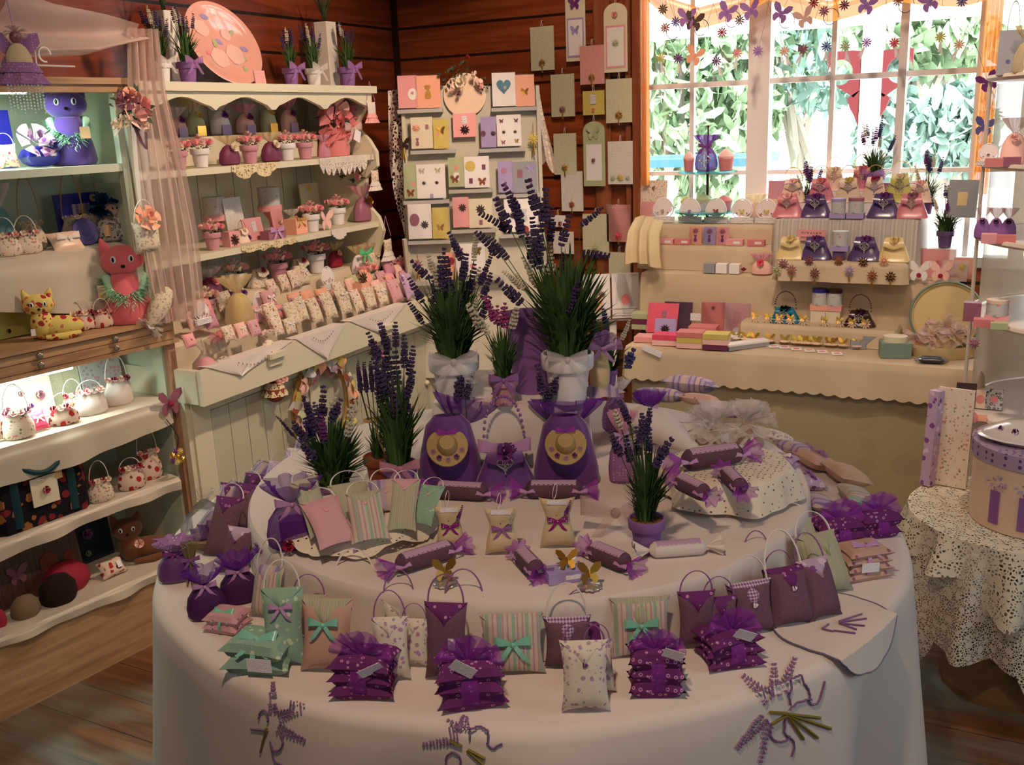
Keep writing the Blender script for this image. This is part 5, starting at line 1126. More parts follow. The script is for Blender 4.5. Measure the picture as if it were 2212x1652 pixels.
# left doily platter with small envelope bags
M_ey = MP['eyel']
pc = P2(778, 1135); s_ = mpp(pc); rr_ = 150*s_
def doily(label, c, r, h, name='doily', mt=None, wav=.10, n=14, sc_y=1, rz=0, drop=.5):
    T = thing('round_stand', label.replace('doily', 'stand under doily') if 0 else 'low round stand under the left eyelet doily', 'display stand', c)
    part('disc', 'rdisc', lambda: MB().lathe([(.9, 0), (1, .1), (1, .98), (.97, 1)], 40), MP['white'], T, sc=(r*.78, r*.78, h))
    def f(u, v):
        t = 2*pi*u; 
        if v < .55: q = v/.55; return V((r*.8*q*cos(t), r*.8*q*sin(t), h+.002))
        q = (v-.55)/.45; e = 1+(.035*abs(sin(n*t)) if q > .9 else 0); R_ = r*(.8+.32*q)*e; return V((R_*cos(t), R_*sin(t), max(.004, h+.002-(h+.004)*drop*2*q**1.5*(1+wav*3*sin(5*t+1)))+.012*q*sin(9*t)*.5))
    o = part(name, None, MB().grid(f, 160, 18, cu_=True), mt or MP['eyel'], loc=(c.x, c.y, c.z+.001)); tag(o, label, 'doily'); return o
doily('scalloped cream eyelet doily on the left of the round tier', pc, rr_*1.05, .028, drop=.30)
zt = T2Z+.034
items = [(700, 1158, 66, 105, 'sages', 'sages', 'pale sage envelope sachet, at far left of the doily', .55, .5), (735, 1180, 92, 105, 'pinkd', 'pinkd', 'pink sprigged envelope sachet at the front of the doily', 1.0, .35), (803, 1172, 86, 108, 'strip', 'sages', 'striped green and pink envelope sachet on the doily', 1.0, .1), (866, 1150, 66, 105, 'sages', 'pinkd', 'sage envelope sachet with pink flap, right on the doily', .9, -.2), (905, 1136, 60, 80, 'mint', 'mint', 'mint green sachet at the right rim of the doily', .9, -.5), (770, 1118, 90, 70, 'sages', 'sages', 'pale green envelope sachet behind the pink one', .9, .2), (838, 1108, 80, 66, 'lilst', 'lilst', 'blue grey striped sachet behind on the doily', .9, .0)]
for px, py, w, h, b, f_, lab, lean, tw in items:
    p = onz(px, py, zt); s_ = mpp(p)
    sachet(lab, (p.x, p.y, zt), w*s_, h*s_*1.25, MP[b], MP[f_], face(p)+tw, lean, MP['ribw'], .34, t=.26, btn=MP['pink'], group='little envelope bags on the left doily')
# organza bag with dark rose
p = P2(640, 1178); s_ = mpp(p)
T = gather_bag('purple organza bag with frilled top and dark rose, left on the tier', p, 150*s_, 118*s_, MP['org'], MP['org'], None, MP['ribl'])
part('soap', 'bagbox', lambda: MB().box((0, 0, .5), (1, 1, 1)), MP['satv'], T, (0, 0, 3*s_), sc=(62*s_, 40*s_, 62*s_), sm=0); part('rosette', 'rose_s', rosehead('rose_s', 2)[1], MP['rosed'], T, (-16*s_, -42*s_, 20*s_), (1.2, 0, 0), 20*s_)
# right doily round riser with crackers
pc = P2(1574, 1068); s_ = mpp(pc); RR = 122*s_; HR = .065
T = thing('round_riser', 'round white riser carrying lilac crackers at the right of the tier', 'display stand', pc)
part('drum', 'rdisc', None, MP['white'], T, sc=(RR*.96, RR*.96, HR))
def lf(u, v):
    t = 2*pi*u
    if v < .4: q = v/.4; return V((RR*q*cos(t), RR*q*sin(t), HR+.003))
    q = (v-.4)/.6; w_ = .16*sin(6*t+.8)+.08*sin(11*t); R_ = RR*(1.0+(.20+w_*.5)*q**.6); return V((R_*cos(t), R_*sin(t), HR+.003-(HR-.006)*(q**1.1)*(1 if abs(w_) < 9 else 1)))
o = part('doily', None, MB().grid(lf, 180, 16, cu_=True), MP['eyel'], loc=(pc.x, pc.y, pc.z)); tag(o, 'white lace edged cloth hanging in folds over the right round riser', 'doily')
PR = lambda x, y: onz(x, y, T2Z+HR+.006)
cpx('lavender cracker sachet lying across the back of the right riser', 1442, 1020, 1632, 992, 23, PR)
cpx('lavender cracker sachet with lilac bow pointing forward on the right riser', 1452, 1048, 1540, 1092, 20, PR)
cpx('lavender cracker sachet with lilac ends at the middle of the right riser', 1560, 1030, 1610, 1082, 20, PR)
# white ribboned bundles beside right riser
for px, py, w, d, lab, b in ((1672, 1052, 60, 80, 'white ribbon tied sachet pile right of the round riser', 'crf'), (1690, 1010, 70, 40, 'small floral sachet with pink bow at the back right of tier', 'lilf')):
    p = P2(px, py); s_ = mpp(p); stack(lab, p, w*s_, d*s_, 14*s_, 2, MP[b], FC-.6, tied=MP['ribw'])
# ======== lower ring, front row ========
def sp(lab, px, py, w, h, b, f_, lean=.22, handle=None, hh=.45, tw=0, **k):
    p = P1(px, py); s_ = mpp(p); return sachet(lab, p, w*s_*1.14, h*s_*1.13, MP[b], MP[f_] if f_ else None, face(p)+tw, lean, MP[handle] if handle else None, hh*1.3, **k)
def stk(lab, px, py, w, h, n, b, org=None, tw=0, tagp=None, tied=None, d=.75, fan=True, **k):
    p = P1(px, py); s_ = mpp(p); rz = face(p)+tw; q = p+V((-sin(rz), cos(rz), 0))*(w*d*s_*.45); q.z = p.z
    return stack(lab, q, w*s_*1.04, w*d*s_, h*s_*1.12/n, n, MP[b], rz, MP[org] if org else None, tagp, tied=MP[tied] if tied else None, fan=fan, **k)
G1 = 'purple ring print sachet stacks'
stk('leftmost front stack of purple print sachets under purple organza', 778, 1515, 140, 80, 3, 'ppl', 'orgm', -.35, (.22, .92, (.5, -.4, .2)), group=G1)
stk('purple print sachet stack with white diamond tag, front centre', 1018, 1540, 146, 92, 3, 'ppl', 'orgm', 0, (-.08, 1.1, (.3, .6, 0)), group=G1)
stk('tall purple print sachet stack with text label, right of front centre', 1422, 1512, 120, 92, 3, 'ppl', 'orgm', .12, (.25, 1.1, (.3, .35, 0)), group=G1)
stk('purple print sachet stack with label and heart tag, at front right', 1592, 1448, 128, 70, 3, 'ppl', 'orgm', .5, (.1, 1.1, (.4, .45, 0)), group=G1)
stk('purple print sachet stack at the far right rim, nearer one', 1822, 1200, 110, 66, 3, 'ppl', 'orgm', .6, group=G1)
stk('purple print sachet stack at the far right rim, farther one', 1905, 1165, 100, 50, 2, 'ppl', 'orgm', .6, group=G1)
stk('stack of beige pink sachets tied with pink ribbon at right rim', 1876, 1255, 104, 62, 4, 'beigef', None, .5, (.0, .5, (0, 0, 0)), 'ribl')
stk('mint sprigged cushion pair tied with aqua satin bow, front left', 552, 1460, 150, 62, 2, 'mint', None, -.5, (.1, .45, (0, 0, 0)), 'ribm', d=.7)
stk('small pink and mint cushion pair with aqua bow at the left rim', 478, 1372, 84, 38, 2, 'pinkd', None, -.6, None, 'ribm', d=.8)
sp('tall mint sprigged envelope bag with cord handle, front left', 615, 1440, 82, 150, 'mint', 'mint', .3, 'ribw', .5, -.25, bowm=MP['ribl'])
sp('pink beige envelope bag with striped green flap, left front', 706, 1452, 104, 140, 'beigef', 'sages', .32, None, .4, -.35, btn=MP['pink'], bowm=MP['ribm'])
sp('sage striped envelope bag behind the pink beige one', 768, 1352, 98, 82, 'sages', 'sages', .35, 'ribw', .5, -.2, btn=MP['pink'])
sp('candy striped envelope bag with white handle, left rear of front row', 570, 1336, 66, 100, 'strip', 'lilst', .4, 'ribw', .6, -.6)
sp('mint flap sachet with white bow behind the striped bag', 640, 1300, 60, 60, 'mint', 'sages', .4, 'ribw', .5, -.4)
sp('cream violet print envelope bag with purple ribbon, nearer of two', 848, 1470, 72, 124, 'crf', 'crf', .2, 'cordp', .55, -.15)
sp('cream violet print envelope bag with thin handle, farther of two', 868, 1402, 70, 100, 'crf', 'crf', .2, 'cordp', .6, -.1)
sp('glittery purple envelope bag with pink handle, left of centre', 965, 1470, 84, 152, 'ppl2', 'ppl', .2, 'cordp', .5, -.25, tagm=1)
sp('purple print envelope bag with wire handle behind the glittery one', 1008, 1405, 86, 105, 'ppl2', 'ppl', .15, 'cordp', .5, -.05)
sp('striped green and pink envelope with mint bow, front centre', 1110, 1458, 124, 118, 'strip', 'strip', .25, None, .4, 0, bowm=MP['ribm'], t=.2)
sp('gingham trimmed purple envelope bag with cream handle, right of centre', 1228, 1440, 92, 100, 'ppl2', 'chk', .15, 'ribw', .55, .05)
sp('purple print bag with arched handle behind the gingham trimmed one', 1238, 1372, 90, 66, 'ppl', 'ppl', .15, 'cordp', .45, .05)
sp('cream violet print envelope with violet button, front right of centre', 1266, 1538, 94, 138, 'crf', 'crf', .25, 'cordp', .28, .05, btn=MP['rosev'])
sp('green and pink striped envelope with mint bow, right of centre', 1386, 1420, 118, 116, 'strip', 'sages', .25, None, .4, .15, bowm=MP['ribm'], t=.2)
sp('plum envelope bag with wire handle standing at the right front', 1506, 1398, 74, 112, 'ppl2', 'ppl', .12, 'cordp', .42, .25)
sp('plum envelope bag with gingham flap leaning right', 1628, 1368, 96, 100, 'ppl2', 'chk', .3, 'ribw', .4, .5, btn=MP['ribw'])
sp('plum pyramid sachet bag with cream handle and white star button', 1716, 1352, 92, 112, 'ppl2', 'ppl', .45, 'ribw', .6, .55, btn=MP['ribw'], t=.55)
sp('plum pyramid sachet bag with lilac flap, right of its twin', 1784, 1338, 78, 116, 'ppl2', 'lilf', .5, 'cordp', .5, .7, t=.6)
sp('purple print bag with mauve handle, behind the plum pyramids', 1640, 1290, 66, 76, 'ppl2', 'ppl', .25, 'cordp', .6, .4)
for i, (px, py, w, h) in enumerate(((1800, 1285, 96, 120), (1748, 1225, 80, 90), (1716, 1180, 70, 70))):
    sp(('nearest', 'middle', 'farthest')[i]+' pale green pyramid sachet with white loop on the right rim', px, py, w, h, 'mint' if 0 else 'sages', 'sages', .6, 'ribw', .35, .7, t=.55, group='pale green pyramid sachets')
for lab, px, py, w, h, b, f_, tw in (('second cream violet bag with purple handle, tucked between the pair', 895, 1440, 56, 92, 'crf', 'crf', -.3), ('third purple print bag, seen behind the gingham trimmed one', 1262, 1415, 84, 84, 'ppl', 'ppl', .1), ('blue grey trimmed cream bag right of the violet buttoned one', 1300, 1500, 60, 104, 'crf', 'lilst', .3), ('beige sprigged bag behind the tall mint bag', 668, 1385, 74, 90, 'beigef', 'sages', -.4), ('grey lilac bag with handle against the tier, left front', 600, 1262, 60, 70, 'lilst', 'sages', -.5), ('plum bag half hidden by the right front stack', 1560, 1392, 74, 92, 'ppl2', 'ppl', .4), ('dark plum bag between the two plum pyramids', 1690, 1330, 70, 90, 'pur2', 'ppl', .5), ('sage pink envelope behind the front centre stack', 1050, 1420, 70, 80, 'beigef', 'sages', 0)):
    sp(lab, px, py, w, h, b, f_, .25, 'cordp', .4, tw)
# purple organza lavender bags, left
for px, py, w, h, lab in ((450, 1330, 84, 96, 'deep purple drawstring bag with pink ribbon, nearest on the left rim'), (520, 1296, 84, 92, 'deep purple drawstring bag beside the nearest one'), (592, 1262, 70, 82, 'deep purple drawstring bag against the round tier at left')):
    p = P1(px, py); s_ = mpp(p); gather_bag(lab, p, h*s_*1.15, w*s_, MP['dpurp'], MP['org'], None, MP['ribl'], 'deep purple drawstring bags at left')
p = P1(385, 1250); s_ = mpp(p); gather_bag('purple bag with black dotted lace frill at the far left rim', p, 92*s_, 82*s_, MP['purp'], lace('dotted_dark_lace', (170, 130, 180), 160, .3), None, MP['ribp'])
# cellophane basket + dried stems
p = P1(418, 1262); s_ = mpp(p)
T = thing('lavender_bundle', 'tied bundle of dried lavender stems standing at the left rim', 'dried flowers', p, face(p))
mb = MB()
for k in range(26):
    a = rnd.uniform(0, 6.28); r_ = rnd.uniform(0, 15); mb.tube([V((r_*cos(a)*1.1, r_*sin(a), 0))*s_, V((r_*cos(a)*.5, r_*sin(a)*.5, 52))*s_, V((r_*cos(a)*1.3, r_*sin(a), 96))*s_], 1.6*s_, 4)
part('stems', None, mb, mat('dried_stem', (128, 118, 82), .9), T); bow(T, (0, -9*s_, 60*s_), 40*s_, MP['lil'])
p = P1(452, 1175); s_ = mpp(p)
T = thing('gift_basket', 'small basket wrapped in crinkled clear cellophane, left rim', 'gift basket', p, face(p))
part('basket', 'bask', lambda: MB().lathe([(0, 0), (.7, 0), (.95, .4), (1, .45), (.9, .4), (0, .3)], 24, rip=lambda a, k: 1+.03*sin(24*a), caps=False), MP['straw'], T, sc=44*s_)
part('wrap', 'wrap', lambda: MB().lathe([(1.02, 0), (1.15, .5), (1.1, 1.2), (.5, 2.0), (.2, 2.3), (.55, 2.8)], 30, rip=lambda a, k: 1+.12*sin(6*a+3*k)+.06*sin(13*a), caps=False), cello(), T, sc=44*s_)
for k in range(3): part('sachet', 'stk', None, MP['purp'], T, ((-14+14*k)*s_, 0, (24+5*k)*s_), (.9, .3*k, .5*k), 46*s_)
# left ring of plum and lilac sachets running to the back
ring = [(470, 1205, 'ppl2', 'ppl', 78, 120), (500, 1245, 'ppl2', 'lilf', 74, 96), (545, 1222, 'lilf', 'lilf', 64, 80), (516, 1150, 'ppl2', 'ppl', 74, 96), (560, 1168, 'ppl2', 'crf', 60, 80), (540, 1096, 'pur2', 'ppl', 66, 66), (590, 1062, 'lilf', 'lilf', 62, 60), (628, 1030, 'lilf', 'crf', 58, 56), (600, 1100, 'orgm', 'orgm', 50, 50), (652, 992, 'lilst', 'ppl', 56, 54), (486, 1110, 'lilst', 'ppl', 60, 60)]
names = ['plum', 'lilac floral', 'lilac', 'plum', 'cream flapped', 'aubergine', 'lilac', 'cream topped', 'magenta', 'striped', 'grey striped']
for i, (px, py, b, f_, w, h) in enumerate(ring):
    p = P1(px, py); s_ = mpp(p)
    where = ['left rim near the tied stems', 'left rim behind the drawstring bags', 'left rim touching the tier', 'left rim, mid way back', 'left, tucked against the tier', 'left rim further back', 'left back near the organza bag', 'left back under the lavender', 'left back, small and shiny', 'far left back by the wreath', 'outer left rim in clear wrap'][i]
    sachet('%s envelope sachet on the %s' % (names[i], where), p, w*s_, h*s_*1.1, MP[b], MP[f_], face(p)-.7, .55, MP['ribw'] if i % 3 == 0 else None, .4, group='sachets round the left rim', t=.42, btn=MP['rosev'] if i % 2 else None)
for i, (px, py, b) in enumerate(((455, 1150, 'silver'), (500, 1085, 'clear'), (560, 1040, 'silver'))):
    p = P1(px, py); s_ = mpp(p); T = thing('wrapped_sachet', ['grey lavender sachet in clear wrap at the left rim', 'shiny wrapped sachet further back on the left rim', 'striped sachet in clear wrap near the dresser'][i], 'sachet', (p.x, p.y, p.z+.02), face(p)-.9, 'cellophane wrapped sachets at left', rx=-1.0)
    part('body', 'wsach', pillow(1, 1.3, .3), MP['lilst'], T, sc=52*s_); part('wrap', 'wsachw', pillow(1.15, 1.5, .4), cello(), T, sc=52*s_)
# right back ring: soft pillows
rb = [(1432, 868, 92, 'lilst', 'striped lilac pillow nearest the goose at the back'), (1490, 848, 110, 'lilst', 'pale striped roll pillow at the very back'), (1512, 876, 80, 'beigef', 'pink lilac pillow with blue edge behind the tulle bags'), (1560, 900, 90, 'lilf', 'lilac floral pillow behind the tulle bags'), (1668, 955, 84, 'crf', 'white floral pillow at right back rim'), (1722, 985, 88, 'lilst', 'soft striped lilac pillow at right rim'), (1762, 1010, 96, 'beigef', 'pink pillow with lilac organza wrap at right rim'), (1740, 1050, 90, 'lilf', 'lilac wrapped pillow against the round tier'), (1828, 1040, 104, 'beige', 'large pale pink pillow on the right rim'), (1850, 1086, 96, 'strip', 'striped tartan pillow behind the purple stacks'), (1772, 1100, 84, 'lilst', 'grey lilac pillow beside the pale green sachets')]
for i, (px, py, w, b, lab) in enumerate(rb):
    p = P1(px, py); s_ = mpp(p); a = atan2(p.y-TC.y, p.x-TC.x)
    cushion(lab, p, w*s_, w*s_*.72, w*s_*.34, MP[b], a+pi/2, 'pillows on the right rim', rx=.3, bowm=MP['orgl'] if i in (6, 7) else None, name='scented_pillow', cat='pillow')
# purple satin roll far behind
p = P1(1400, 872); s_ = mpp(p); cushion('shiny violet satin pillow at the back of the table', (p.x, p.y, p.z), 70*s_, 50*s_, 34*s_, MP['purp'], .2, name='scented_pillow', cat='pillow')
# round linen placemat with blue piping at the front right
def onrim(c, R_, mt, label):
    def fn(u, v):
        t = 2*pi*u; r = R_*v*(1+.025*abs(sin(5*t))); x, y = c.x+r*cos(t), c.y+r*sin(t); d = V((x-TC.x, y-TC.y)); rr_ = d.length; e = TR+.005
        if rr_ < e: return V((x, y, TZ+.0035))
        over = rr_-e; k_ = (e+.022+over*.12)/rr_; return V((TC.x+d.x*k_, TC.y+d.y*k_, TZ+.003-over*.95))
    mb = MB().grid(fn, 160, 40, cu_=True); o = part('placemat', None, mb, mt); tag(o, label, 'placemat')
    part('piping', None, MB().tube([fn(k/80, 1.0) for k in range(80)], .0016, 4, closed=True), mat('slate_blue_piping', (112, 106, 128), .7), o)
    return o
c = P1(1800, 1345); o = onrim(c, .105, M_cloth, 'round white placemat with slate blue edging hanging over the right rim')
mb = MB()
for a, b in (((1812, 1346), (1862, 1330)), ((1812, 1348), (1872, 1340)), ((1812, 1350), (1868, 1356)), ((1812, 1350), (1850, 1364)), ((1790, 1352), (1775, 1362)), ((1775, 1362), (1800, 1368)), ((1800, 1366), (1848, 1372))):
    mb.tube([P1(*a)+V((0, 0, .004)), P1(*b)+V((0, 0, .004))], .0016, 4)
part('embroidered_bow', None, mb, M_vio, o)
p = P1(395, 1300)
# =============== GOODS ON THE DRESSER ===============
PX = pi/2
def dp(px, py, z, x=-2.52): p = onx(px, py, x); p.z = z+.001; return p
M = MP
def potpourri(lab, p, h, w, top, body, rose_m, group=None, rz=PX):
    T = gather_bag(lab, p, h, w, M[body], M[top], rz, None, group, name='potpourri_bag', cat='gift bag')
    part('rosette', 'rose_s', rosehead('rose_s', 2)[1], M[rose_m], T, (0, -w*.22, h*.55), (1.1, 0, 0), w*.26); return T
zt_ = ztop
tops = [(350, 170, 44, 'whitep', 60, 120, 'small lavender in a white pot at the left end of the dresser top', 'orgw'), (407, 171, 44, 'lilp', 70, 115, 'small lavender in a purple pot left of the rose plate', 'orgl'), (630, 176, 36, 'lilp', 44, 90, 'small lavender in a purple pot right of the rose plate', 'orgl'), (679, 176, 36, 'whitep', 44, 90, 'small lavender in a white pot beside the white wooden vase', 'orgw'), (752, 178, 40, 'lilp', 44, 92, 'small lavender in a purple pot at the right end of the dresser top', 'orgl')]
for i, (px, py, ph, pm, W, H, lab, bm) in enumerate(tops):
    p = dp(px, py, zt_); s_ = mpp(p)
    potted(lab, p, ph*s_, M[pm], 'top%d' % (i % 3), H*s_*.85, W*s_, 70, rspikes(7, H*s_, W*s_, i % 3, ['spk', 'spkw', 'spk'], 34*s_, 5*s_), M[bm], 52*s_, group='small potted lavender on the dresser', rz=PX)
for px, py, h, w, lab in ((712, 178, 134, 34, 'tall white distressed wooden vase with long green leaves'), (372, 172, 150, 38, 'tall white wooden vase behind the left potted lavender')):
    p = dp(px, py, zt_, -2.62); s_ = mpp(p); T = thing('wooden_vase', lab, 'vase', p, PX)
    part('vase_body', None, MB().box((0, 0, h*s_/2), (w*s_, w*s_, h*s_), .003), fab('distressed_white_paint', (216, 206, 194), (150, 120, 100), kind='floral', scale=24, size=.12), T, sm=0)
    part('leaves', 'vleaf', lambda: (lambda mb: [mb.grid(lambda u, v, a=a: V(((.1+.25*u)*cos(a)*u*2+(v-.5)*.16*(1-u)*sin(a), (.1+.25*u)*sin(a)*u*2-(v-.5)*.16*(1-u)*cos(a), u*1.2)), 5, 2) for a in [k*.8 for k in range(8)]] and mb)(MB()), M['leafd'], T, (0, 0, h*s_), sc=60*s_)
# oval rose plate on a stand
p = dp(500, 168, zt_, -2.62); s_ = mpp(p)
T = thing('oval_plate', 'large oval pink plate painted with roses, propped on the dresser top', 'plate', (p.x, p.y, p.z), PX, rx=-.16)
def plate(): return MB().at((0, 0, 0), (pi/2, 0, 0)).lathe([(0, .0), (.72, .0), (.80, .03), (.97, .075), (1.0, .07), (.98, .055), (.8, .0), (.7, -.02), (0, -.02)], 56, caps=False)
b = part('plate', None, plate(), M['plate'], T, (0, 0, 88*s_), (0, .38, 0), (112*s_, 100*s_, 80*s_))
for (x, z, r, m_) in ((-.55, .1, .2, 'rosep'), (-.05, -.42, .24, 'rosep'), (.32, -.1, .25, 'rosep'), (-.32, -.45, .1, 'rose'), (.05, .3, .14, 'rosep'), (.62, -.35, .1, 'sage'), (.55, .2, .12, 'lav'), (-.2, -.1, .12, 'sage'), (.2, .45, .1, 'sage'), (-.5, .45, .12, 'lav'), (.55, -.05, .1, 'sage'), (-.1, -.0, .1, 'lav')):
    q = part('painted_rose' if r > .13 else 'painted_leaf', 'prose' if r > .13 else 'pleaf', (lambda: MB().lathe([(0, .02), (.25, .025), (.3, .01), (.55, .02), (.6, .008), (.9, .012), (1, 0)], 12, rip=lambda a, k: 1+.07*sin(5*a), caps=False)) if r > .13 else (lambda: MB().lathe([(0, .01), (1, 0)], 10, rip=lambda a, k: 1-.45*abs(sin(a)), caps=False)), M[m_], b, (x, -.012, z), (pi/2, rnd.uniform(0, 6), 0), (r, r, r*1.5))
p = dp(563, 176, zt_, -2.47); s_ = mpp(p); card('small standing price card before the rose plate', p, 34*s_, 28*s_, M['versep'], (), PX, .1, wrap=False, name='price_card')
# shelf 1, back row on a low step
ZB1 = onx(500, 292, -2.66).z
T = thing('low_step', 'low cream step along the back of the top dresser shelf', 'display stand', (-2.70, (DY0+DYR)/2+.0, zs[0]+.001))
part('board', None, MB().box((0, 0, (ZB1-zs[0])/2), (.12, DYR-DY0-.32, ZB1-zs[0]-.002)), M_cream, T, sm=0)
for i, (px, h, w, tp, bd, rm, lab) in enumerate(((385, 62, 50, 'orgw', 'rosep', 'rosev', 'pink organza bag, leftmost on the back step'), (425, 78, 50, 'orgc', 'sage', 'yel', 'green box in a pointed cellophane bag, left'), (478, 74, 54, 'orgw', 'white', 'rosev', 'white topped organza bag with crimson rose'), (532, 62, 52, 'orgp', 'rosep', 'rosev', 'pink organza bag with large violet rose'), (582, 78, 46, 'orgc', 'sage', 'yel', 'green box in a pointed cellophane bag, right'), (626, 70, 48, 'orgp', 'rosep', 'rosev', 'pink organza bag, rightmost on the back step'))):
    p = dp(px, 292, ZB1, -2.68); s_ = mpp(p); T = potpourri(lab+' of the dresser', p, h*s_, w*s_, tp, bd, rm, 'organza bags on the back step')
    hang_tag(T, (0, -w*s_*.34, h*s_*.14), w*s_*.5, w*s_*.42, mt=M['lav'] if tp != 'orgc' else M['gold'])
# shelf 1, front row
def rp(lab, px, py, h, pm, z, x=-2.50, rm=('rose', 'rosep'), g=None, **k):
    p = dp(px, py, z, x); s_ = mpp(p); return rose_pot(lab, p, h*s_*1.0, M[pm], [M[r] for r in rm], g, **k)
GR = 'rose pots on the dresser'
for px, h, pm, lab in ((387, 66, 'pinkp', 'leftmost on the upper dresser shelf'), (434, 68, 'whitep', 'second on the upper dresser shelf'), (541, 66, 'pinkp', 'between two potpourri bags'), (622, 62, 'whitep', 'right of centre on the upper dresser shelf'), (661, 60, 'pinkp', 'beside the peony vase')):
    rp(('pink' if pm[0] == 'p' else 'white')+' pot of pink roses, '+lab, px, 350, h, pm, zs[0], g=GR)
for px, lab in ((497, 'left'), (588, 'right')):
    p = dp(px, 350, zs[0], -2.50); s_ = mpp(p); potpourri('brown potpourri under gold organza, %s one on the upper shelf' % lab, p, 62*s_, 56*s_, 'orgc', 'plum', 'rosec', 'gold organza potpourri bags')
p = dp(724, 336, zs[0], -2.58); s_ = mpp(p)
T = thing('peony_vase', 'pink glass vase with a big bouquet of pink peonies and cream bow', 'flower vase', p, PX)
part('vase', 'pvase', lambda: MB().lathe([(0, 0), (.5, 0), (.55, .3), (.45, .8), (.5, 1), (.4, 1), (.3, .4), (0, .1)], 20, caps=False), M['soap'], T, sc=(62*s_, 62*s_, 56*s_))
for i in range(9):
    a = i*2.4; r_ = (10+4.0*i)*s_; part('peony', 'peony', rosehead('peony', 3)[1], M['rose' if i % 3 else 'rosep'], T, (r_*cos(a)*.9, -r_*abs(sin(a))*.3-8*s_, (76+r_/s_*sin(a)*.75)*s_), (1.0, 0, a), (26+4*(i % 3))*s_)
part('leaves', 'rleaves', None, M['leafd'], T, (0, 0, 66*s_), sc=80*s_); bow(T, (12*s_, -44*s_, 54*s_), 60*s_, M['orgw']); hang_tag(T, (20*s_, -48*s_, 40*s_), 22*s_, 24*s_, (0, .4, 0))
p = dp(702, 342, zs[0], -2.47); s_ = mpp(p); potpourri('small pink flower posy in front of the peony vase', p, 48*s_, 34*s_, 'orgp', 'orgp', 'rose')
# doilies over the shelf fronts
def hangdoily(lab, px0, px1, y0, x, drop, n, mt='lacec', z=None):
    a = onx(px0, y0, x+.006); b_ = onx(px1, y0, x+.006); z_ = (z or a.z)+.002
    def fn(u, v): return V((x+.005+.004*sin(u*40)*v, a.y+(b_.y-a.y)*u, z_-drop*v*(.55+.45*abs(sin(n*pi*u)))*(1-.25*abs(2*u-1)**3)))
    o = part('crochet_doily', None, MB().grid(fn, 60, 10), M[mt]); tag(o, lab, 'doily'); return o
hangdoily('cream crochet doily with open petals hanging from the upper shelf', 500, 596, 350, DX, .052, 2, 'lacec', zs[0]); hangdoily('gathered cream lace hanging at the right of the upper shelf', 690, 792, 342, DX, .075, 9, 'lacew', zs[0])
hangdoily('scalloped crochet edge hanging from the lower dresser shelf', 520, 645, 512, DX, .03, 4, 'lacec', zs[1]); hangdoily('linen napkin point hanging at the right of the lower shelf', 716, 752, 492, DX, .045, 1, 'wlin', zs[1])
# shelf 2
for px, h, pm, lab in ((458, 64, 'pinkp', 'pink pot of pink roses, left on the lower dresser shelf'), (676, 64, 'whitep', 'white pot of pink roses, right of centre on the lower shelf'), (733, 62, 'whitep', 'white pot of pink roses behind the butterfly card')):
    rp(lab, px, 512, h, pm, zs[1], -2.50 if px != 733 else -2.56, g=GR)
for px, lab in ((468, 'left'), (588, 'right')):
    p = dp(px, 500, zs[1], -2.66); s_ = mpp(p)
    T = thing('candle_stand', 'pink goblet holding a lilac floral lidded jar, %s one' % lab, 'candle holder', p, PX, 'pink goblets with jars')
    part('goblet', 'goblet', lambda: MB().lathe([(0, 0), (.4, 0), (.4, .04), (.08, .1), (.08, .5), (.35, .85), (.42, 1), (0, 1)], 20, caps=False), M['soap'], T, sc=(44*s_, 44*s_, 50*s_))
    part('jar', 'drum', lambda: MB().lathe([(.0, 0), (.5, 0), (.5, 1), (.0, 1)], 24, caps=False), M['greyf'], T, (0, 0, 50*s_), sc=(46*s_, 46*s_, 46*s_)); part('jar_base', 'drum', None, M['pink'], T, (0, 0, 46*s_), sc=(52*s_, 52*s_, 12*s_))
p = dp(512, 478, zs[1], -2.6); s_ = mpp(p); card('white verse booklet in shiny cellophane hanging tag, leaning on the beadboard', p, 54*s_, 92*s_, M['versew'], (), PX, .12, name='verse_card')
p = dp(678, 472, zs[1], -2.7); s_ = mpp(p); card('pale green verse notepad with spiral top leaning at the back', p, 62*s_, 86*s_, M['verse'], (('round', 0, .9, .1, 'yel'),), PX, .1, wrap=False, name='notepad')
p = dp(498, 512, zs[1], -2.50); s_ = mpp(p); box_item('small pink box with sunburst beside the left rose pot', p, 30*s_, 32*s_, 22*s_, M['pink'], PX); motif(bpy.data.objects[-1] if 0 else thing('sunburst_brooch', 'brown sunburst brooch leaning on the small pink box', 'brooch', (p.x+12*s_, p.y, p.z+14*s_), PX), 'sun', (0, 0, 0), 15*s_, M['dark'])
p = dp(524, 508, zs[1], -2.53); s_ = mpp(p); purse('cream mini purse with gold rose beside the pink box', p, 34*s_, 30*s_, M['satw'], M['rosec'], M['gold'], PX, fil=False)
p = dp(552, 508, zs[1], -2.54); s_ = mpp(p); card('pink gift card box with white text label', p, 60*s_, 48*s_, M['pink'], (('rect', .05, .6, .22, 'text'), ('rose', -.38, .15, .14, 'rosev')), PX, .2, name='gift_set')
p = dp(590, 506, zs[1], -2.5); s_ = mpp(p); box_item('flat pink boxed cracker with two roses', p, 56*s_, 18*s_, 24*s_, M['dsoap'], PX, ribbon=M['ribl'])
p = dp(604, 486, zs[1], -2.6); s_ = mpp(p); card('pink gift bag with rose motif beside the text label box', p, 36*s_, 50*s_, M['pink'], (('rose', .1, .5, .25, 'rosec'),), PX, .15, name='gift_bag')
p = dp(640, 502, zs[1], -2.52); s_ = mpp(p); box_item('orange pink cube gift box with gold butterfly', p, 38*s_, 32*s_, 34*s_, M['peach'], PX, ribbon=M['gold'])
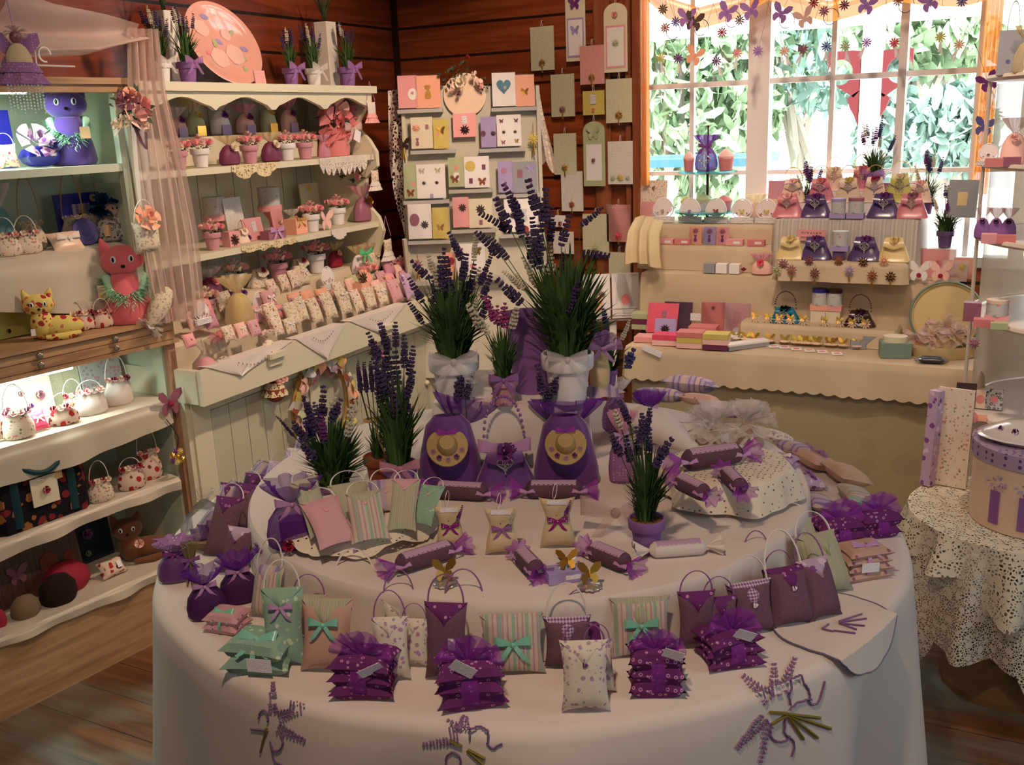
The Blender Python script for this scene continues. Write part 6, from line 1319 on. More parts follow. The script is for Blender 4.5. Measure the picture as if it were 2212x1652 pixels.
p = dp(632, 470, zs[1], -2.62); s_ = mpp(p); potpourri('clear bag with pink tea light rose behind the cube box', p, 44*s_, 36*s_, 'orgw', 'orgc', 'rose')
p = dp(706, 500, zs[1], -2.47); s_ = mpp(p); T = thing('butterfly_ornament', 'pale pink butterfly ornament on the lower dresser shelf', 'ornament', (p.x, p.y, p.z+20*s_), PX); motif(T, 'fly', (0, 0, 0), 22*s_, M['rosep'])
p = dp(788, 488, zs[1], -2.52); s_ = mpp(p); T = potpourri('large mauve organza sachet with gold beads at the right of the lower shelf', p, 76*s_, 60*s_, 'orgp', 'dsoap', 'gold'); rose_p = p
T = thing('rose_spray', 'dark leaved rose spray with pink buds at the right dresser end', 'flowers', (p.x-.05, p.y+.0, zs[1]+70*s_), PX); part('leaves', 'rleaves', None, M['leafd'], T, (0, 0, 20*s_), sc=70*s_); 
for k in range(3): part('rose', 'rose_s', None, M['rosed' if k else 'rose'], T, ((-12+16*k)*s_, -20*s_, (24+8*k)*s_), (1, 0, 0), 14*s_)
# tier 4
z4 = ZS4
for px, py, h, pm, lab, rm in ((507, 592, 70, 'whitep', 'white pot of pale roses, left on the cloth step', ('rosep', 'rosec')), (600, 580, 72, 'pinkp', 'pink pot of pink roses, middle of the cloth step', ('rose', 'rosep')), (683, 566, 70, 'whitep', 'white pot of pink roses, right on the cloth step', ('rose', 'rosep'))):
    rp(lab, px, py, h, pm, z4, -2.58, rm, GR)
p = dp(452, 600, z4, -2.58); s_ = mpp(p); potpourri('round jar of red potpourri under white organza with pink rose', p, 66*s_, 60*s_, 'orgw', 'plum', 'rose')
for px, py, lab in ((556, 585, 'left'), (644, 574, 'right')):
    p = dp(px, py, z4, -2.58); s_ = mpp(p); T = purse('toile print roof shaped basket with red roses, %s one on cloth step' % lab, p, 54*s_, 38*s_, M['toile'], M['rosed'], None, PX, 'toile print baskets', fil=False, d=.55, name='toile_basket')
p = dp(724, 556, z4, -2.6); s_ = mpp(p); potpourri('crimson posy bag with cream roses at the right of cloth step', p, 52*s_, 42*s_, 'orgc', 'rosed', 'rosep')
for px, py, b, lab in ((775, 566, 'whitep', 'white jar with dried roses and green bow at the dresser right end'), (806, 562, 'toile', 'cream toile jar beside the green bow jar')):
    p = dp(px, py, z4-.03, -2.50); s_ = mpp(p); T = potpourri(lab, p, 60*s_, 44*s_, 'orgc', b, 'rosec')
    if b == 'whitep': bow(T, (0, -20*s_, 44*s_), 46*s_, M['ribg'])
# white fan cards on label boxes
def fancard(lab, p, w, mm, rz=0, group=None, base=True):
    T = thing('fan_card', lab, 'ornament', p, rz, group, rx=-.08)
    z0 = w*.28 if base else 0
    if base: part('label_box', None, MB().box((0, 0, w*.13), (w*1.02, w*.2, w*.25), w*.06), M['text'], T, sm=0)
    part('fan_frame', 'fanf', lambda: MB().tube([(.46*cos(pi*k/14+(.0))*(1 if 1 else 0)*(1.0 if sin(pi*k/14) > .2 else .9), 0, .14+.62*sin(pi*k/14)) for k in range(15)]+[(-.3, 0, -.02), (.3, 0, -.02)], .03, 6, closed=True), M['white'], T, (0, 0, z0), sc=w)
    part('lace_heart', 'fanl', lambda: MB().prism([(.38*cos(t)*(1+.12*abs(sin(4*t))), .36+.34*sin(t)*(1+.1*abs(sin(4*t)))) for t in [2*pi*k/40 for k in range(40)]], -.012, 0), lace('fan_lace', (240, 226, 222), 330, .3), T, (0, 0, z0), sc=w, sm=0)
    motif(T, mm[0], (0, -.03*w-.004, z0+.2*w), .12*w, M[mm[1]]); 
    for s in (-1, 1): motif(T, 'rose', (s*.22*w, -.004, z0+.14*w), .05*w, M['rosev'])
    return T
for px, py, mm, lab in ((566, 680, 'rose', 'white lace fan card on a label box, left in the open drawer'), (712, 626, 'rosec', 'white lace fan card on a label box, right in the open drawer'), (440, 700, 'rosed', 'tilted white fan card on a plum soap at the drawer left end')):
    x = -2.46 if px != 440 else -2.36; p = onx(px, py, x); s_ = mpp(p); p.z = max(p.z, ZIN)
    T = fancard(lab, p, 48*s_, ('rose', mm), PX, 'fan cards in the dresser drawer')
# rows of small sachets in the drawer (sloping heap towards the front)
rowA = [(620, 628, 30, 34, 'flor'), (642, 622, 30, 38, 'flor'), (660, 616, 36, 42, 'toile'), (592, 636, 30, 32, 'flor')]
rowF = [(600, 715, 42, 60, 'flor'), (640, 706, 40, 52, 'toile'), (660, 694, 32, 52, 'toile'), (690, 700, 36, 56, 'toile'), (720, 690, 40, 58, 'toile'), (752, 680, 40, 58, 'toile'), (780, 676, 32, 50, 'flor'), (806, 668, 36, 48, 'toile'), (832, 660, 34, 44, 'flor'), (862, 655, 40, 50, 'pinkd'), (892, 646, 40, 54, 'lilf')]
rowM = [(452, 690, 40, 44, 'pink'), (488, 640, 46, 40, 'flor'), (640, 660, 36, 26, 'peach'), (668, 654, 38, 26, 'peach'), (700, 650, 40, 26, 'peach'), (588, 668, 40, 40, 'pinkd'), (800, 622, 34, 40, 'peach'), (836, 630, 36, 44, 'pinkd'), (870, 612, 36, 40, 'rosep'), (846, 596, 36, 36, 'pinkp'), (892, 600, 36, 40, 'rosep'), (772, 640, 40, 44, 'sage')]
def rows(lst, x, tag_, adj):
    for i, (px, py, w, h, b) in enumerate(lst):
        p = onx(px, py, x); s_ = mpp(p); p.z = max(ZIN, min(p.z, ZS4-.02))
        nm = {'flor': 'rose print', 'toile': 'sepia toile', 'pinkd': 'pink sprigged', 'pink': 'plain pink', 'peach': 'peach', 'sage': 'sage green', 'lilf': 'lilac floral', 'rosep': 'blush', 'pinkp': 'dusty pink'}[b]
        order = ['first', 'second', 'third', 'fourth', 'fifth', 'sixth', 'seventh', 'eighth', 'ninth', 'tenth', 'eleventh', 'twelfth'][i]
        sachet('%s sachet, %s from the left in the %s of the dresser drawer' % (nm, order, tag_), p, w*s_, h*s_*1.05, M[b], M[b], PX, .35, None, .3, M['ribw'] if i % 3 == 2 else None, group='sachets in the dresser drawer, '+tag_, t=.45, btn=M['rosed'] if i % 3 == 0 else None)
rows(rowA, -2.50, 'back row', 0); rows(sorted(rowM), -2.42, 'middle row', 0); rows(rowF, -2.31, 'front row', 0)
rows([(428, 716, 40, 44, 'rosep'), (462, 712, 38, 40, 'pinkp'), (560, 700, 34, 40, 'pinkd'), (585, 704, 34, 44, 'flor'), (612, 694, 30, 36, 'pink'), (648, 676, 30, 34, 'lilf')], -2.37, 'left cluster', 0)
rows([(415, 752, 34, 30, 'pink'), (500, 738, 34, 34, 'flor'), (528, 732, 32, 34, 'rosep'), (556, 728, 34, 36, 'pinkd'), (606, 726, 32, 40, 'flor'), (632, 722, 32, 34, 'toile')], -2.285, 'front left cluster', 0)
rows([(735, 640, 32, 30, 'flor'), (762, 632, 30, 30, 'rosep'), (820, 640, 32, 34, 'rosep'), (852, 630, 32, 40, 'pink'), (884, 624, 32, 40, 'pinkd'), (905, 634, 30, 38, 'rosep')], -2.39, 'right cluster', 0)
for i, (px, py, pm, rm, lab) in enumerate(((447, 655, 'pinkp', ('rosep', 'rosec'), 'gift bag of pale roses at the left of the drawer'), (508, 655, 'sage', ('rosev', 'rosec'), 'pale green pot of crimson and cream roses in the drawer'), (790, 600, 'toile', ('rose', 'rosep'), 'cream pot of pink roses at the right of the drawer'), (868, 590, 'pinkp', ('rose', 'rosep'), 'pink bunch of frilly roses at the far right of the dresser'), (900, 615, 'pinkp', ('rosep', 'rose'), 'pale pink rose bunch touching the card stand'))):
    p = onx(px, py, -2.46); s_ = mpp(p); p.z = max(ZIN, p.z-26*s_); rose_pot(lab, p, 62*s_, M[pm], [M[r] for r in rm], 'rose bunches in the drawer')
p = onx(520, 705, -2.38); s_ = mpp(p); p.z = max(ZIN, p.z)
T = gather_bag('tall cream organza bag holding a green candle and yellow rose', p, 110*s_, 76*s_, M['orgc'], M['orgc'], PX); part('candle', 'drum', None, M['yel'], T, (0, 0, .004), sc=(26*s_, 26*s_, 66*s_))
p = onx(722, 668, -2.40); s_ = mpp(p); p.z = max(ZIN, p.z); box_item('grey green tin with cream lid and label among the sachets', p, 52*s_, 34*s_, 40*s_, M['tealtin'], PX, name='tin', lid=M['cream'], labelm=M['tag'])
p = onx(783, 650, -2.36); s_ = mpp(p); p.z = max(ZIN, p.z); box_item('peach soap box with brown sunburst on a stem', p, 28*s_, 40*s_, 24*s_, M['peach'], PX); T = thing('sunburst_brooch', 'brown sunburst brooch above the peach soap box', 'brooch', (p.x+.012, p.y, p.z+50*s_), PX); motif(T, 'sun', (0, 0, 0), 18*s_, M['dark'])
for px, py, lab, e_ in ((600, 690, 'pink cracker sachet with raffia in the open drawer', 0), (700, 655, 'mauve cracker sachet lying above the toile sachets', 1), (488, 730, 'pink rose printed cracker sachet at the drawer front left', 0)):
    p = onx(px, py, -2.36); s_ = mpp(p); p.z = max(ZIN, p.z); candy(lab, p, 90*s_, 11*s_, PX+.2, M['soap' if not e_ else 'dsoap'], M['orgp'], flower=False)
for px, py, w, lab, b in ((440, 745, 48, 'pink bath bomb in crinkled cellophane at the drawer corner', 'pink'), (478, 738, 36, 'white spotted bath ball in clear wrap beside it', 'flor')):
    p = onx(px, py, -2.29); s_ = mpp(p); p.z = ZIN; T = thing('bath_ball', lab, 'soap', p, PX); part('ball', 'ball', lambda: MB().ell((0, 0, .5), .5, 18, 12), M[b], T, sc=w*s_*.9)
    part('wrap', 'bwrap', lambda: MB().lathe([(.3, 0), (.6, .3), (.55, .7), (.2, 1.1), (.14, 1.25), (.5, 1.8)], 20, rip=lambda a, k: 1+.15*sin(5*a+4*k), caps=False), cello(), T, sc=w*s_*.95)
for px, py, w, h, lab in ((578, 735, 40, 56, 'small floral pouch tied with cord at the drawer front'), ):
    p = onx(px, py, -2.28); s_ = mpp(p); p.z = ZIN; gather_bag(lab, p, h*s_, w*s_, M['flor'], M['flor'], PX)
# tulle wrap in drawer + embroidered napkins over the drawer front
for (a, b, c, lab) in (((452, 783), (632, 728), (520, 812), 'embroidered white napkin point over the drawer front, left'), ((640, 722), (745, 694), (706, 776), 'embroidered white napkin point over the drawer front, middle'), ((758, 692), (878, 660), (824, 722), 'embroidered white napkin point over the drawer front, right')):
    A, B, C_ = (onx(*q, DXF+.004) for q in (a, b, c)); z_ = ZD+.003
    def fn(u, v, A=A, B=B, C_=C_, z_=z_):
        if v < .25: q = v/.25; return V((DXF-.05+.053*q, A.y+(B.y-A.y)*u, z_))
        q = (v-.25)/.75; y = (A.y+(B.y-A.y)*u)*(1-q)+C_.y*q; return V((DXF+.004+.006*q*abs(sin(6*u)), y, z_+(C_.z-z_)*q))
    o = part('napkin', None, MB().grid(fn, 24, 16), M['wlin']); tag(o, lab, 'napkin')
    mb = MB()
    for k in range(10): 
        t = k/9; y = A.y+(B.y-A.y)*(.3+.4*t); z2 = z_-.012-.022*sin(pi*t); mb.ell((DXF+.011, y, z2), (.001, .003, .003), 5, 4)
    part('embroidered_spray', None, mb, M['dsoap'], o)
# hanging mini lace dresses
for px, py, w, h, x, lab in ((803, 244, 38, 52, -2.44, 'tiny pink and white lace dress hanging from the dresser top'), (810, 390, 36, 54, -2.44, 'tiny cream frilled dress hanging below the upper shelf'), (838, 540, 38, 58, -2.43, 'tiny toile frilled dress hanging at the lower shelf end')):
    p = onx(px, py, x); s_ = mpp(p); T = thing('hanging_sachet', lab, 'ornament', (p.x, p.y, p.z), PX, 'mini dresses hanging at the dresser end')
    part('bodice', 'mbod', pillow(1, 1.15, .3), M['wlin' if py < 300 else 'toile'], T, (0, 0, h*s_*.12), sc=(w*s_*.8, w*s_*.8, w*s_*.8))
    part('frill', 'mfrl', lambda: MB().lathe([(.36, .3), (.5, .0), (.42, .02), (.62, -.35)], 30, rip=lambda a, k: 1+.12*sin(9*a)*k, caps=False), M['pink' if py < 300 else 'wlin'], T, (0, 0, -h*s_*.2), sc=(w*s_, w*s_*.4, w*s_*.8))
    part('ribbon', 'mrib', lambda: MB().tube([(-.4, 0, 0), (0, .02, 1), (.4, 0, 0)], .02, 4), M['ribl'], T, (0, 0, h*s_*.5), sc=(w*s_, w*s_, h*s_*.75))
# wreath and pomander on the doors
c0 = onx(688, 880, BX+.014); s_ = mpp(c0)
T = thing('wreath', 'large rag and dried flower wreath hanging on the dresser doors', 'wreath', (BX+.025, c0.y, c0.z), PX)
Rw = 92*s_; part('ring', 'wring', lambda: MB().tube([(cos(2*pi*k/40), 0, sin(2*pi*k/40)*1.12) for k in range(40)], .05, 8, closed=True), M['raffia'], T, sc=Rw)
cols = ['beigef', 'peach', 'rosep', 'yel', 'lilst', 'cream', 'greyf', 'terra', 'sage']
def scrap(): return MB().grid(lambda u, v: V(((u-.5)*1.4, -.25*sin(3*u)-.15*v, (v-.5)*1.1+.2*sin(5*u))), 4, 3)
for k in range(72):
    a = 2*pi*k/72+rnd.uniform(-.03, .03); r_ = Rw*rnd.uniform(.9, 1.12); part('rag_tie', 'scrap', scrap, M[cols[k % 9]], T, (r_*cos(a), -rnd.uniform(.06, .2)*Rw, r_*sin(a)*1.12), (rnd.uniform(-.6, .6), rnd.uniform(0, 6), rnd.uniform(-.6, .6)), Rw*.2, bake=False)
bow(T, (0, -.1*Rw, Rw*1.1), Rw*.9, M['dsoap']); hang_tag(T, (-Rw*.93, -.3*Rw, -Rw*.22), 20*s_, 26*s_, (0, .15, 0))
p = onx(594, 843, BX+.05); s_ = mpp(p); T = thing('pomander', 'dried pomander ball with cream lace and pink roses hanging by the wreath', 'ornament', (p.x, p.y, p.z), PX)
part('ball', 'ball', None, M['terra'], T, (0, 0, -26*s_), sc=46*s_); part('lace_frill', 'mfrl', None, M['lacec'], T, (0, 0, 6*s_), sc=44*s_)
for k in range(3): part('rose', 'rose_s', None, M['rosep'], T, ((-8+12*k)*s_, -14*s_, 22*s_), (1, 0, 0), 13*s_)
p = onx(812, 765, BX+.05); s_ = mpp(p); T = thing('rose_ornament', 'pink rose hanging ornament under the drawer, behind the lavender', 'ornament', (p.x, p.y, p.z), PX)
part('rose', 'rose_s', None, M['rose'], T, (0, -10*s_, 0), (1, 0, 0), 14*s_); part('leaves', 'rleaves', None, M['leafd'], T, sc=40*s_)
# =============== CARDS ON THE STAND ===============
NRM = V((kn.x, kn.y, 0))
def ks_card(lab, px0, px1, pyb, h, mt, motifs=(), wrap=True):
    xl, yl, z = kst(px0, pyb, .012); xr, yr, _ = kst(px1, pyb, .012); p = KC+V((cos(kz), sin(kz), 0))*((xl+xr)/2)+kn*(yl-.022)+V((0, 0, z+.003)); s_ = mpp(p)
    return card(lab, p, (px1-px0)*s_*.97, h*s_, M[mt], motifs, kz, TILT, 'wrapped greeting cards on the stand', wrap)
SC_ = [('pink card with oval posy', 862, 905, 236, 68, 'pink', (('oval', .25, .42, .3, 'white'), ('rose', .25, .45, .12, 'rose')), 'top left ledge, left'), ('pink card with gilt vase', 900, 955, 236, 68, 'peach', (('bottle', 0, .5, .28, 'gold'),), 'top left ledge, right'),
 ('ivory card with teal heart', 1064, 1116, 232, 70, 'white', (('heart', 0, .6, .34, 'teal'), ('sun', .05, .55, .14, 'rosep')), 'top right ledge, left'), ('pink card with gold bow', 1114, 1156, 232, 66, 'peach', (('fly', 0, .45, .2, 'gold'),), 'top right ledge, right'),
 ('cream card with two pink bottles', 890, 938, 323, 66, 'cream', (('sun', -.25, .65, .22, 'peach'), ('rect', .25, .68, .14, 'dsoap'), ('bottle', -.22, .22, .18, 'dsoap')), 'second left ledge, left'), ('yellow and pink card with gold wheat', 938, 972, 323, 62, 'yel', (('fly', 0, .6, .28, 'gold'), ('rect', -.25, .5, .15, 'pink')), 'second left ledge, right'),
 ('lilac and pink card with dark brooch', 1040, 1074, 320, 64, 'lav', (('sun', .3, .45, .22, 'dark'), ('oval', -.35, .45, .2, 'plum')), 'second right ledge, left'), ('white card dotted with butterflies', 1074, 1128, 318, 66, 'white', (('fly', -.3, .8, .09, 'plum'), ('sun', -.22, .45, .09, 'dark'), ('sun', .25, .45, .09, 'dark'), ('fly', .3, .8, .09, 'plum'), ('fly', -.25, .12, .09, 'dsoap'), ('fly', .3, .15, .09, 'gold')), 'second right ledge, right'),
 ('sage card with orange butterfly', 875, 904, 430, 72, 'sage', (('round', .2, .42, .14, 'rose'), ('fly', 0, .15, .3, 'terra')), 'middle left ledge, left'), ('white card printed with small butterflies', 902, 966, 430, 72, 'white', (('fly', -.3, .8, .1, 'sage'), ('sun', -.25, .45, .08, 'dark'), ('sun', .2, .45, .08, 'dark'), ('fly', .25, .8, .1, 'sage'), ('rect', 0, .06, .1, 'lav')), 'middle left ledge, right'),
 ('sage and white butterfly card', 970, 1006, 405, 62, 'sage', (('rect', 0, .35, .3, 'white'), ('fly', -.1, .25, .26, 'terra'), ('round', .0, .65, .12, 'rose')), 'middle ledge, left'), ('white card with gold wreath and plum pots', 1004, 1060, 407, 66, 'white', (('round', -.25, .7, .2, 'yel'), ('rect', .28, .65, .13, 'plum'), ('rect', -.25, .22, .13, 'plum'), ('fly', .2, .18, .16, 'terra')), 'middle ledge, right'),
 ('mauve card with lilac teapot', 1077, 1110, 417, 66, 'lav', (('round', -.1, .7, .2, 'orgp'), ('bottle', 0, .25, .2, 'plum')), 'middle right ledge, left'), ('grey card with brown jug and lilac bow', 1108, 1162, 418, 66, 'grey', (('rect', -.2, .62, .2, 'dsoap'), ('fly', .25, .75, .18, 'lav'), ('bottle', .25, .3, .14, 'rosev')), 'middle right ledge, right'),
 ('white card with brown jug and flower brooch', 884, 936, 517, 74, 'white', (('oval', -.22, .55, .26, 'dsoap'), ('sun', .2, .4, .2, 'dark')), 'fourth left ledge, left'), ('yellow card with silver leaf', 936, 972, 516, 66, 'yel', (('fly', .0, .35, .22, 'gold'),), 'fourth left ledge, right'),
 ('coral card with amber sunflower', 980, 1016, 492, 64, 'pink', (('sun', .1, .65, .3, 'dark'), ('sun', .1, .65, .18, 'gold')), 'fourth middle ledge, left'), ('beige card with amber sunflower in a pot', 1014, 1066, 493, 62, 'cream', (('sun', 0, .62, .24, 'dark'), ('sun', 0, .62, .14, 'gold'), ('rect', 0, .18, .13, 'dsoap')), 'fourth middle ledge, right'),
 ('white card with black and silver lamp print', 1090, 1164, 502, 70, 'white', (('bottle', .1, .5, .2, 'silver'), ('sun', -.25, .5, .12, 'dark'), ('round', .1, .06, .12, 'rosed')), 'fourth right ledge'),
 ('peach card with red heart', 960, 988, 604, 58, 'peach', (('round', .1, .68, .3, 'rosed'),), 'lower left ledge'), ('white card with orange butterflies', 980, 1052, 596, 68, 'white', (('fly', -.3, .75, .12, 'terra'), ('fly', .25, .75, .14, 'gold'), ('round', .1, .3, .08, 'rose')), 'lower middle ledge')]
for (a, x0_, x1_, yb__, h_, mt_, mo, wh) in SC_: ks_card('%s, %s of the card stand' % (a, wh), x0_, x1_, yb__, h_, mt_, mo)
q = kw(1005, 300, .02); s_ = mpp(q); card('pink memo card with black spiral top and brown brooch, card stand centre', V((q.x, q.y, kw(1005, 296, .02).z)), 50*s_, 50*s_, M['pink'], (('rect', 0, .72, .2, 'text'), ('sun', 0, .3, .24, 'dark')), kz, TILT, wrap=False, name='memo_card')
# big medallion disc and rose spray at the top
c0 = kw(1004, 205, .008); s_ = mpp(c0); T = thing('round_plaque', 'round cream wooden plaque at the top of the card stand', 'plaque', c0, kz, rx=-TILT)
part('disc', None, MB().at((0, 0, 0), (pi/2, 0, 0)).lathe([(0, 0), (1, 0), (1, .05), (.94, .07), (0, .06)], 40, caps=False), M['satw'], T, sc=(46*s_, .18*s_*40, 46*s_))
T = thing('rose_spray', 'cream and pink artificial rose spray with green leaves on the card stand', 'flowers', kw(1004, 184, .03), kz)
for x, z, r, m_ in ((-4, 4, 21, 'rosec'), (16, 18, 12, 'rosec'), (30, 2, 15, 'rosep'), (38, -6, 9, 'rose'), (-22, -8, 13, 'rosep'), (-10, -18, 10, 'dsoap'), (22, 24, 7, 'rosec'), (8, 56, 8, 'rosed')): part('rose', 'rose_s', None, M[m_], T, (x*s_, -12*s_, z*s_), (1.2, 0, x*.1), r*s_)
for x, z, r in ((-34, 16, 34), (-6, 34, 24), (38, 0, 22)): part('leaves', 'rleaves', None, M['leafd'], T, (x*s_, 0, z*s_), (1.2, 0, 0), r*s_*1.3)
# lace shawl behind both sides of the stand
def shawl(lab, pts_top, pts_bot, mt, dd=.05):
    def fn(u, v):
        t = (pts_top[0][0]+(pts_top[1][0]-pts_top[0][0])*u, pts_top[0][1]+(pts_top[1][1]-pts_top[0][1])*u); b = (pts_bot[0][0]+(pts_bot[1][0]-pts_bot[0][0])*u, pts_bot[0][1]+(pts_bot[1][1]-pts_bot[0][1])*u+18*abs(sin(6*u)))
        return kw(t[0]+(b[0]-t[0])*v**1.3, t[1]+(b[1]-t[1])*v, -.03-.02*v-.018*sin(14*u+3*v)*(.3+v))
    o = part('lace_shawl', None, MB().grid(fn, 30, 30), M[mt]); tag(o, lab, 'lace shawl')
shawl('heavy white lace shawl hanging at the left of the card stand', ((838, 196), (884, 190)), ((842, 360), (896, 600)), 'laceb'); shawl('fine white lace shawl hanging at the right of the card stand', ((1140, 190), (1164, 186)), ((1150, 330), (1206, 362)), 'lacew')
for px, py, mt, lab in ((872, 312, 'dark', 'dark fairy charm hanging at the left edge of the card stand'), (1152, 300, 'yel', 'yellow flower charm hanging at the right edge of the card stand'), (902, 572, 'dsoap', 'plum flower charm hanging low on the left of the card stand')):
    p = kw(px, py, .03); s_ = mpp(p); T = thing('flower_charm', lab, 'charm', p, kz); motif(T, 'sun' if mt != 'dark' else 'fly', (0, 0, 0), 14*s_, M[mt]); part('tassel', 'tassel', lambda: MB().tube([(0, 0, 0), (.1, 0, -1)], .06, 5).tube([(0, 0, 0), (-.12, 0, -.9)], .06, 5).tube([(0, 0, 0), (0, 0, 1.6)], .03, 4), M['gold'], T, (0, .003, -8*s_), sc=26*s_)
# boxed cards in a wire rack below the wall cards
wr = V((0, 0, 0)); p0 = ony(1320, 690, 3.95)
T = thing('wire_rack', 'low wire rack stand holding wrapped cards beside the window table', 'rack', V((p0.x, 3.97, 0)), FC)
s_ = mpp(p0); zz = p0.z
part('wire_tray', None, MB().box((0, 0, zz-.002), (124*s_, .07, .004)).tube([(-62*s_, -.04, zz+.05), (62*s_, -.04, zz+.05)], .002, 4).tube([(-62*s_, -.04, zz+.02), (62*s_, -.04, zz+.02)], .002, 4), M['silver'], T, sm=0)
part('post', None, MB().box((0, .0, zz/2), (.03, .03, zz-.004)), M_white, T, sm=0)
for px, lab, mo in ((1288, 'wrapped orange pink card with paper tree, left in the wire rack', (('rect', 0, .35, .35, 'peach'), ('sun', .2, .55, .16, 'dsoap'))), (1350, 'wrapped white card with pink arch, right in the wire rack', (('oval', 0, .42, .2, 'soap'), ('rect', 0, .0, .02, 'pink')))):
    p = V((p0.x+(px-1320)*s_*cos(FC), 3.97+(px-1320)*s_*sin(FC)-.01, zz+.004)); card(lab, p, 58*s_, 96*s_, M['white'], mo, FC, .08, th=.02)
# =============== CARDS HANGING ON THE BACK WALL ===============
WY = YB-.03
def wcard(lab, x0, y0, x1, y1, mt, motifs=(), wrap=False, arch=False, panel=None, charm=None, d=0):
    a = ony((x0+x1)/2, y1, WY-d); s_ = mpp(a); w_, h_ = abs(ony(x1, y1, WY-d).x-ony(x0, y1, WY-d).x), abs(a.z-ony((x0+x1)/2, y0, WY-d).z)
    T = thing('bookmark' if arch else 'hanging_card', lab, 'bookmark' if arch else 'card', (a.x, a.y, a.z), 0, 'cards hung on the pine wall')
    if arch: part('card', 'archc%.1f' % (h_/w_), lambda: MB().prism([(-.5, 0), (.5, 0)]+[(.5*cos(pi*k/12), h_/w_-.4+.4*sin(pi*k/12)) for k in range(13)], -.03, .03), M[mt], T, sc=w_, sm=0)
    else: part('card', 'cardb', None, M[mt], T, sc=(w_, .006, h_), sm=0)
    if panel: part('panel', 'usheet', None, M[panel], T, (0, -.0045, h_*.37), sc=(w_*.84, .05, h_*.62), sm=0); part('panel', 'usheet', None, M['white'], T, (0, -.0055, h_*.37), sc=(w_*.72, .05, h_*.56), sm=0)
    for (k, x, z, r, m2) in motifs: motif(T, k, (x*w_, -.008, z*h_), r*w_, M[m2])
    part('ribbon_loop', 'wloop', lambda: MB().tube([(-.12, 0, 0), (-.05, 0, .8), (.05, 0, .8), (.12, 0, 0)], .03, 4), M['ribw'], T, (0, -.002, h_-.002), sc=.035)
    if charm: motif(T, 'sun', (0, -.009, h_*.17), w_*.17, M[charm]); part('tassel', 'tassel', None, M['gold'], T, (0, -.008, h_*.1), sc=.03)
    if wrap: part('sleeve', 'sleevem', None, cello(), T, sc=(w_, .014, h_))
    part('nail', 'nail', lambda: MB().at((0, 0, 0), (-pi/2, 0, 0)).lathe([(.002, 0), (.002, .034)], 6), M['silver'], T, (0, -.003, h_+.026))
wcard('grey green verse card with gilt charm, highest left on the pine wall', 1148, 57, 1198, 152, 'verse', charm='gold')
wcard('tall cream bookmark with purple bow and iris panel at the wall top', 1224, -6, 1266, 132, 'cream', (('fly', 0, .9, .3, 'rosev'), ('fly', 0, .48, .22, 'lav')), panel='lav', d=.0, arch=False)
wcard('pink verse card in shiny wrap left of the half timber', 1254, 98, 1306, 182, 'versep', wrap=True, charm='gold', d=.02)
wcard('arched bookmark with pink rose and pansy panel beside the window trim', 1306, 6, 1356, 156, 'cream', (('rose', 0, .83, .18, 'rose'), ('sun', 0, .42, .18, 'sage')), arch=True, panel='pink', d=.02)
wcard('cream verse card with plum flower charm below the grey green one', 1192, 160, 1242, 252, 'verse', charm='dsoap')
wcard('small yellow card with white label and rose garland', 1260, 196, 1306, 248, 'yel', (('rect', 0, .65, .25, 'text'), ('rose', 0, .2, .12, 'rose')), d=.02)
wcard('pale green verse card with gold tree charm beside the window trim', 1310, 170, 1366, 265, 'verse', charm='gold', d=.02)
wcard('cream verse card with gilt heart charm, right of the lace shawl', 1198, 288, 1246, 377, 'verse', charm='gold')
wcard('arched bookmark with green bow and rose panel, centre of the wall', 1262, 262, 1308, 402, 'sage', (('fly', 0, .82, .3, 'sage'), ('rose', 0, .4, .14, 'dsoap')), arch=True, panel='sage', d=.02)
wcard('white verse card with yellow and green rosettes near the trim', 1314, 305, 1368, 398, 'versew', (('sun', 0, .16, .16, 'yel'), ('sun', -.3, .15, .12, 'sage'), ('sun', .3, .15, .12, 'sage')), d=.02)
wcard('grey verse card with brown tree charm, below the gilt heart card', 1214, 370, 1260, 456, 'versew', charm='terra')
wcard('pink verse card in shiny wrap beside the window display', 1312, 442, 1362, 522, 'versep', wrap=True, charm='hot', d=.02)
wcard('grey cream verse card with olive tree charm behind the lavender', 1260, 462, 1316, 550, 'verse', charm='sage', d=.02)
wcard('white card with crimson roses behind the lavender tips', 1190, 465, 1222, 490, 'white', (('rose', -.2, .3, .2, 'rosed'), ('rose', .2, .3, .2, 'rosed')))
wcard('beige verse card low on the wall by the damask table', 1316, 545, 1362, 600, 'verse', d=.02)
wcard('white card with small print low behind the lavender bush', 1196, 500, 1240, 548, 'versew')
# =============== GOODS ON THE WINDOW TABLE ===============
def rp_(px, py, y, z): p = ony(px, py, y); p.z = z+.001; return p
# white fan cards row
for i, (px, m_) in enumerate(((1432, 'sage'), (1490, 'lav'), (1546, 'terra'), (1602, 'yel'), (1655, 'yel'))):
    p = rp_(px, 484, 4.10, ZD2); s_ = mpp(p); T = fancard('white lace fan card on its label box, %s from the left on the top step' % ['first', 'second', 'third', 'fourth', 'fifth'][i], p, 50*s_, ('fly' if i > 1 else 'rose', m_), group='white fan cards on the top step')
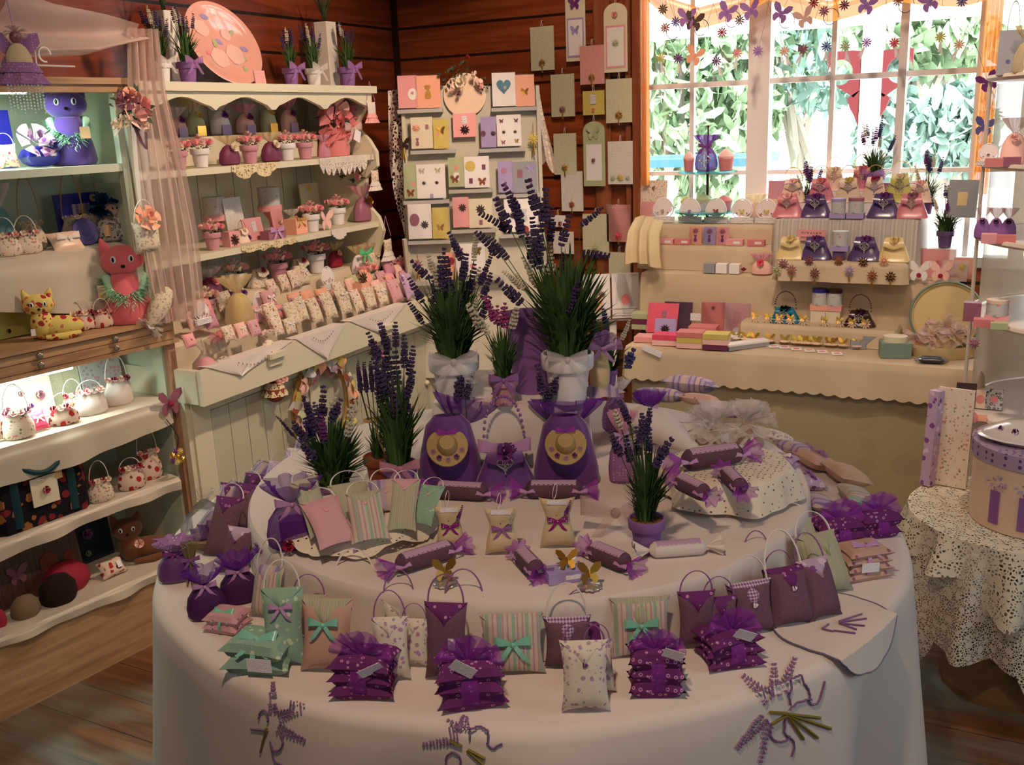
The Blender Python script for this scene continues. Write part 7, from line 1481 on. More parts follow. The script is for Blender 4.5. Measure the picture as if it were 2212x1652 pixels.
# row of little boxes
bxs = [(1402, 'lav', 38, 11), (1440, 'pink', 34, 11), (1476, 'soap', 34, 11), (1588, 'pink', 36, 13), (1634, 'soap', 36, 13)]
for i, (px, m_, w, h) in enumerate(bxs):
    p = rp_(px, 527, 4.01, ZC2); s_ = mpp(p); box_item('small %s oblong soap box, number %s along the second step' % ({'lav': 'lilac', 'pink': 'pink', 'soap': 'rose'}[m_], ['one', 'two', 'three', 'seven', 'eight'][i]), p, w*s_, h*s_, 18*s_, M[m_], labelm=M['tag'], name='soap_box', group='oblong soap boxes on the second step')
for i, (px, m_) in enumerate(((1502, 'peach'), (1532, 'lav'), (1560, 'pink'))):
    p = rp_(px, 526, 4.01, ZC2); s_ = mpp(p); T = card('%s upright wrapped card with dark doll charm on the second step' % ['peach', 'lavender', 'pink'][i], p, 27*s_, 38*s_, M[m_], (('sun', 0, .75, .3, 'dsoap'), ('bottle', 0, .35, .28, 'rosev')), 0, .12)
# satin purses on the two crochet risers
pz = [(1702, 470, 62, 60, 'satp', 'rosep', 0, 3.98), (1762, 470, 62, 58, 'satv', 'rosev', 0, 3.98), (1908, 470, 64, 62, 'satv', 'rosev', 0, 3.98), (1968, 470, 64, 62, 'satp', 'dsoap', 0, 3.98)]
nm2 = ['pink satin purse with blush rose, left on the upper purse shelf', 'violet satin purse with purple rose, second on the upper purse shelf', 'violet satin purse with silver drop, right of the lilac jars', 'dusky pink satin purse at the right end of the upper purse shelf']
for (px, py, w, h, b, f_, _, y), lab in zip(pz, nm2):
    p = rp_(px, py, 4.03, ZF); s_ = mpp(p); purse(lab, p, w*s_*1.05, h*s_*.82, M[b], M[f_], M['bead'], 0, 'satin purses on the upper shelf', hh=.4)
for (px, w, h, b, f_, lab) in ((1712, 56, 56, 'satw', 'rosep', 'ivory purse with pearl handle behind the pink satin one'), (1772, 60, 58, 'satp', 'soap', 'pink purse with beaded front behind the violet one'), (1832, 58, 60, 'satw', 'yel', 'ivory purse with yellow rose in the back row'), (1888, 56, 62, 'satw', 'rosed', 'white purse with red rose in the back row'), (1942, 60, 70, 'satg', 'rosec', 'olive green purse with handle in the back row'), (1985, 56, 52, 'satw', 'rosep', 'ivory peach purse at the right end of the back row'), (1860, 54, 82, 'satp', 'soap', 'pink purse with tall wire handle at the very back'), (1800, 50, 78, 'satw', 'rosec', 'ivory purse with olive top at the very back left')):
    hi = 'very back' in lab; p = rp_(px, 430, 4.19 if hi else 4.13, ZF+(.092 if hi else .05)); s_ = mpp(p); purse(lab, p, w*s_, h*s_*(.62 if hi else .85), M[b], M[f_], M['gold'], 0, 'satin purses in the back row', hh=.55, d=.3)
for z_, y_, d_, lab in ((.048, 4.13, .05, 'front'), (.09, 4.19, .06, 'rear')):
    T = thing('low_step', 'white %s step hidden under the back rows of purses' % lab, 'display stand', (XW(1850, 440, y_), y_, ZF+.001)); part('board', None, MB().box((0, 0, z_/2), (.50, d_, z_)), M_white, T, sm=0)
for (px, w, h, b, f_, lab) in ((1708, 64, 46, 'satc', 'satc', 'cream purse on the lower purse shelf, far left'), (1762, 66, 48, 'satv', 'rosev', 'violet purse with purple rose, lower shelf left'), (1868, 70, 50, 'satv', 'rosev', 'violet purse with silver drop, lower shelf right'), (1930, 66, 50, 'satc', 'satc', 'cream purse with gold rose, lower shelf right end')):
    p = rp_(px, 556, 3.86, ZE); s_ = mpp(p); purse(lab, p, w*s_, h*s_, M[b], M[f_], None, 0, 'satin purses on the lower shelf', fil=b == 'satv')
def jar(lab, p, w, h, base_m, lid_m, group=None):
    T = thing('floral_jar', lab, 'jar', p, 0, group); part('base_box', 'ubox', None, M[base_m], T, sc=(w*1.1, w*.9, h*.26), sm=0)
    part('jar', 'drum', None, M['greyf'], T, (0, 0, h*.26), sc=(w, w, h*.6)); part('lid', 'drum', None, M[lid_m], T, (0, 0, h*.84), sc=(w*1.02, w*1.02, h*.16)); return T
for px, py, z, y, w, h, bm, lm, lab in ((1810, 472, ZF, 4.0, 30, 42, 'lav', 'lav', 'lilac lidded floral jar on box, left of the pair on the upper shelf'), (1848, 472, ZF, 4.0, 32, 44, 'lav', 'dsoap', 'lilac lidded floral jar on box, right of the pair on the upper shelf'), (1815, 520, ZE+.035, 3.86, 34, 42, 'lav', 'greyf', 'grey floral jar on a pink pedestal between lower purses'), (1770, 655, ZG if 0 else RZ+.115, 3.84, 32, 46, 'peach', 'cob', 'floral jar with blue lid behind the teal purse'), (1802, 655, RZ+.115, 3.84, 32, 46, 'pink', 'choc', 'floral jar with dark lid beside the blue lidded one')):
    p = rp_(px, py, y, z); s_ = mpp(p)
    if z > ZF-.3 and z < ZF and z > RZ+.2: box_item('mauve pedestal box under the grey floral jar', (p.x, p.y, ZE+.001), 26*s_, .034, 24*s_, M['satv'])
    if abs(z-RZ-.115) < .01: box_item('cream box supporting the %s' % lab.split(' behind')[0].split(' beside')[0], (p.x, p.y, RZ+.002), 30*s_, .112, 30*s_, M['cream'])
    jar(lab, p, w*s_, h*s_, bm, lm)
q = rp_(1755, 490, 3.955, ZF-.012); s_ = mpp(q); T = thing('shelf_sign', 'pink handwritten sign pinned below the upper purse shelf', 'sign', (q.x, 3.945, q.z-.05), 0)
part('board', None, MB().box((0, 0, 0), (60*s_, .002, 24*s_)), M['pink'], T, sm=0)
mb = MB()
for r_, n_ in ((5, 7), (-5, 9)):
    for k in range(n_):
        x = (-22+44*k/n_)*s_; mb.tube([(x+j*.9*s_, -.002, (r_+2.6*sin(j*1.9+k))*s_) for j in range(5)], .4*s_, 3)
part('handwriting', None, mb, M['blk'], T)
# lace draped corners / scarves at the left end of the table
def scarf(lab, pts, mt):
    vs = [ony(px, py, y) for px, py, y in pts]; 
    def fn(u, v):
        k = v*(len(vs)-1); i = min(int(k), len(vs)-2); c_ = vs[i]+(vs[i+1]-vs[i])*(k-i); return c_+V(((u-.5)*.13*(1+.3*v), -.012-.012*sin(19*u)-.005*sin(31*u), .01*sin(5*u)))
    o = part('scarf', None, MB().grid(fn, 30, 20), M[mt]); tag(o, lab, 'scarf')
scarf('cream knitted lace scarf hanging at the left corner of the window table', [(1405, 470, 4.0), (1392, 500, 3.92), (1390, 540, 3.86), (1392, 572, 3.84)], 'linen')
# low row: flower posies / hanging sunbursts across the middle step
for i, (px, py, m_) in enumerate(((1692, 570, 'dsoap'), (1748, 562, 'plum'), (1812, 562, 'terra'), (1865, 565, 'dark'), (1910, 563, 'peach'), (1678, 583, 'sage'), (1710, 583, 'dsoap'), (1835, 585, 'lav'), (1884, 595, 'terra'), (1924, 597, 'dark'), (1760, 590, 'plum'))):
    p = ony(px, py, 3.785 if i < 5 else 3.77); s_ = mpp(p); T = thing('sunburst_brooch', '%s sunburst brooch pinned below the lower purses, %s' % ({'dsoap': 'mauve', 'plum': 'plum', 'terra': 'rust', 'dark': 'dark', 'peach': 'peach', 'sage': 'olive', 'lav': 'lilac'}[m_], ['upper row, first', 'upper row, second', 'upper row, third', 'upper row, fourth', 'upper row, fifth', 'lower row, far left', 'lower row, second', 'lower row, middle', 'lower row, right of middle', 'lower row, far right', 'lower row, third'][i]), 'brooch', p, 0, 'sunburst brooches under the purses'); motif(T, 'sun', (0, 0, 0), 13*s_, M[m_]); motif(T, 'round', (0, -.004, 0), 5*s_, M['gold'])
    if i >= 5: part('tassel', 'tassel', None, M['gold'], T, (0, .002, -8*s_), sc=.03)
for i, (px, py) in enumerate(((1985, 580), (2032, 578))):
    p = rp_(px, py+12, 3.88, ZB); s_ = mpp(p); T = thing('butterfly_ornament', ['white butterfly card with red bead at the right of the step', 'pink butterfly card beside the white one'][i], 'ornament', (p.x, p.y, p.z+22*s_), 0); motif(T, 'fly', (0, 0, 0), 24*s_, M['white' if i == 0 else 'rosep']); motif(T, 'round', (0, -.004, -8*s_), 5*s_, M['rosed'])
for i, (px, w, m_) in enumerate(((1534, 24, 'grey'), (1560, 24, 'white'), (1588, 22, 'white'), (1606, 16, 'rosed'), (1645, 44, 'rosep'))):
    p = rp_(px, 590, 3.93, ZB); s_ = mpp(p)
    if i < 3: box_item('small %s box on the wide cream step, %s of three' % ('grey' if i == 0 else 'white', ['left', 'middle', 'right'][i]), p, w*s_, 20*s_, 20*s_, M[m_])
    elif i == 4: potpourri('pink ribboned posy bag on the wide cream step', p, 44*s_, 46*s_, 'orgp', 'rosep', 'hot', rz=0)
    else: T = thing('crimson_flower', 'small crimson rose beside the white boxes', 'flower', (p.x, p.y, p.z+6*s_), 0); part('rose', 'rose_s', None, M['rosed'], T, sc=10*s_)
# books, paper and note sets at the front left
def rp0(px, py): return onz(px, py, RZ+.002)
for px, py, w, h, b, mo, lab, ln in ((1462, 662, 60, 62, 'pur2', (), 'dark purple satin folder leaning behind the hot pink one', .35), (1428, 682, 66, 66, 'hot', (('rect', .05, .62, .14, 'dsoap'), ('sun', -.1, .22, .12, 'yel')), 'hot pink leaning notebook with small shoe print and flower', .5), (1540, 680, 50, 66, 'soap', (('rose', .0, .8, .12, 'dsoap'), ('rect', -.2, .2, .15, 'peach')), 'rose printed tall notebook, upright in wrap', .12), (1592, 686, 54, 66, 'pinkd', (('rect', 0, .55, .3, 'pinkp'), ('round', 0, .1, .16, 'white')), 'pink patterned notebook with scalloped edge, upright in wrap', .12), (1436, 716, 46, 42, 'lav', (('sun', 0, .45, .26, 'dark'),), 'lilac card with dark brooch leaning on the boxes', .3)):
    p = rp_(px, py, 3.83 if b != 'hot' and b != 'lav' else 3.77 if b == 'hot' else 3.68, RZ); s_ = mpp(p); card(lab, p, w*s_, h*s_, M[b], mo, .1, ln, wrap=b != 'lav', name='notebook', th=.01, cat='notebook')
st_ = [(1395, 708, 58, 3, ('sage', 'plum', 'sage'), 'olive and purple'), (1400, 735, 58, 1, ('pink',), 'flat pink'), (1440, 742, 60, 2, ('rosep', 'hot'), 'pink and white'), (1493, 748, 62, 3, ('rosep', 'yel', 'soap'), 'yellow banded pink'), (1520, 725, 66, 2, ('hot', 'soap'), 'magenta'), (1580, 715, 62, 2, ('peach', 'hot'), 'peach and magenta'), (1548, 752, 60, 3, ('plum', 'rosep', 'yel'), 'plum and yellow')]
for px, py, w, n_, ms, lab in st_:
    p = rp0(px, py); s_ = mpp(p); z = 0
    for k in range(n_): box_item('%s soap box set on the left of the window table, %s' % (lab, ['bottom box', 'second box', 'top box'][k]), (p.x, p.y, p.z+z), w*s_*.9, 11*s_, 40*s_, M[ms[k]], .08, 'flat soap boxes in piles', name='soap_box'); z += 11.6*s_
for (px, py, lab, dz) in ((1590, 742, 'long grey box pointing forward, upper one of the pair', .0), (1612, 758, 'long grey box with small print, lower one of the pair', 0)):
    p = rp0(px, py-8); s_ = mpp(p); box_item(lab, p, 26*s_, 13*s_, 100*s_, M['grey'], -.75, labelm=None, name='incense_box', lid=M['white'])
p = rp0(1400, 756); s_ = mpp(p); T = thing('price_tag', 'white handwritten price tag hanging over the cloth edge, far left', 'tag', (p.x, RY-.02, RZ-.012), 0, ry=.35); hang_tag(T, (0, 0, 0), 46*s_, 13*s_)
p = rp0(1508, 716); s_ = mpp(p); card('small white label card standing on the pink boxes', (p.x, p.y, p.z+.045), 34*s_, 16*s_, M['text'], (), .1, .2, wrap=False, name='label_card')
# teal and chocolate purses
for px, py, w, h, b, lab in ((1697, 662, 66, 32, 'teal', 'glossy teal trinket purse with dark bead handle'), (1858, 672, 66, 34, 'choc', 'glossy chocolate brown trinket purse with amber bead handle')):
    p = rp_(px, py, 3.79, ZA); s_ = mpp(p); T = purse(lab, p, w*s_, h*s_, M[b], M['blk' if b == 'teal' else 'choc'], M['dark'], 0, hh=.6); 
# gold scalloped clips row on the low step and bangles on the table
for i, px in enumerate((1632, 1660, 1684, 1708, 1736, 1782, 1815, 1842, 1870)):
    p = rp_(px, 672+.03*(px-1632), 3.757, ZA); s_ = mpp(p); T = thing('shell_clip', 'scalloped shell clip on the low step edge, %s from the left' % ['first', 'second', 'third', 'fourth', 'fifth', 'sixth', 'seventh', 'eighth', 'ninth'][i], 'hair clip', (p.x, p.y, p.z+8*s_), 0, 'scalloped clips along the step', rx=-.3); motif(T, 'sun', (0, 0, 0), 13*s_, M['satw'], name='shell'); motif(T, 'fly', (0, -.006, 4*s_), 8*s_, M['gold'])
k = 0
for py, xs in ((705, (1628, 1650, 1668)), (716, (1690, 1722, 1746, 1772, 1792)), (712, (1828, 1850, 1878)), (738, (1728, 1742, 1770, 1800))):
    for px in xs:
        p = rp0(px, py); p.y = min(p.y, 3.70); s_ = mpp(p); k += 1
        T = thing('butterfly_clip', 'gilt butterfly clip on the tray of trinkets, %s row, %s' % ({705: 'back left', 716: 'middle', 712: 'back right', 738: 'front'}[py], ['first', 'second', 'third', 'fourth', 'fifth'][xs.index(px)]), 'hair clip', (p.x, p.y, p.z+8*s_), rnd.uniform(-.3, .3), 'gilt clips on the window table'); motif(T, 'fly', (0, 0, 3*s_), 11*s_, M['gold'], rot=(-.3, 0, 0)); part('base', 'scal', None, M['satw'], T, (0, 0, -.0045), sc=11*s_)
for i, (px, py) in enumerate(((1650, 745), (1672, 748), (1694, 750), (1720, 754), (1748, 757), (1776, 760), (1808, 764))):
    p = rp0(px, py); s_ = mpp(p); T = thing('gift_tag', 'small pink and white gift tag lying at the table edge, %s' % ['first', 'second', 'third', 'fourth', 'fifth', 'sixth', 'seventh'][i], 'tag', p, .3, 'gift tags along the table edge'); part('tag_card', 'flatcard', lambda: MB().box((0, 0, .5), (1, 1, 1)), M['white'], T, sc=(22*s_, 26*s_, .002), sm=0); part('print', 'flatcard', None, M['hot'], T, (0, 0, .0021), sc=(12*s_, 6*s_, .0005), sm=0)
# hat boxes / tins at the right front
for px, py, w, h, d, m_, lab in ((1852, 762, 30, 18, 40, 'grey', 'small silver grey box at the table edge'), (1878, 758, 32, 26, 60, 'grey', 'longer silver grey box beside the small one')):
    p = rp0(px, py-12); s_ = mpp(p); box_item(lab, p, w*s_, h*s_, d*s_, M[m_], .2)
p = rp0(1932, 768); s_ = mpp(p); T = thing('tin', 'grey green square tin with cream lid ornament at the table edge', 'tin', p, .2); part('tin_body', 'ubox', None, M['tealtin'], T, sc=(62*s_, 50*s_, 32*s_), sm=0); part('lid', 'drum', None, M['cream'], T, (0, 0, 32*s_), sc=(50*s_, 40*s_, 12*s_))
p = rp_(2035, 735, 3.74, RZ); s_ = mpp(p); T = thing('hat_box', 'open round cream tin with its lid propped behind, full of tulle favours', 'box', p, 0); p_hb = p
part('tin_body', None, MB().lathe([(0, 0), (.98, 0), (1, .02), (1, .34), (.97, .34), (.96, .04), (0, .03)], 40, caps=False), M['tin'], T, sc=72*s_)
part('lid', None, MB().at((0, 0, 0), (pi/2-.12, 0, 0)).lathe([(0, .0), (1, .0), (1, .10), (.93, .11), (.90, .03), (0, .02)], 44, caps=False), M['tin'], T, (2*s_, 62*s_, 70*s_), sc=74*s_)
part('lid_rim', None, MB().at((0, 0, 0), (pi/2-.12, 0, 0)).tube([(cos(2*pi*k/44), sin(2*pi*k/44), .09) for k in range(44)], .035, 6, closed=True), M['tealtin'], T, (2*s_, 60*s_, 70*s_), sc=73*s_)
for i, (x, y, m_) in enumerate(((-44, -20, 'rose'), (-15, -40, 'rosep'), (22, -42, 'yel'), (50, -22, 'dsoap'), (0, 0, 'lav'))):
    q = V((p.x+x*s_, p.y+y*s_, p.z+.010+.010*i)); f_ = thing('tulle_favour', 'tulle wrapped favour in the cream tin, %s one' % ['leftmost rose', 'blush front', 'yellow front', 'mauve right', 'central lilac'][i], 'favour', q, 0, 'tulle favours in the tin'); tulleball(f_, (0, 0, 20*s_), 34*s_, M['tulle'], 11, 14); part('rosette', 'rose_s', None, M[m_], f_, (0, -16*s_, 24*s_), (1, 0, 0), 11*s_)
p = rp0(2010, 785); s_ = mpp(p); T = thing('wrapped_gloves', 'black lace item in cellophane lying at the right table edge', 'packet', (p.x, p.y+.02, p.z+.008), .1); part('contents', 'flatp', pillow(1, .5, .3), M['blk'], T, rot=(1.4, 0, 0), sc=56*s_); part('wrap', 'flatp2', pillow(1.3, .7, .35), cello(), T, rot=(1.4, 0, 0), sc=56*s_)
# pink lace things at the right rear, frame, notebooks
for px, py, w, h, b, mo, lab, y in ((2075, 470, 60, 80, 'grey', (('rect', 0, .5, .3, 'tin'),), 'silver scroll picture frame leaning by the etagere', 4.05), (2012, 555, 70, 60, 'pink', (('rose', .2, .5, .14, 'rose'),), 'shiny pink wrapped packet heap at the right rear', 4.0), (2085, 548, 44, 44, 'peach', (('rect', .1, .5, .2, 'lav'),), 'peach wrapped card by the etagere', 3.98), (2060, 600, 52, 44, 'tulle', (('sun', -.2, .7, .2, 'dsoap'), ('sun', .3, .7, .2, 'yel')), 'cream organza card with two flowers by the etagere', 3.92), (1410, 442, 58, 84, 'flor', (('rose', 0, .8, .1, 'dsoap'),), 'floral notebook standing at the left window corner', 4.20), (1408, 442, 50, 40, 'pink', (('rect', .15, .5, .22, 'text'),), 'small pink wrapped card before the floral notebook', 4.17), (1688, 428, 60, 86, 'pinkp', (('rose', .1, .4, .2, 'rosec'),), 'faded pink framed print standing on the top step, middle', 4.2)):
    z_ = ZF if px == 2075 else ZD2 if px < 1800 else ZB
    p = rp_(px, py, y, z_); s_ = mpp(p); card(lab, p, w*s_, h*s_, M[b], mo, -.2 if px > 1900 else 0, .15, wrap=px > 1900 and px != 2075 or px == 1408, name='notebook' if b == 'flor' else 'card', th=.008)
    if px == 2075: pass
# glass cake stand with cupcakes soaps
p = rp_(1528, 432, 4.17, ZD2); s_ = mpp(p); H1 = 20*s_; H2 = 104*s_
T = thing('cake_stand', 'two tier aqua glass cake stand on the top step in the window', 'cake stand', p, 0)
part('stem', None, MB().lathe([(.03, 0), (.006, .012), (.006, H2), (.003, H2+90*s_), (.006, H2+96*s_)], 12), M['dark'], T)
GLS = mat('aqua_glass_edge', (90, 190, 200), .1, spec=.6, trans=.6)
for z_, r in ((H1, 70), (H2, 62)): part('glass_tier', None, MB().lathe([(0, 0), (r*s_, 0), (r*s_, .006), (0, .006)], 44, caps=False), GLS, T, (0, 0, z_))
for i, (x, w, h, b, t_, ht) in enumerate(((-44, 26, 30, 'greyf', 'yel', H1), (-8, 32, 36, 'greyf', 'sage', H1), (38, 34, 32, 'pinkp', 'soap', H1), (-40, 24, 40, 'soap', 'rosep', H2), (40, 34, 44, 'soap', 'rosep', H2))):
    q = V((p.x+x*s_, p.y-.01, p.z+ht+.007)); o_ = thing('cupcake_soap', ['grey papered cupcake soap, lower tier left', 'cupcake soap with pistachio top, lower tier middle', 'pink cupcake soap, lower tier right', 'rose soap, upper tier left of the purple bag', 'rose soap, upper tier right of the purple bag'][i], 'soap', q, 0, 'cupcake soaps on the glass stand'); part('cup', 'cup', lambda: MB().lathe([(0, 0), (.4, 0), (.5, .6), (0, .62)], 24, rip=lambda a, k: 1+.03*sin(20*a), caps=False), M[b], o_, sc=(w*s_, w*s_, h*s_)); part('icing', 'icing', lambda: MB().lathe([(.5, .55), (.52, .66), (.34, .85), (.1, 1), (0, 1)], 20, caps=False), M[t_], o_, sc=(w*s_, w*s_, h*s_))
q = V((p.x-.0, p.y-.03, p.z+H2+.007)); T = gather_bag('purple organza bag with silver motif on the upper glass tier', q, 74*s_, 48*s_, M['org'], M['org'], 0, M['ribp'], name='organza_bag'); part('filigree', 'filig', None, M['silver'], T, (0, -14*s_, 22*s_), sc=30*s_, sm=0)
# window plants
for px, py, z, y, ph, H, W, tips, pm, key, lab in ((1888, 372, ZF+.075, 4.20, 46, 110, 70, 6, 'lilp', 'wp1', 'lavender in a lilac pot high in the window'), (1745, 420, ZF, 4.16, 20, 86, 60, 6, 'lilp', 'wp2', 'lavender behind the pink purses, against the left mullion'), (2004, 400, ZF, 4.18, 30, 100, 60, 7, 'lilp', 'wp3', 'lavender sprays right of the olive purse'), (2044, 485, ZB+.10, 4.1, 36, 100, 70, 6, 'satv', 'wp4', 'lavender in a dark violet pot at the right of the purses')):
    p = rp_(px, py, y, z); s_ = mpp(p); potted(lab, p, ph*s_, M[pm], key, H*s_*.6, W*s_*1.1, 110, rspikes(tips+4, H*s_, W*s_*1.2, len(key)+px % 7, ['spkb', 'spk', 'spkw', 'rosev'], 30*s_, 4.5*s_), M['orgl'] if px == 1888 else None, 44*s_, rz=0, group='lavender pots in the window')
    if z > ZF+.01: box_item('white box hidden under the high window lavender', (p.x, p.y, ZF+.001), 40*s_, .073, 40*s_, M['white'])
    if px == 2044: box_item('white box under the dark violet lavender pot', (p.x, p.y, ZB+.001), 50*s_, .098, 50*s_, M['white'])
for px, py, h, w, lab in ((1634, 432, 58, 46, 'beige drawstring pouch standing by the window mullion'), (1690, 430, 50, 40, 'cream pouch with sticks in front of the framed print')):
    p = rp_(px, py, 4.19 if px < 1650 else 4.14, ZD2); s_ = mpp(p); gather_bag(lab, p, h*s_, w*s_, M['beige'], M['orgc'], 0)
for px, m_, lab in ((1828, 'lav', 'lilac box with flower brooch in the window, left of the tall pot'), (1924, 'dsoap', 'dark floral box with olive brooch right of the tall pot')):
    p = rp_(px, 390, 4.17, ZF); s_ = mpp(p); card(lab, p, 28*s_, 66*s_, M[m_], (('sun', 0, .8, .4, 'soap' if m_ == 'lav' else 'sage'),), 0, .05, wrap=False, th=.03, name='brooch_box', cat='box')
# =============== LEFT CABINET GOODS ===============
def cq(px, py, z, v=.05):
    c = cabp(px, py, v); p = cabw(c.x, v, z+.002); return p
def cs(lab, px, py, z, w, h, b, f_=None, v=.06, **k):
    p = cq(px, py, z, v); s_ = mpp(p); return sachet(lab, p, w*s_, h*s_, M[b], M[f_] if f_ else None, CRZ, k.pop('lean', .15), **k)
def basket(lab, px, py, z, w, h, b, fl, v=.06, hd='ribw', hh=.55, group='flower topped handbag sachets'):
    """little gathered handbag with a row of fabric flowers on top"""
    p = cq(px, py, z, v); s_ = mpp(p); T = thing('flower_handbag', lab, 'handbag', p, (CRZ+face(p))/2, group)
    part('body', 'hbody', lambda: MB().lathe([(0, 0), (.42, 0), (.52, .12), (.5, .5), (.36, .85), (.38, 1), (0, .98)], 26, rip=lambda a, k: 1+.05*sin(11*a)*k, caps=False), M[b], T, sc=(w*s_, w*s_*.55, h*s_*.62))
    for k in range(4): part('fabric_flower', 'rose_s', None, M[fl[k % len(fl)]], T, ((-.33+.22*k)*w*s_, -.12*w*s_, h*s_*.6), (.9, 0, 0), w*s_*.19)
    part('handle', 'hndl', None, M[hd], T, (0, 0, h*s_*.6), sc=(w*s_*.95, w*s_, h*s_*hh)); return T
def cat(lab, p, s, body, eyes=True, ruff=None, lying=False, rz=None, col=None):
    T = thing('toy_cat', lab, 'toy cat', p, face(p) if rz is None else rz)
    mb = MB()
    if not lying:
        mb.lathe([(0, 0), (.5, 0), (.56, .1), (.5, .5), (.36, .95), (.28, 1.12), (0, 1.15)], 24, caps=False); hz, hx = 1.42, 0
        part('tail', None, MB().tube([V(q)*s for q in ((.4, 0, .12), (.75, -.05, .2), (.95, -.1, .05), (.8, -.15, .0))], [.1*s, .14*s, .12*s, .04*s], 10), body, T) if col == 'pink' else None
    else:
        mb.ell((.25, 0, .36), (.75, .34, .36), 22, 14); mb.ell((-.25, -.05, .5), (.36, .3, .5), 18, 12); mb.tube([(.85, -.2, .12), (.4, -.38, .08), (-.2, -.4, .1)], [.08, .13, .08], 10); hz, hx = 1.12, -.28
    mb.ell((hx, -.03, hz), (.48, .30, .36), 24, 16)
    for sx in (-1, 1): mb.at((hx+sx*.30, 0, hz+.18), (0, sx*.3, 0)).lathe([(.17, 0), (.12, .16), (.05, .32), (.0, .38)], 10, rip=lambda a, k: 1-.35*abs(sin(a)), caps=False); mb.M = None
    mb.v = [q*s for q in mb.v]; part('body', None, mb, body, T)
    for sx in (-1, 1):
        e = part('eye', 'ceye', lambda: MB().ell((0, 0, 0), (1, .4, 1.3), 12, 8), M['clear'], T, ((hx+sx*.19)*s, -.31*s, (hz+.06)*s), (0, 0, sx*.35), .065*s)
        part('pupil', 'ceye', None, M['blk'], e, (0, -.35, 0), sc=(.45, .4, .7))
    part('nose', 'ceye', None, M['blk'], T, (hx*s, -.335*s, (hz-.1)*s), sc=(.05*s, .06*s, .03*s))
    if ruff:
        mb = MB(); rr = random.Random(5)
        for k in range(420):
            a = rr.uniform(pi, 2*pi) if k % 4 else rr.uniform(0, 6.28); zz = 1.05-.55*abs(sin(a))*rr.uniform(.6, 1.1); b_ = V((.42*cos(a), .36*sin(a)-.05, zz)); d = V((cos(a)*.2+rr.uniform(-.15, .15), sin(a)*.16-.05, rr.uniform(-.18, .1)))
            q = d.cross(V((0, 0, 1))).normalized()*.02; mb.add([(b_-q)*s, (b_+q)*s, (b_+d)*s], [(0, 1, 2)])
        mb.tube([V((.40*cos(a_), .32*sin(a_)-.04, 1.05-.5*abs(sin(a_))*(sin(a_) < 0)))*s for a_ in [2*pi*k/20 for k in range(20)]], .1*s, 8, closed=True); part('feather_boa', None, mb, M[ruff], T)
    return T
# top shelf (lit)
zA = zc['s1']; p = cq(160, 350, zA, .10); s_ = mpp(p); T = cat('violet plush cat with mint feather boa on the lit top shelf', p, 88*s_, M['plush'], ruff='feath'); hang_tag(T, (30*s_, -48*s_, 66*s_), 20*s_, 24*s_, mt=M['kraft'])
p = cq(88, 352, zA, .09); s_ = mpp(p); T = cushion('cobalt blue satin cushion topped by a big lilac rose', p, 80*s_, 50*s_, 44*s_, M['cob'], CRZ); part('rose', 'peony', None, M['lilf'], T, (-8*s_, -12*s_, 34*s_), (1.0, 0, 0), 36*s_); part('rose', 'rose_s', None, M['roseb'], T, (26*s_, -14*s_, 20*s_), (1.2, 0, 0), 20*s_)
cs('rose print sachet bag with cord handle at the far left of the top shelf', 22, 358, zA, 46, 52, 'flor', None, .08, handle=M['ribw'], btn=M['rosed'])
p = cq(2, 300, zA, .20); s_ = mpp(p); card('blue beaded box at the far left edge behind the rose bag', p, 44*s_, 120*s_, M['cob'], (), CRZ, .05, wrap=False, th=.03, name='gift_box', cat='box')
# second shelf
zB = zc['s2']; VB = .075; FL = ['rosed', 'rosec', 'dsoap', 'rosep']
basket('cream rose print handbag with roses, left on the second shelf', 16, 548, zB, 60, 72, 'flor', FL, .13); basket('cream rose print handbag with white handle, second on the shelf', 62, 546, zB, 58, 70, 'flor', FL, .13)
p = cq(144, 530, zB, .13); s_ = mpp(p); cushion('satin ring pillow with pearl bow leaning on the second shelf', p, 76*s_, 56*s_, 26*s_, M['satw'], CRZ, rx=.9, bowm=M['ribw'])
p = cq(188, 524, zB, .15); s_ = mpp(p); T = thing('woven_disc', 'blue and lilac coiled ribbon disc behind the ring pillow', 'ornament', (p.x, p.y, p.z+28*s_), CRZ, rx=-.3); mb = MB(); mb.at((0, 0, 0), (pi/2, 0, 0)); mb.lathe([(0, .1), (.3, .16), (.35, .1), (.6, .16), (.65, .1), (.95, .12), (1, 0), (0, -.05)], 32, caps=False); part('disc', None, mb, M['roseb'], T, sc=30*s_)
p = cq(246, 512, zB, .16); s_ = mpp(p); T = thing('cloth_doll', 'doll sachet with shiny blue tinsel hair and leopard print body', 'doll', p, CRZ)
part('body', 'gbody', None, M['leop'], T, sc=(76*s_, 46*s_, 86*s_)); part('head', 'ball', None, M['skin'], T, (0, -4*s_, 52*s_), sc=30*s_); tulleball(T, (0, 6*s_, 68*s_), 34*s_, M['blue'], 21, 26, 'tinsel_hair')
for sx in (-1, 1): part('eye', 'ceye', None, M['blk'], T, (sx*5*s_, -19*s_, 70*s_), sc=2*s_)
hang_tag(T, (-28*s_, -24*s_, 26*s_), 16*s_, 24*s_, mt=M['kraft'])
p = cq(178, 480, zB, .23); s_ = mpp(p); card('blue picture box with a dark haired figure leaning at the back', p, 104*s_, 104*s_, M['cob'], (('rect', 0, .5, .36, 'lilst'), ('oval', -.02, .5, .1, 'choc'), ('round', .3, .88, .08, 'kraft')), CRZ, .06, wrap=False, th=.02, name='picture_box', cat='box')
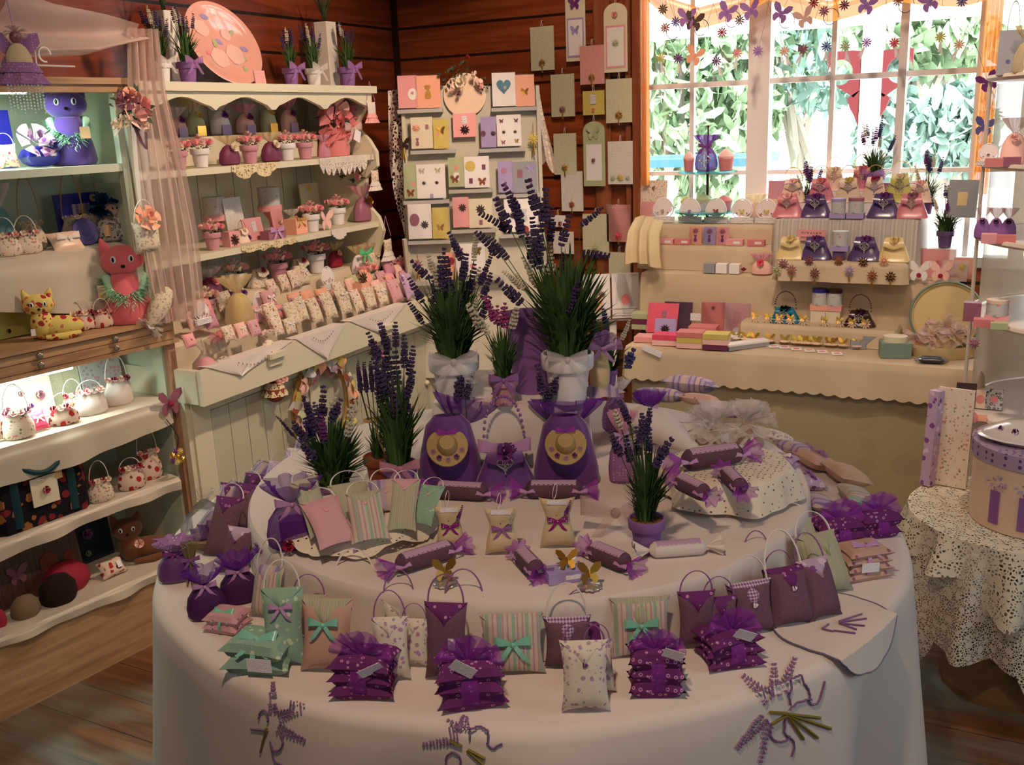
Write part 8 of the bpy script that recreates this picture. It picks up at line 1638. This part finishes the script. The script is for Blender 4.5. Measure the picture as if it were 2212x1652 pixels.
for px, w, lab in ((70, 70, 'dark heart shaped wire basket with cream roses, left at the back'), (165, 70, 'dark heart shaped wire basket before the blue box'), (205, 60, 'gold wire hoop basket beside the tinsel doll')):
    basket(lab, px, 515, zB, w*.8, 92, 'toile', ['rosec', 'satw'], .2, 'raffia', 1.1)
p = cq(4, 500, zB, .18); s_ = mpp(p); gather_bag('pale blue organza bag hanging at the far left edge of the second shelf', p, 150*s_, 60*s_, sheer('pale_blue_organza', (130, 190, 200), .5), M['orgw'], CRZ)
# ledge with cats
zL = zc['dt']; p = cq(282, 690, zL, .045); s_ = mpp(p); T = cat('pink plush cat with mint feather boa sitting on the drawer ledge', p, 92*s_, M['pplush'], ruff='feath', col='pink'); hang_tag(T, (-46*s_, -20*s_, 70*s_), 20*s_, 28*s_, mt=M['kraft'])
p = cq(112, 712, zL, .03); s_ = mpp(p); T = cat('lying cat in yellow rose print cotton on the drawer ledge', p, 66*s_, M['catf'], lying=True); hang_tag(T, (-36*s_, -34*s_, 22*s_), 9*s_, 14*s_)
basket('dark red flowered handbag behind the yellow cat', 178, 698, zL, 56, 58, 'flor2', ['rosec', 'rosed'], .06); basket('small dark red flowered handbag beside the pink cat', 222, 692, zL, 44, 54, 'flor2', ['rosed', 'rosep'], .04)
p = cq(60, 705, zL, .16); s_ = mpp(p); card('yellow wooden panel with painted pansies leaning behind the yellow cat', p, 178*s_, 116*s_, M['satg'], (('rose', -.42, .6, .07, 'rosev'), ('rose', -.44, .15, .06, 'rose'), ('rose', -.25, .12, .04, 'dark')), CRZ, .1, wrap=False, th=.012, name='painted_panel', cat='panel')
p = cq(318, 520, zB, -.05); s_ = mpp(p); T = thing('hanging_sachet', 'muslin sachet with dried rose hanging from the upright beside the pink cat', 'sachet', (p.x, p.y, cabp(318, 545, -.05).z), CRZ)
part('body', 'sach_1.05_0.45', pillow(1, 1.05, .45), M['toile'], T, (0, 0, 32*s_), sc=66*s_); part('dried_rose', 'peony', None, M['peach'], T, (0, -14*s_, 74*s_), (1.1, 0, 0), 26*s_); part('handle', 'hndl', None, M['ribw'], T, (0, 0, 66*s_), sc=(60*s_, 60*s_, 46*s_))
# tapered lavender doll arm beside the cat
p = cabw(cabp(345, 660, -.05).x, -.05, cabp(345, 660, -.05).z); s_ = mpp(p); T = thing('lavender_wand', 'bottle shaped muslin sachet tied with organza hanging at the drawer corner', 'sachet', p, CRZ, ry=.65)
part('body', None, MB().lathe([(.0, 46*s_), (14*s_, 40*s_), (22*s_, 10*s_), (20*s_, -20*s_), (9*s_, -44*s_), (6*s_, -50*s_)], 18, caps=False), M['toile'], T); tulleball(T, (0, 0, -54*s_), 26*s_, M['orgw'], 31, 12, 'organza_frill')
# lower lit shelf
zD = zc['l1']
basket('rose print handbag with arched handle and plum rose on the lit lower shelf', 45, 955, zD, 66, 92, 'flor', ['dsoap', 'rosec', 'rosep'], .03, hh=.7); basket('red floral flower handbag, centre of the lit lower shelf', 142, 925, zD, 62, 60, 'flor2', ['rosed', 'rosec'], .04); basket('white handbag with pink flowers and beads', 202, 908, zD, 66, 84, 'wlin', ['rosep', 'rose', 'silver'], .06, hh=.3); basket('white handbag with arched handle and crimson flower, right end of lit shelf', 262, 890, zD, 58, 92, 'wlin', ['rosep', 'rosed'], .08, hh=.6); basket('pale floral handbag behind the red one', 165, 905, zD, 50, 66, 'flor', FL, .12)
cs('small pink satin sachet between the handbags', 92, 940, zD, 42, 46, 'hot', None, .03, bowm=M['ribw'], lean=.5); cs('rose print sachet at the far left edge of the lit shelf', 2, 968, zD, 36, 56, 'flor2', None, .04)
p = cq(60, 920, zD, .17); s_ = mpp(p); card('cream panel painted with mauve roses on the lit shelf', p, 134*s_, 88*s_, M['cream'], (('rose', -.3, .35, .11, 'dsoap'), ('rose', -.02, .7, .08, 'dsoap'), ('rose', .27, .55, .12, 'dsoap'), ('rose', .1, .35, .06, 'rosev')), CRZ, .1, wrap=False, th=.01, name='painted_panel', cat='panel')
for px, lab in ((130, 'yellow verse card on the lit shelf, left'), (166, 'yellow verse card on the lit shelf, right')):
    p = cq(px, 880, zD, .20); s_ = mpp(p); card(lab, p, 36*s_, 84*s_, M['verse'], (), CRZ, .08, wrap=False, name='verse_card')
p = cq(232, 880, zD, .19); s_ = mpp(p); card('pale painted panel with faded flowers at the right of the lit shelf', p, 92*s_, 92*s_, M['greyf'], (), CRZ, .1, wrap=False, th=.01, name='painted_panel', cat='panel')
# tote bag shelf
zE = zc['l2']; p = cq(90, 1130, zE, .05); s_ = mpp(p)
T = thing('tote_bag', 'large black rose tapestry tote bag with teal straps and framed rose tag', 'tote bag', p, CRZ)
part('body', None, (lambda mb: [setattr(mb, 'v', mb.v)] and mb)(MB().box((0, 0, 78*s_), (206*s_, .09, 156*s_), .02)), M['tap'], T)
part('lining_rim', None, MB().tube([(x*s_, y, 157*s_) for x, y in ((-102, -.044), (102, -.044), (102, .044), (-102, .044))], .006, 6, closed=True), M['strap'], T)
for sx in (-1, 1): part('strap', 'tstrap%d' % sx, lambda sx=sx: MB().tube([((sx*62)*s_, -.049, 8*s_), (sx*62*s_, -.05, 150*s_)], .011, 4, flat=.2), M['strap'], T)
part('handle', None, MB().tube([V((-62*s_, -.05, 150*s_))+V((124*s_*k/12, -.02*sin(pi*k/12), (-34*sin(pi*k/12))*s_)) for k in range(13)], .008, 6), M['strap'], T); part('closure_tab', None, MB().box((26*s_, -.052, 140*s_), (28*s_, .004, 44*s_), .001), M['teal'], T)
f_ = part('framed_tag', 'ubox', None, M['cream'], T, (0, -.052, 42*s_), sc=(58*s_, .004, 62*s_), sm=0); motif(T, 'rose', (0, -.056, 74*s_), 13*s_, M['rosed']); hang_tag(T, (34*s_, -.055, 104*s_), 15*s_, 30*s_, mt=M['kraft'])
basket('cream handbag with crimson and white flowers beside the tote bag', 222, 1088, zE, 52, 76, 'flor', ['rosed', 'rosec'], .02, hh=.6); basket('white handbag with bold red roses on the tote shelf', 288, 1066, zE, 56, 78, 'flor2', ['rosed', 'rosec', 'dsoap'], .03, hh=.3); basket('tall red print handbag with arched handle at the shelf end', 328, 1050, zE, 54, 100, 'flor2', ['rosep', 'dsoap', 'rosec'], .06, hh=.6)
# bottom shelf
zF_ = zc['l3']; p = cq(100, 1300, zF_, .12); s_ = mpp(p); card('dark painted panel of garden pots leaning in the cabinet bottom', p, 190*s_, 150*s_, wood('painted_pots', (60, 44, 44), (98, 62, 52), (84, 78, 60), axis=2, scale=2), (('round', .12, .42, .11, 'terra'), ('round', .36, .4, .07, 'terra'), ('fly', -.25, .4, .12, 'dsoap')), CRZ, .15, wrap=False, th=.012, name='painted_panel', cat='panel')
p = cq(210, 1260, zF_, .20); s_ = mpp(p); card('dark blue painted panel with lilac roses behind the brown cat', p, 100*s_, 140*s_, mat('night_blue_paint', (26, 40, 48), .6), (('rose', -.05, .45, .18, 'lil'), ('rose', -.1, .15, .1, 'sage')), CRZ, .1, wrap=False, name='painted_panel', cat='panel')
p = cq(305, 1215, zF_, .08); s_ = mpp(p); T = cat('brown plush cat with pink flower collar in the cabinet bottom', p, 66*s_, M['bplush'], lying=True); part('collar_flower', 'rose_s', None, M['rosep'], T, (2*s_, -30*s_, 46*s_), (1.1, 0, 0), 15*s_)
for px, py, w, h, m_, lab in ((130, 1300, 80, 62, 'wool', 'dark brown woolly hat in the cabinet bottom'), (58, 1330, 62, 46, 'wool2', 'oatmeal wool coil basket at the cabinet bottom'), (148, 1275, 100, 60, 'choc', 'deep red knitted heap behind the woolly hat'), (2, 1345, 26, 40, 'rosed', 'crimson ball at the far left cabinet bottom')):
    p = cq(px, py, zF_, .03 if m_ != 'choc' else .09); s_ = mpp(p); T = thing('woollen_hat' if m_ == 'wool' else 'woollen_item', lab, 'knitwear', p, CRZ); part('knit', 'knit', lambda: MB().lathe([(0, 0), (.42, 0), (.5, .25), (.47, .6), (.3, .9), (0, 1)], 30, rip=lambda a, k: 1+.03*sin(24*a)*(1-k), caps=False), M[m_] if m_ != 'choc' else M['rosed'], T, sc=(w*s_, w*s_*.8, h*s_))
p = cq(252, 1238, zF_, .03); s_ = mpp(p); cs('dark red flower bag with white tag in the cabinet bottom', 250, 1240, zF_, 60, 40, 'flor2', None, .03, tagm=1, lean=.6)
# rose bouquet, fairy, butterfly, post ornaments
p = cabp(280, 245, -.05); q = cabw(p.x, -.05, p.z); s_ = mpp(q); T = thing('rose_spray', 'artificial pink and cream rose spray with ribbon tied to the cabinet upright', 'flowers', q, CRZ)
for x, z, r, m_ in ((6, -4, 30, 'rosep'), (24, 18, 24, 'rose'), (-14, 26, 20, 'dsoap'), (-2, 38, 16, 'peach'), (-24, -14, 16, 'rosec'), (-40, -24, 22, 'satw'), (20, -26, 16, 'rosec')): part('rose', 'peony', None, M[m_], T, (x*s_, -16*s_, z*s_), (1.2, 0, x*.05), r*s_)
part('leaves', 'rleaves', None, M['leafd'], T, (0, 0, 10*s_), (1.2, 0, 0), 96*s_); part('ribbon', None, MB().tube([V(a)*s_ for a in ((0, -8, -20), (12, -10, -60), (24, -8, -76), (28, -8, -40))], 4*s_, 5, flat=.3), M['dsoap'], T)
p = cabp(42, 130, -.12); q = cabw(p.x, -.12, p.z); s_ = mpp(q); T = thing('hanging_fairy', 'lilac winged fairy doll with beaded fringe hanging from a white wire rail, top left', 'doll', q, CRZ)
part('body', 'gbody', None, M['linen'], T, (0, 0, -30*s_), sc=(60*s_, 34*s_, 96*s_)); part('skirt', 'mfrl', None, M['dot'], T, (0, 0, -26*s_), sc=(96*s_, 50*s_, 70*s_)); part('head', 'ball', None, M['dsoap'], T, (0, 0, 34*s_), sc=26*s_); part('wings', *BFLF, M['dot'], T, (0, 12*s_, 6*s_), sc=52*s_, sm=0); tulleball(T, (0, 0, 52*s_), 22*s_, M['tulle'], 41, 10, 'veil')
mb = MB()
for k in range(11):
    for j in range(9): mb.ell(((-38+7.6*k)*s_, -6*s_, (-52-6.5*j*(1+.12*sin(k*2)))*s_), 2.2*s_, 6, 4)
part('bead_fringe', None, mb, M['clear'], T); part('cord', None, MB().tube([(0, 0, 46*s_), (-8*s_, 0, 150*s_)], 1.5*s_, 4), M['ribl'], T)
q2 = cabw(p.x+.02, -.10, cabp(100, 140, -.1).z); T = thing('wire_rack', 'white scrolled wire rail behind the fairy at the top left', 'rack', q2, CRZ)
part('wire', None, MB().tube([(-130*s_, 0, 42*s_), (18*s_, 0, 38*s_)], 2*s_, 4).tube([(-130*s_, 0, 0), (120*s_, 0, -2*s_)], 2*s_, 4).tube([((52+14*cos(a))*s_, 0, (22+16*sin(a))*s_) for a in [2*pi*k/14 for k in range(12)]], 2*s_, 4).tube([(30*s_, 0, 38*s_), (30*s_, 0, 0)], 1.6*s_, 4), M['white'], T)
p = cabp(362, 870, -.02); q = cabw(p.x, -.03, p.z); s_ = mpp(q); T = thing('butterfly_ornament', 'dusty pink beaded butterfly ornament fixed on the right cabinet post', 'ornament', q, CRZ); motif(T, 'fly', (0, 0, 0), 30*s_, M['dsoap']); part('bead_centre', 'ball', None, M['rosed'], T, (0, -6*s_, -6*s_), sc=12*s_)
p = cabp(378, 985, -.02); q = cabw(p.x, -.03, p.z); T = thing('flower_garland', 'orange and violet mosaic flower hanging low on the cabinet post', 'ornament', q, CRZ)
for k in range(7): a = k*.9; motif(T, 'sun', (14*s_*cos(a)*(k > 0), -2*s_*k*.3, 12*s_*sin(a)*(k > 0)), 10*s_, M['yel' if k % 2 else 'rosev'] if k % 3 else M['gold'], name='flower')
part('cord', None, MB().tube([(0, 0, 10*s_), (10*s_, 0, 40*s_), (0, 0, 66*s_), (-14*s_, 0, 90*s_)], 1.2*s_, 4), M['choc'], T)
# tulle drape
def tcol(pts, wdt, n, sd):
    def fn(u, v):
        k = v*(len(pts)-1); i = min(int(k), len(pts)-2); f = k-i; c_ = V(pts[i])*(1-f)+V(pts[i+1])*f; w_ = wdt[i]*(1-f)+wdt[i+1]*f
        return c_+CU*((u-.5)*w_)-CVi*(.014*sin(n*u+sd+2*v)+.008*sin(2.3*n*u)) if not isinstance(w_, tuple) else c_
    return fn
def tp(px, py, v): c = cabp(px, py, v); return cabw(c.x, v, c.z)
mb = MB().grid(tcol([tp(308, 62, -.02), tp(318, 200, -.03), tp(345, 360, -.04), tp(368, 520, -.05), tp(392, 690, -.06)], [.11, .13, .17, .19, .16], 30, 1), 60, 30)
def swag(u, v):
    a = [tp(10, -30, -.03), tp(110, 10, -.03), tp(220, 32, -.03), tp(300, 52, -.02)]; b = [tp(-40, 90, -.08), tp(80, 122, -.08), tp(190, 118, -.08), tp(322, 70, -.03)]
    k = u*3; i = min(int(k), 2); f = k-i; A = a[i]*(1-f)+a[i+1]*f; B = b[i]*(1-f)+b[i+1]*f; return A*(1-v)+B*v-CVi*(.02*sin(10*v+3*u))+V((0, 0, -.03*sin(pi*v)))
mb.grid(swag, 40, 24); o = part('tulle_drape', None, mb, sheer('pink_cream_tulle', (240, 218, 208), .5)); tag(o, 'pinkish sheer tulle swag draped over the cabinet top and hanging down its right side', 'drape')
# =============== WINDOW HANGINGS ===============
M_cur = sheer('amber_sheer_curtain', (240, 176, 96), .85)
def curt(lab, x0, x1, y0, y1, Y=YB-.10):
    A, B = ony(x0, y0, Y), ony(x1, y0, Y); z1 = ony(x0, y1, Y).z
    o = part('curtain', None, MB().grid(lambda u, v: V((A.x+(B.x-A.x)*u, Y+.012*sin(26*u+1)*(.4+v), A.z+(z1-A.z)*v)), 30, 10), M_cur); tag(o, lab, 'curtain')
curt('narrow amber curtain at the left side of the window', 1384, 1400, -60, 400); curt('orange curtain at the right side of the window behind the etagere', 2136, 2175, -60, 420)
pts = [(1375, -20), (1440, 40), (1510, 62), (1590, 40), (1660, 0), (1720, 30), (1790, 48), (1860, 30), (1930, 2), (2000, 12), (2080, 14), (2150, -5)]
def sw(u, v): 
    k = u*(len(pts)-1); i = min(int(k), len(pts)-2); f = k-i; f = f*f*(3-2*f); x, y = pts[i][0]*(1-f)+pts[i+1][0]*f, pts[i][1]*(1-f)+pts[i+1][1]*f
    q = ony(x, y-46*(1-v), YB-.14); return q+V((0, .02*sin(9*v), 0))
o = part('curtain_swag', None, MB().grid(sw, 120, 8), M_cur); tag(o, 'amber sheer swag looping along the top of the window', 'curtain')
hg = [(1437, 60, 'fly0', 'terra'), (1432, 20, 'sun', 'dark'), (1460, 47, 'sun', 'roseb'), (1500, 48, 'fly', 'dark'), (1484, 40, 'fly', 'lil'), (1560, 70, 'sun', 'rosed'), (1570, 28, 'fly', 'lil'), (1598, 44, 'sun', 'dark'), (1622, 24, 'fly', 'lil'), (1687, 30, 'fly', 'lil'), (1738, 40, 'fly', 'rosep'), (1758, 6, 'sun', 'rosed'), (1780, 24, 'sun', 'dsoap'), (1824, 11, 'sun', 'plum'), (1872, 12, 'fly', 'lil'), (1940, 2, 'sun', 'terra'), (2008, 6, 'fly', 'lil'), (2078, 4, 'sun', 'roseb'),
 (1427, 125, 'sun', 'yel'), (1465, 126, 'sun', 'rosev'), (1500, 122, 'fly', 'peach'), (1548, 132, 'sun', 'rosev'), (1593, 115, 'sun', 'rose'), (1637, 110, 'sun', 'lil'), (1695, 110, 'sun', 'peach'), (1735, 106, 'sun', 'dsoap'), (1785, 100, 'sun', 'roseb'), (1826, 100, 'sun', 'sage'), (1872, 92, 'sun', 'lil'), (1932, 92, 'sun', 'hot'), (2032, 80, 'sun', 'yel'), (2072, 96, 'sun', 'peach'), (2134, 178, 'fly', 'rosev'), (2126, 275, 'fly', 'roseb')]
ORD = 'first second third fourth fifth sixth seventh eighth ninth tenth eleventh twelfth thirteenth fourteenth fifteenth sixteenth seventeenth eighteenth'.split()
cn = dict(terra='rust', dark='dark brown', roseb='blue violet', lil='lilac', rosed='crimson', rosep='blush', dsoap='mauve', plum='plum', yel='yellow', rosev='violet', peach='orange', rose='pink', sage='olive', hot='hot pink')
for i, (px, py, kd, m_) in enumerate(hg):
    p = ony(px, py, YB-.2); s_ = mpp(p); fly = kd == 'fly'
    T = thing('hanging_butterfly' if fly else 'hanging_sunburst', '%s %s hanging in the window, %s, %s from the left' % (cn[m_], 'butterfly' if fly else 'sunburst', 'upper row' if i < 18 else 'lower row' if i < 32 else 'right side', ORD[i if i < 18 else i-18 if i < 32 else i-32]), 'ornament', p, 0, 'window mobiles', ry=.4*sin(i*2.3))
    motif(T, 'fly' if fly else 'sun', (0, 0, 0), (21 if fly else 13)*s_, mat('tinted_'+m_, tuple(int(c) for c in (dict(lil=(170, 120, 190), dark=(90, 70, 66), terra=(160, 90, 60)).get(m_, (180, 90, 120)))), .4) if m_ in ('lil', 'dark', 'terra') else M[m_])
    L_ = (90 if i < 18 else 130)*s_; part('wire', 'hwire', lambda: MB().tube([(0, .01, 0), (.04, .01, .5), (0, .01, 1)], .006, 4), M['dark'], T, sc=(1*.1, 1*.1, L_)) if i != 99 else None
    if i >= 18: part('ribbon_tail', 'htail', lambda: MB().tube([(0, 0, 0), (.1, 0, -1)], .09, 4, flat=.3).tube([(0, 0, 0), (-.15, 0, -.8)], .08, 4, flat=.3), M['white'], T, (0, 0, -10*s_), sc=26*s_)
    elif i % 3 == 0: part('wire_scroll', 'hscroll', lambda: MB().tube([(cos(t)*(1-.03*t), 0, sin(t)) for t in [k*.5 for k in range(12)]], .05, 4), M['dark'], T, (16*s_, .008, -8*s_), sc=17*s_)
# =============== ETAGERE GOODS ===============
def ep(px, k, y=3.08): p = ony(px, 300, y); p.z = EZ[k]+.002; return p
def eb(lab, px, k, w, h, m_, y=3.14, **q): p = ep(px, k, y); s_ = mpp(p); return box_item(lab, p, w*s_, h*s_, 26*s_, M[m_], **q)
p = ep(2168, 0, 3.2); s_ = mpp(p); T = card('grey blue gift bag with cord handles on the top tier of the etagere', p, 52*s_, 92*s_, M['grey'], (('round', -.1, .3, .08, 'roseb'),), 0, .08, wrap=False, th=.03, name='gift_bag', cat='gift bag'); part('handle', 'hndl', None, M['dark'], T, (0, 0, 92*s_), sc=(28*s_, 28*s_, 60*s_))
p = ep(2200, 0, 3.14); s_ = mpp(p); gather_bag('clear bag of potpourri on the top tier of the etagere', p, 100*s_, 50*s_, M['orgc'], M['orgc'], 0)
eb('pink striped soap pair on the second tier of the etagere', 2152, 1, 36, 18, 'soap'); eb('rose soap block at the right of the second tier', 2190, 1, 36, 20, 'dsoap')
p = ep(2138, 1, 3.2); s_ = mpp(p); fancard('pink filigree fan card on the second tier of the etagere', p, 44*s_, ('rose', 'dsoap'), 0); p = ep(2192, 1, 3.28); s_ = mpp(p); T = potpourri('blush tulle topped favour bag on the second tier', p, 96*s_, 52*s_, 'tulle', 'rosep', 'rosep', rz=0)
for px, lab in ((2138, 'left'), (2168, 'middle'), (2196, 'right')):
    p = ep(px, 2, 3.24); s_ = mpp(p); T = potpourri('lilac box favour with cream tulle and brown flowers, third tier %s' % lab, p, 66*s_, 32*s_, 'tulle', 'lil', 'choc', rz=0)
eb('pink soap box on the third tier of the etagere', 2155, 2, 30, 20, 'pink'); eb('rose soap box at the right of the third tier', 2192, 2, 40, 18, 'soap')
eb('plum brooch box standing on the fourth tier of the etagere', 2132, 3, 34, 40, 'dsoap', 3.18); eb('pink oblong soap box at the fourth tier rim', 2160, 3, 40, 17, 'soap', 3.1); p = ep(2188, 3, 3.2); s_ = mpp(p); jar('grey lilac jar with beaded ring on the fourth tier', p, 44*s_, 46*s_, 'pink', 'satw'); eb('sage card box at the right of the fourth tier', 2196, 3, 34, 14, 'sage', 3.08)
for px, w, h, b, lab in ((2134, 40, 52, 'choc', 'brown sepia photo album standing on the lowest tier'), (2168, 40, 40, 'satw', 'cream round trinket box with rose on the lowest tier'), (2150, 62, 14, 'peach', 'pile of pink and black gift packets on the lowest tier'), (2200, 34, 44, 'leop', 'grey leopard print card with pink centre on the lowest tier')):
    p = ep(px, 4, 3.26 if h > 20 else 3.12); s_ = mpp(p); card(lab, p, w*s_, h*s_, M[b], (('round', 0, .5, .22, 'soap'),), 0, .2, wrap=False, th=.02, name='gift_item', cat='gift')
p = ony(2104, 742, 3.03); s_ = mpp(p); T = thing('sunburst_brooch', 'large dark rose sunburst clipped to the etagere upright', 'brooch', p, FC); motif(T, 'sun', (0, 0, 0), 15*s_, M['dsoap'])
# =============== SIDE TABLE GOODS ===============
p = V((ST.x+.045, ST.y-.03, SZ+.005)); s_ = mpp(p); rH = .165
T = thing('hat_box', 'large round hat box painted with cottages and violets on the lace table', 'hat box', p, face(p))
hz = onp(2130, 985, (p.x, p.y-rH, 0), V((0, 1, 0))).z-p.z
part('box_body', None, MB().lathe([(0, 0), (rH, 0), (rH, hz), (0, hz)], 44, caps=False), M['satw'], T); part('lid', None, MB().lathe([(rH+.004, hz-.035), (rH+.006, hz-.035), (rH+.006, hz+.004), (0, hz+.004)], 44, caps=False), fab('violet_band', (170, 146, 170), (90, 66, 130), kind='dot', scale=60, size=.3), T)
for a in (-2.2, -1.75, -1.25, -.8):
    x, y = (rH+.002)*cos(a), (rH+.002)*sin(a); part('cottage_door', 'ubox', None, M['cob'] if a > -1.5 else M['lil'], T, (x, y, .02), (0, 0, a+pi/2), (.026, .004, hz*.42), sm=0)
    part('painted_flowers', 'rleaves', None, M['lilf'] if a < -1.5 else M['sage'], T, (x, y, hz*.62), (pi/2, 0, a+pi/2), (.055, .04, .02))
q = V((p.x-.01, p.y-.02, p.z+hz+.006)); T = thing('covered_dish', 'white oval covered dish painted with violets, wrapped, on the hat box', 'dish', q, face(q)+.1)
part('dish', None, MB().lathe([(0, 0), (.8, 0), (1, .1), (.97, .12), (0, .1)], 40, caps=False), M['clear'] if 0 else mat('white_china', (224, 212, 206), .15, spec=.7, coat=.5), T, sc=(.15, .09, .13)); part('lid', None, MB().lathe([(.94, .1), (.9, .25), (.6, .45), (.15, .52), (.12, .6), (0, .62)], 40, caps=False), mat('white_china', (224, 212, 206)), T, sc=(.15, .09, .105))
for k in range(6): a = -2.6+k*.42; part('violet', 'rose_s', None, M['rosev'], T, (.11*cos(a), .066*sin(a), .036), (1.1, 0, a+pi/2), .014)
q = V((ony(2058, 930, 2.90).x, 2.90, SZ+.006)); s_ = mpp(q); card('open floral folder with lilac side standing behind the covered dish', (q.x, q.y, q.z), 72*s_, 215*s_, M['flor'], (), -.2, .05, wrap=False, th=.012, name='folder', cat='stationery'); card('narrow lilac floral book spine beside the open folder', (q.x-.055, q.y-.01, q.z), 22*s_, 210*s_, M['lilf'], (), -.5, .05, wrap=False, th=.03, name='book', cat='book')
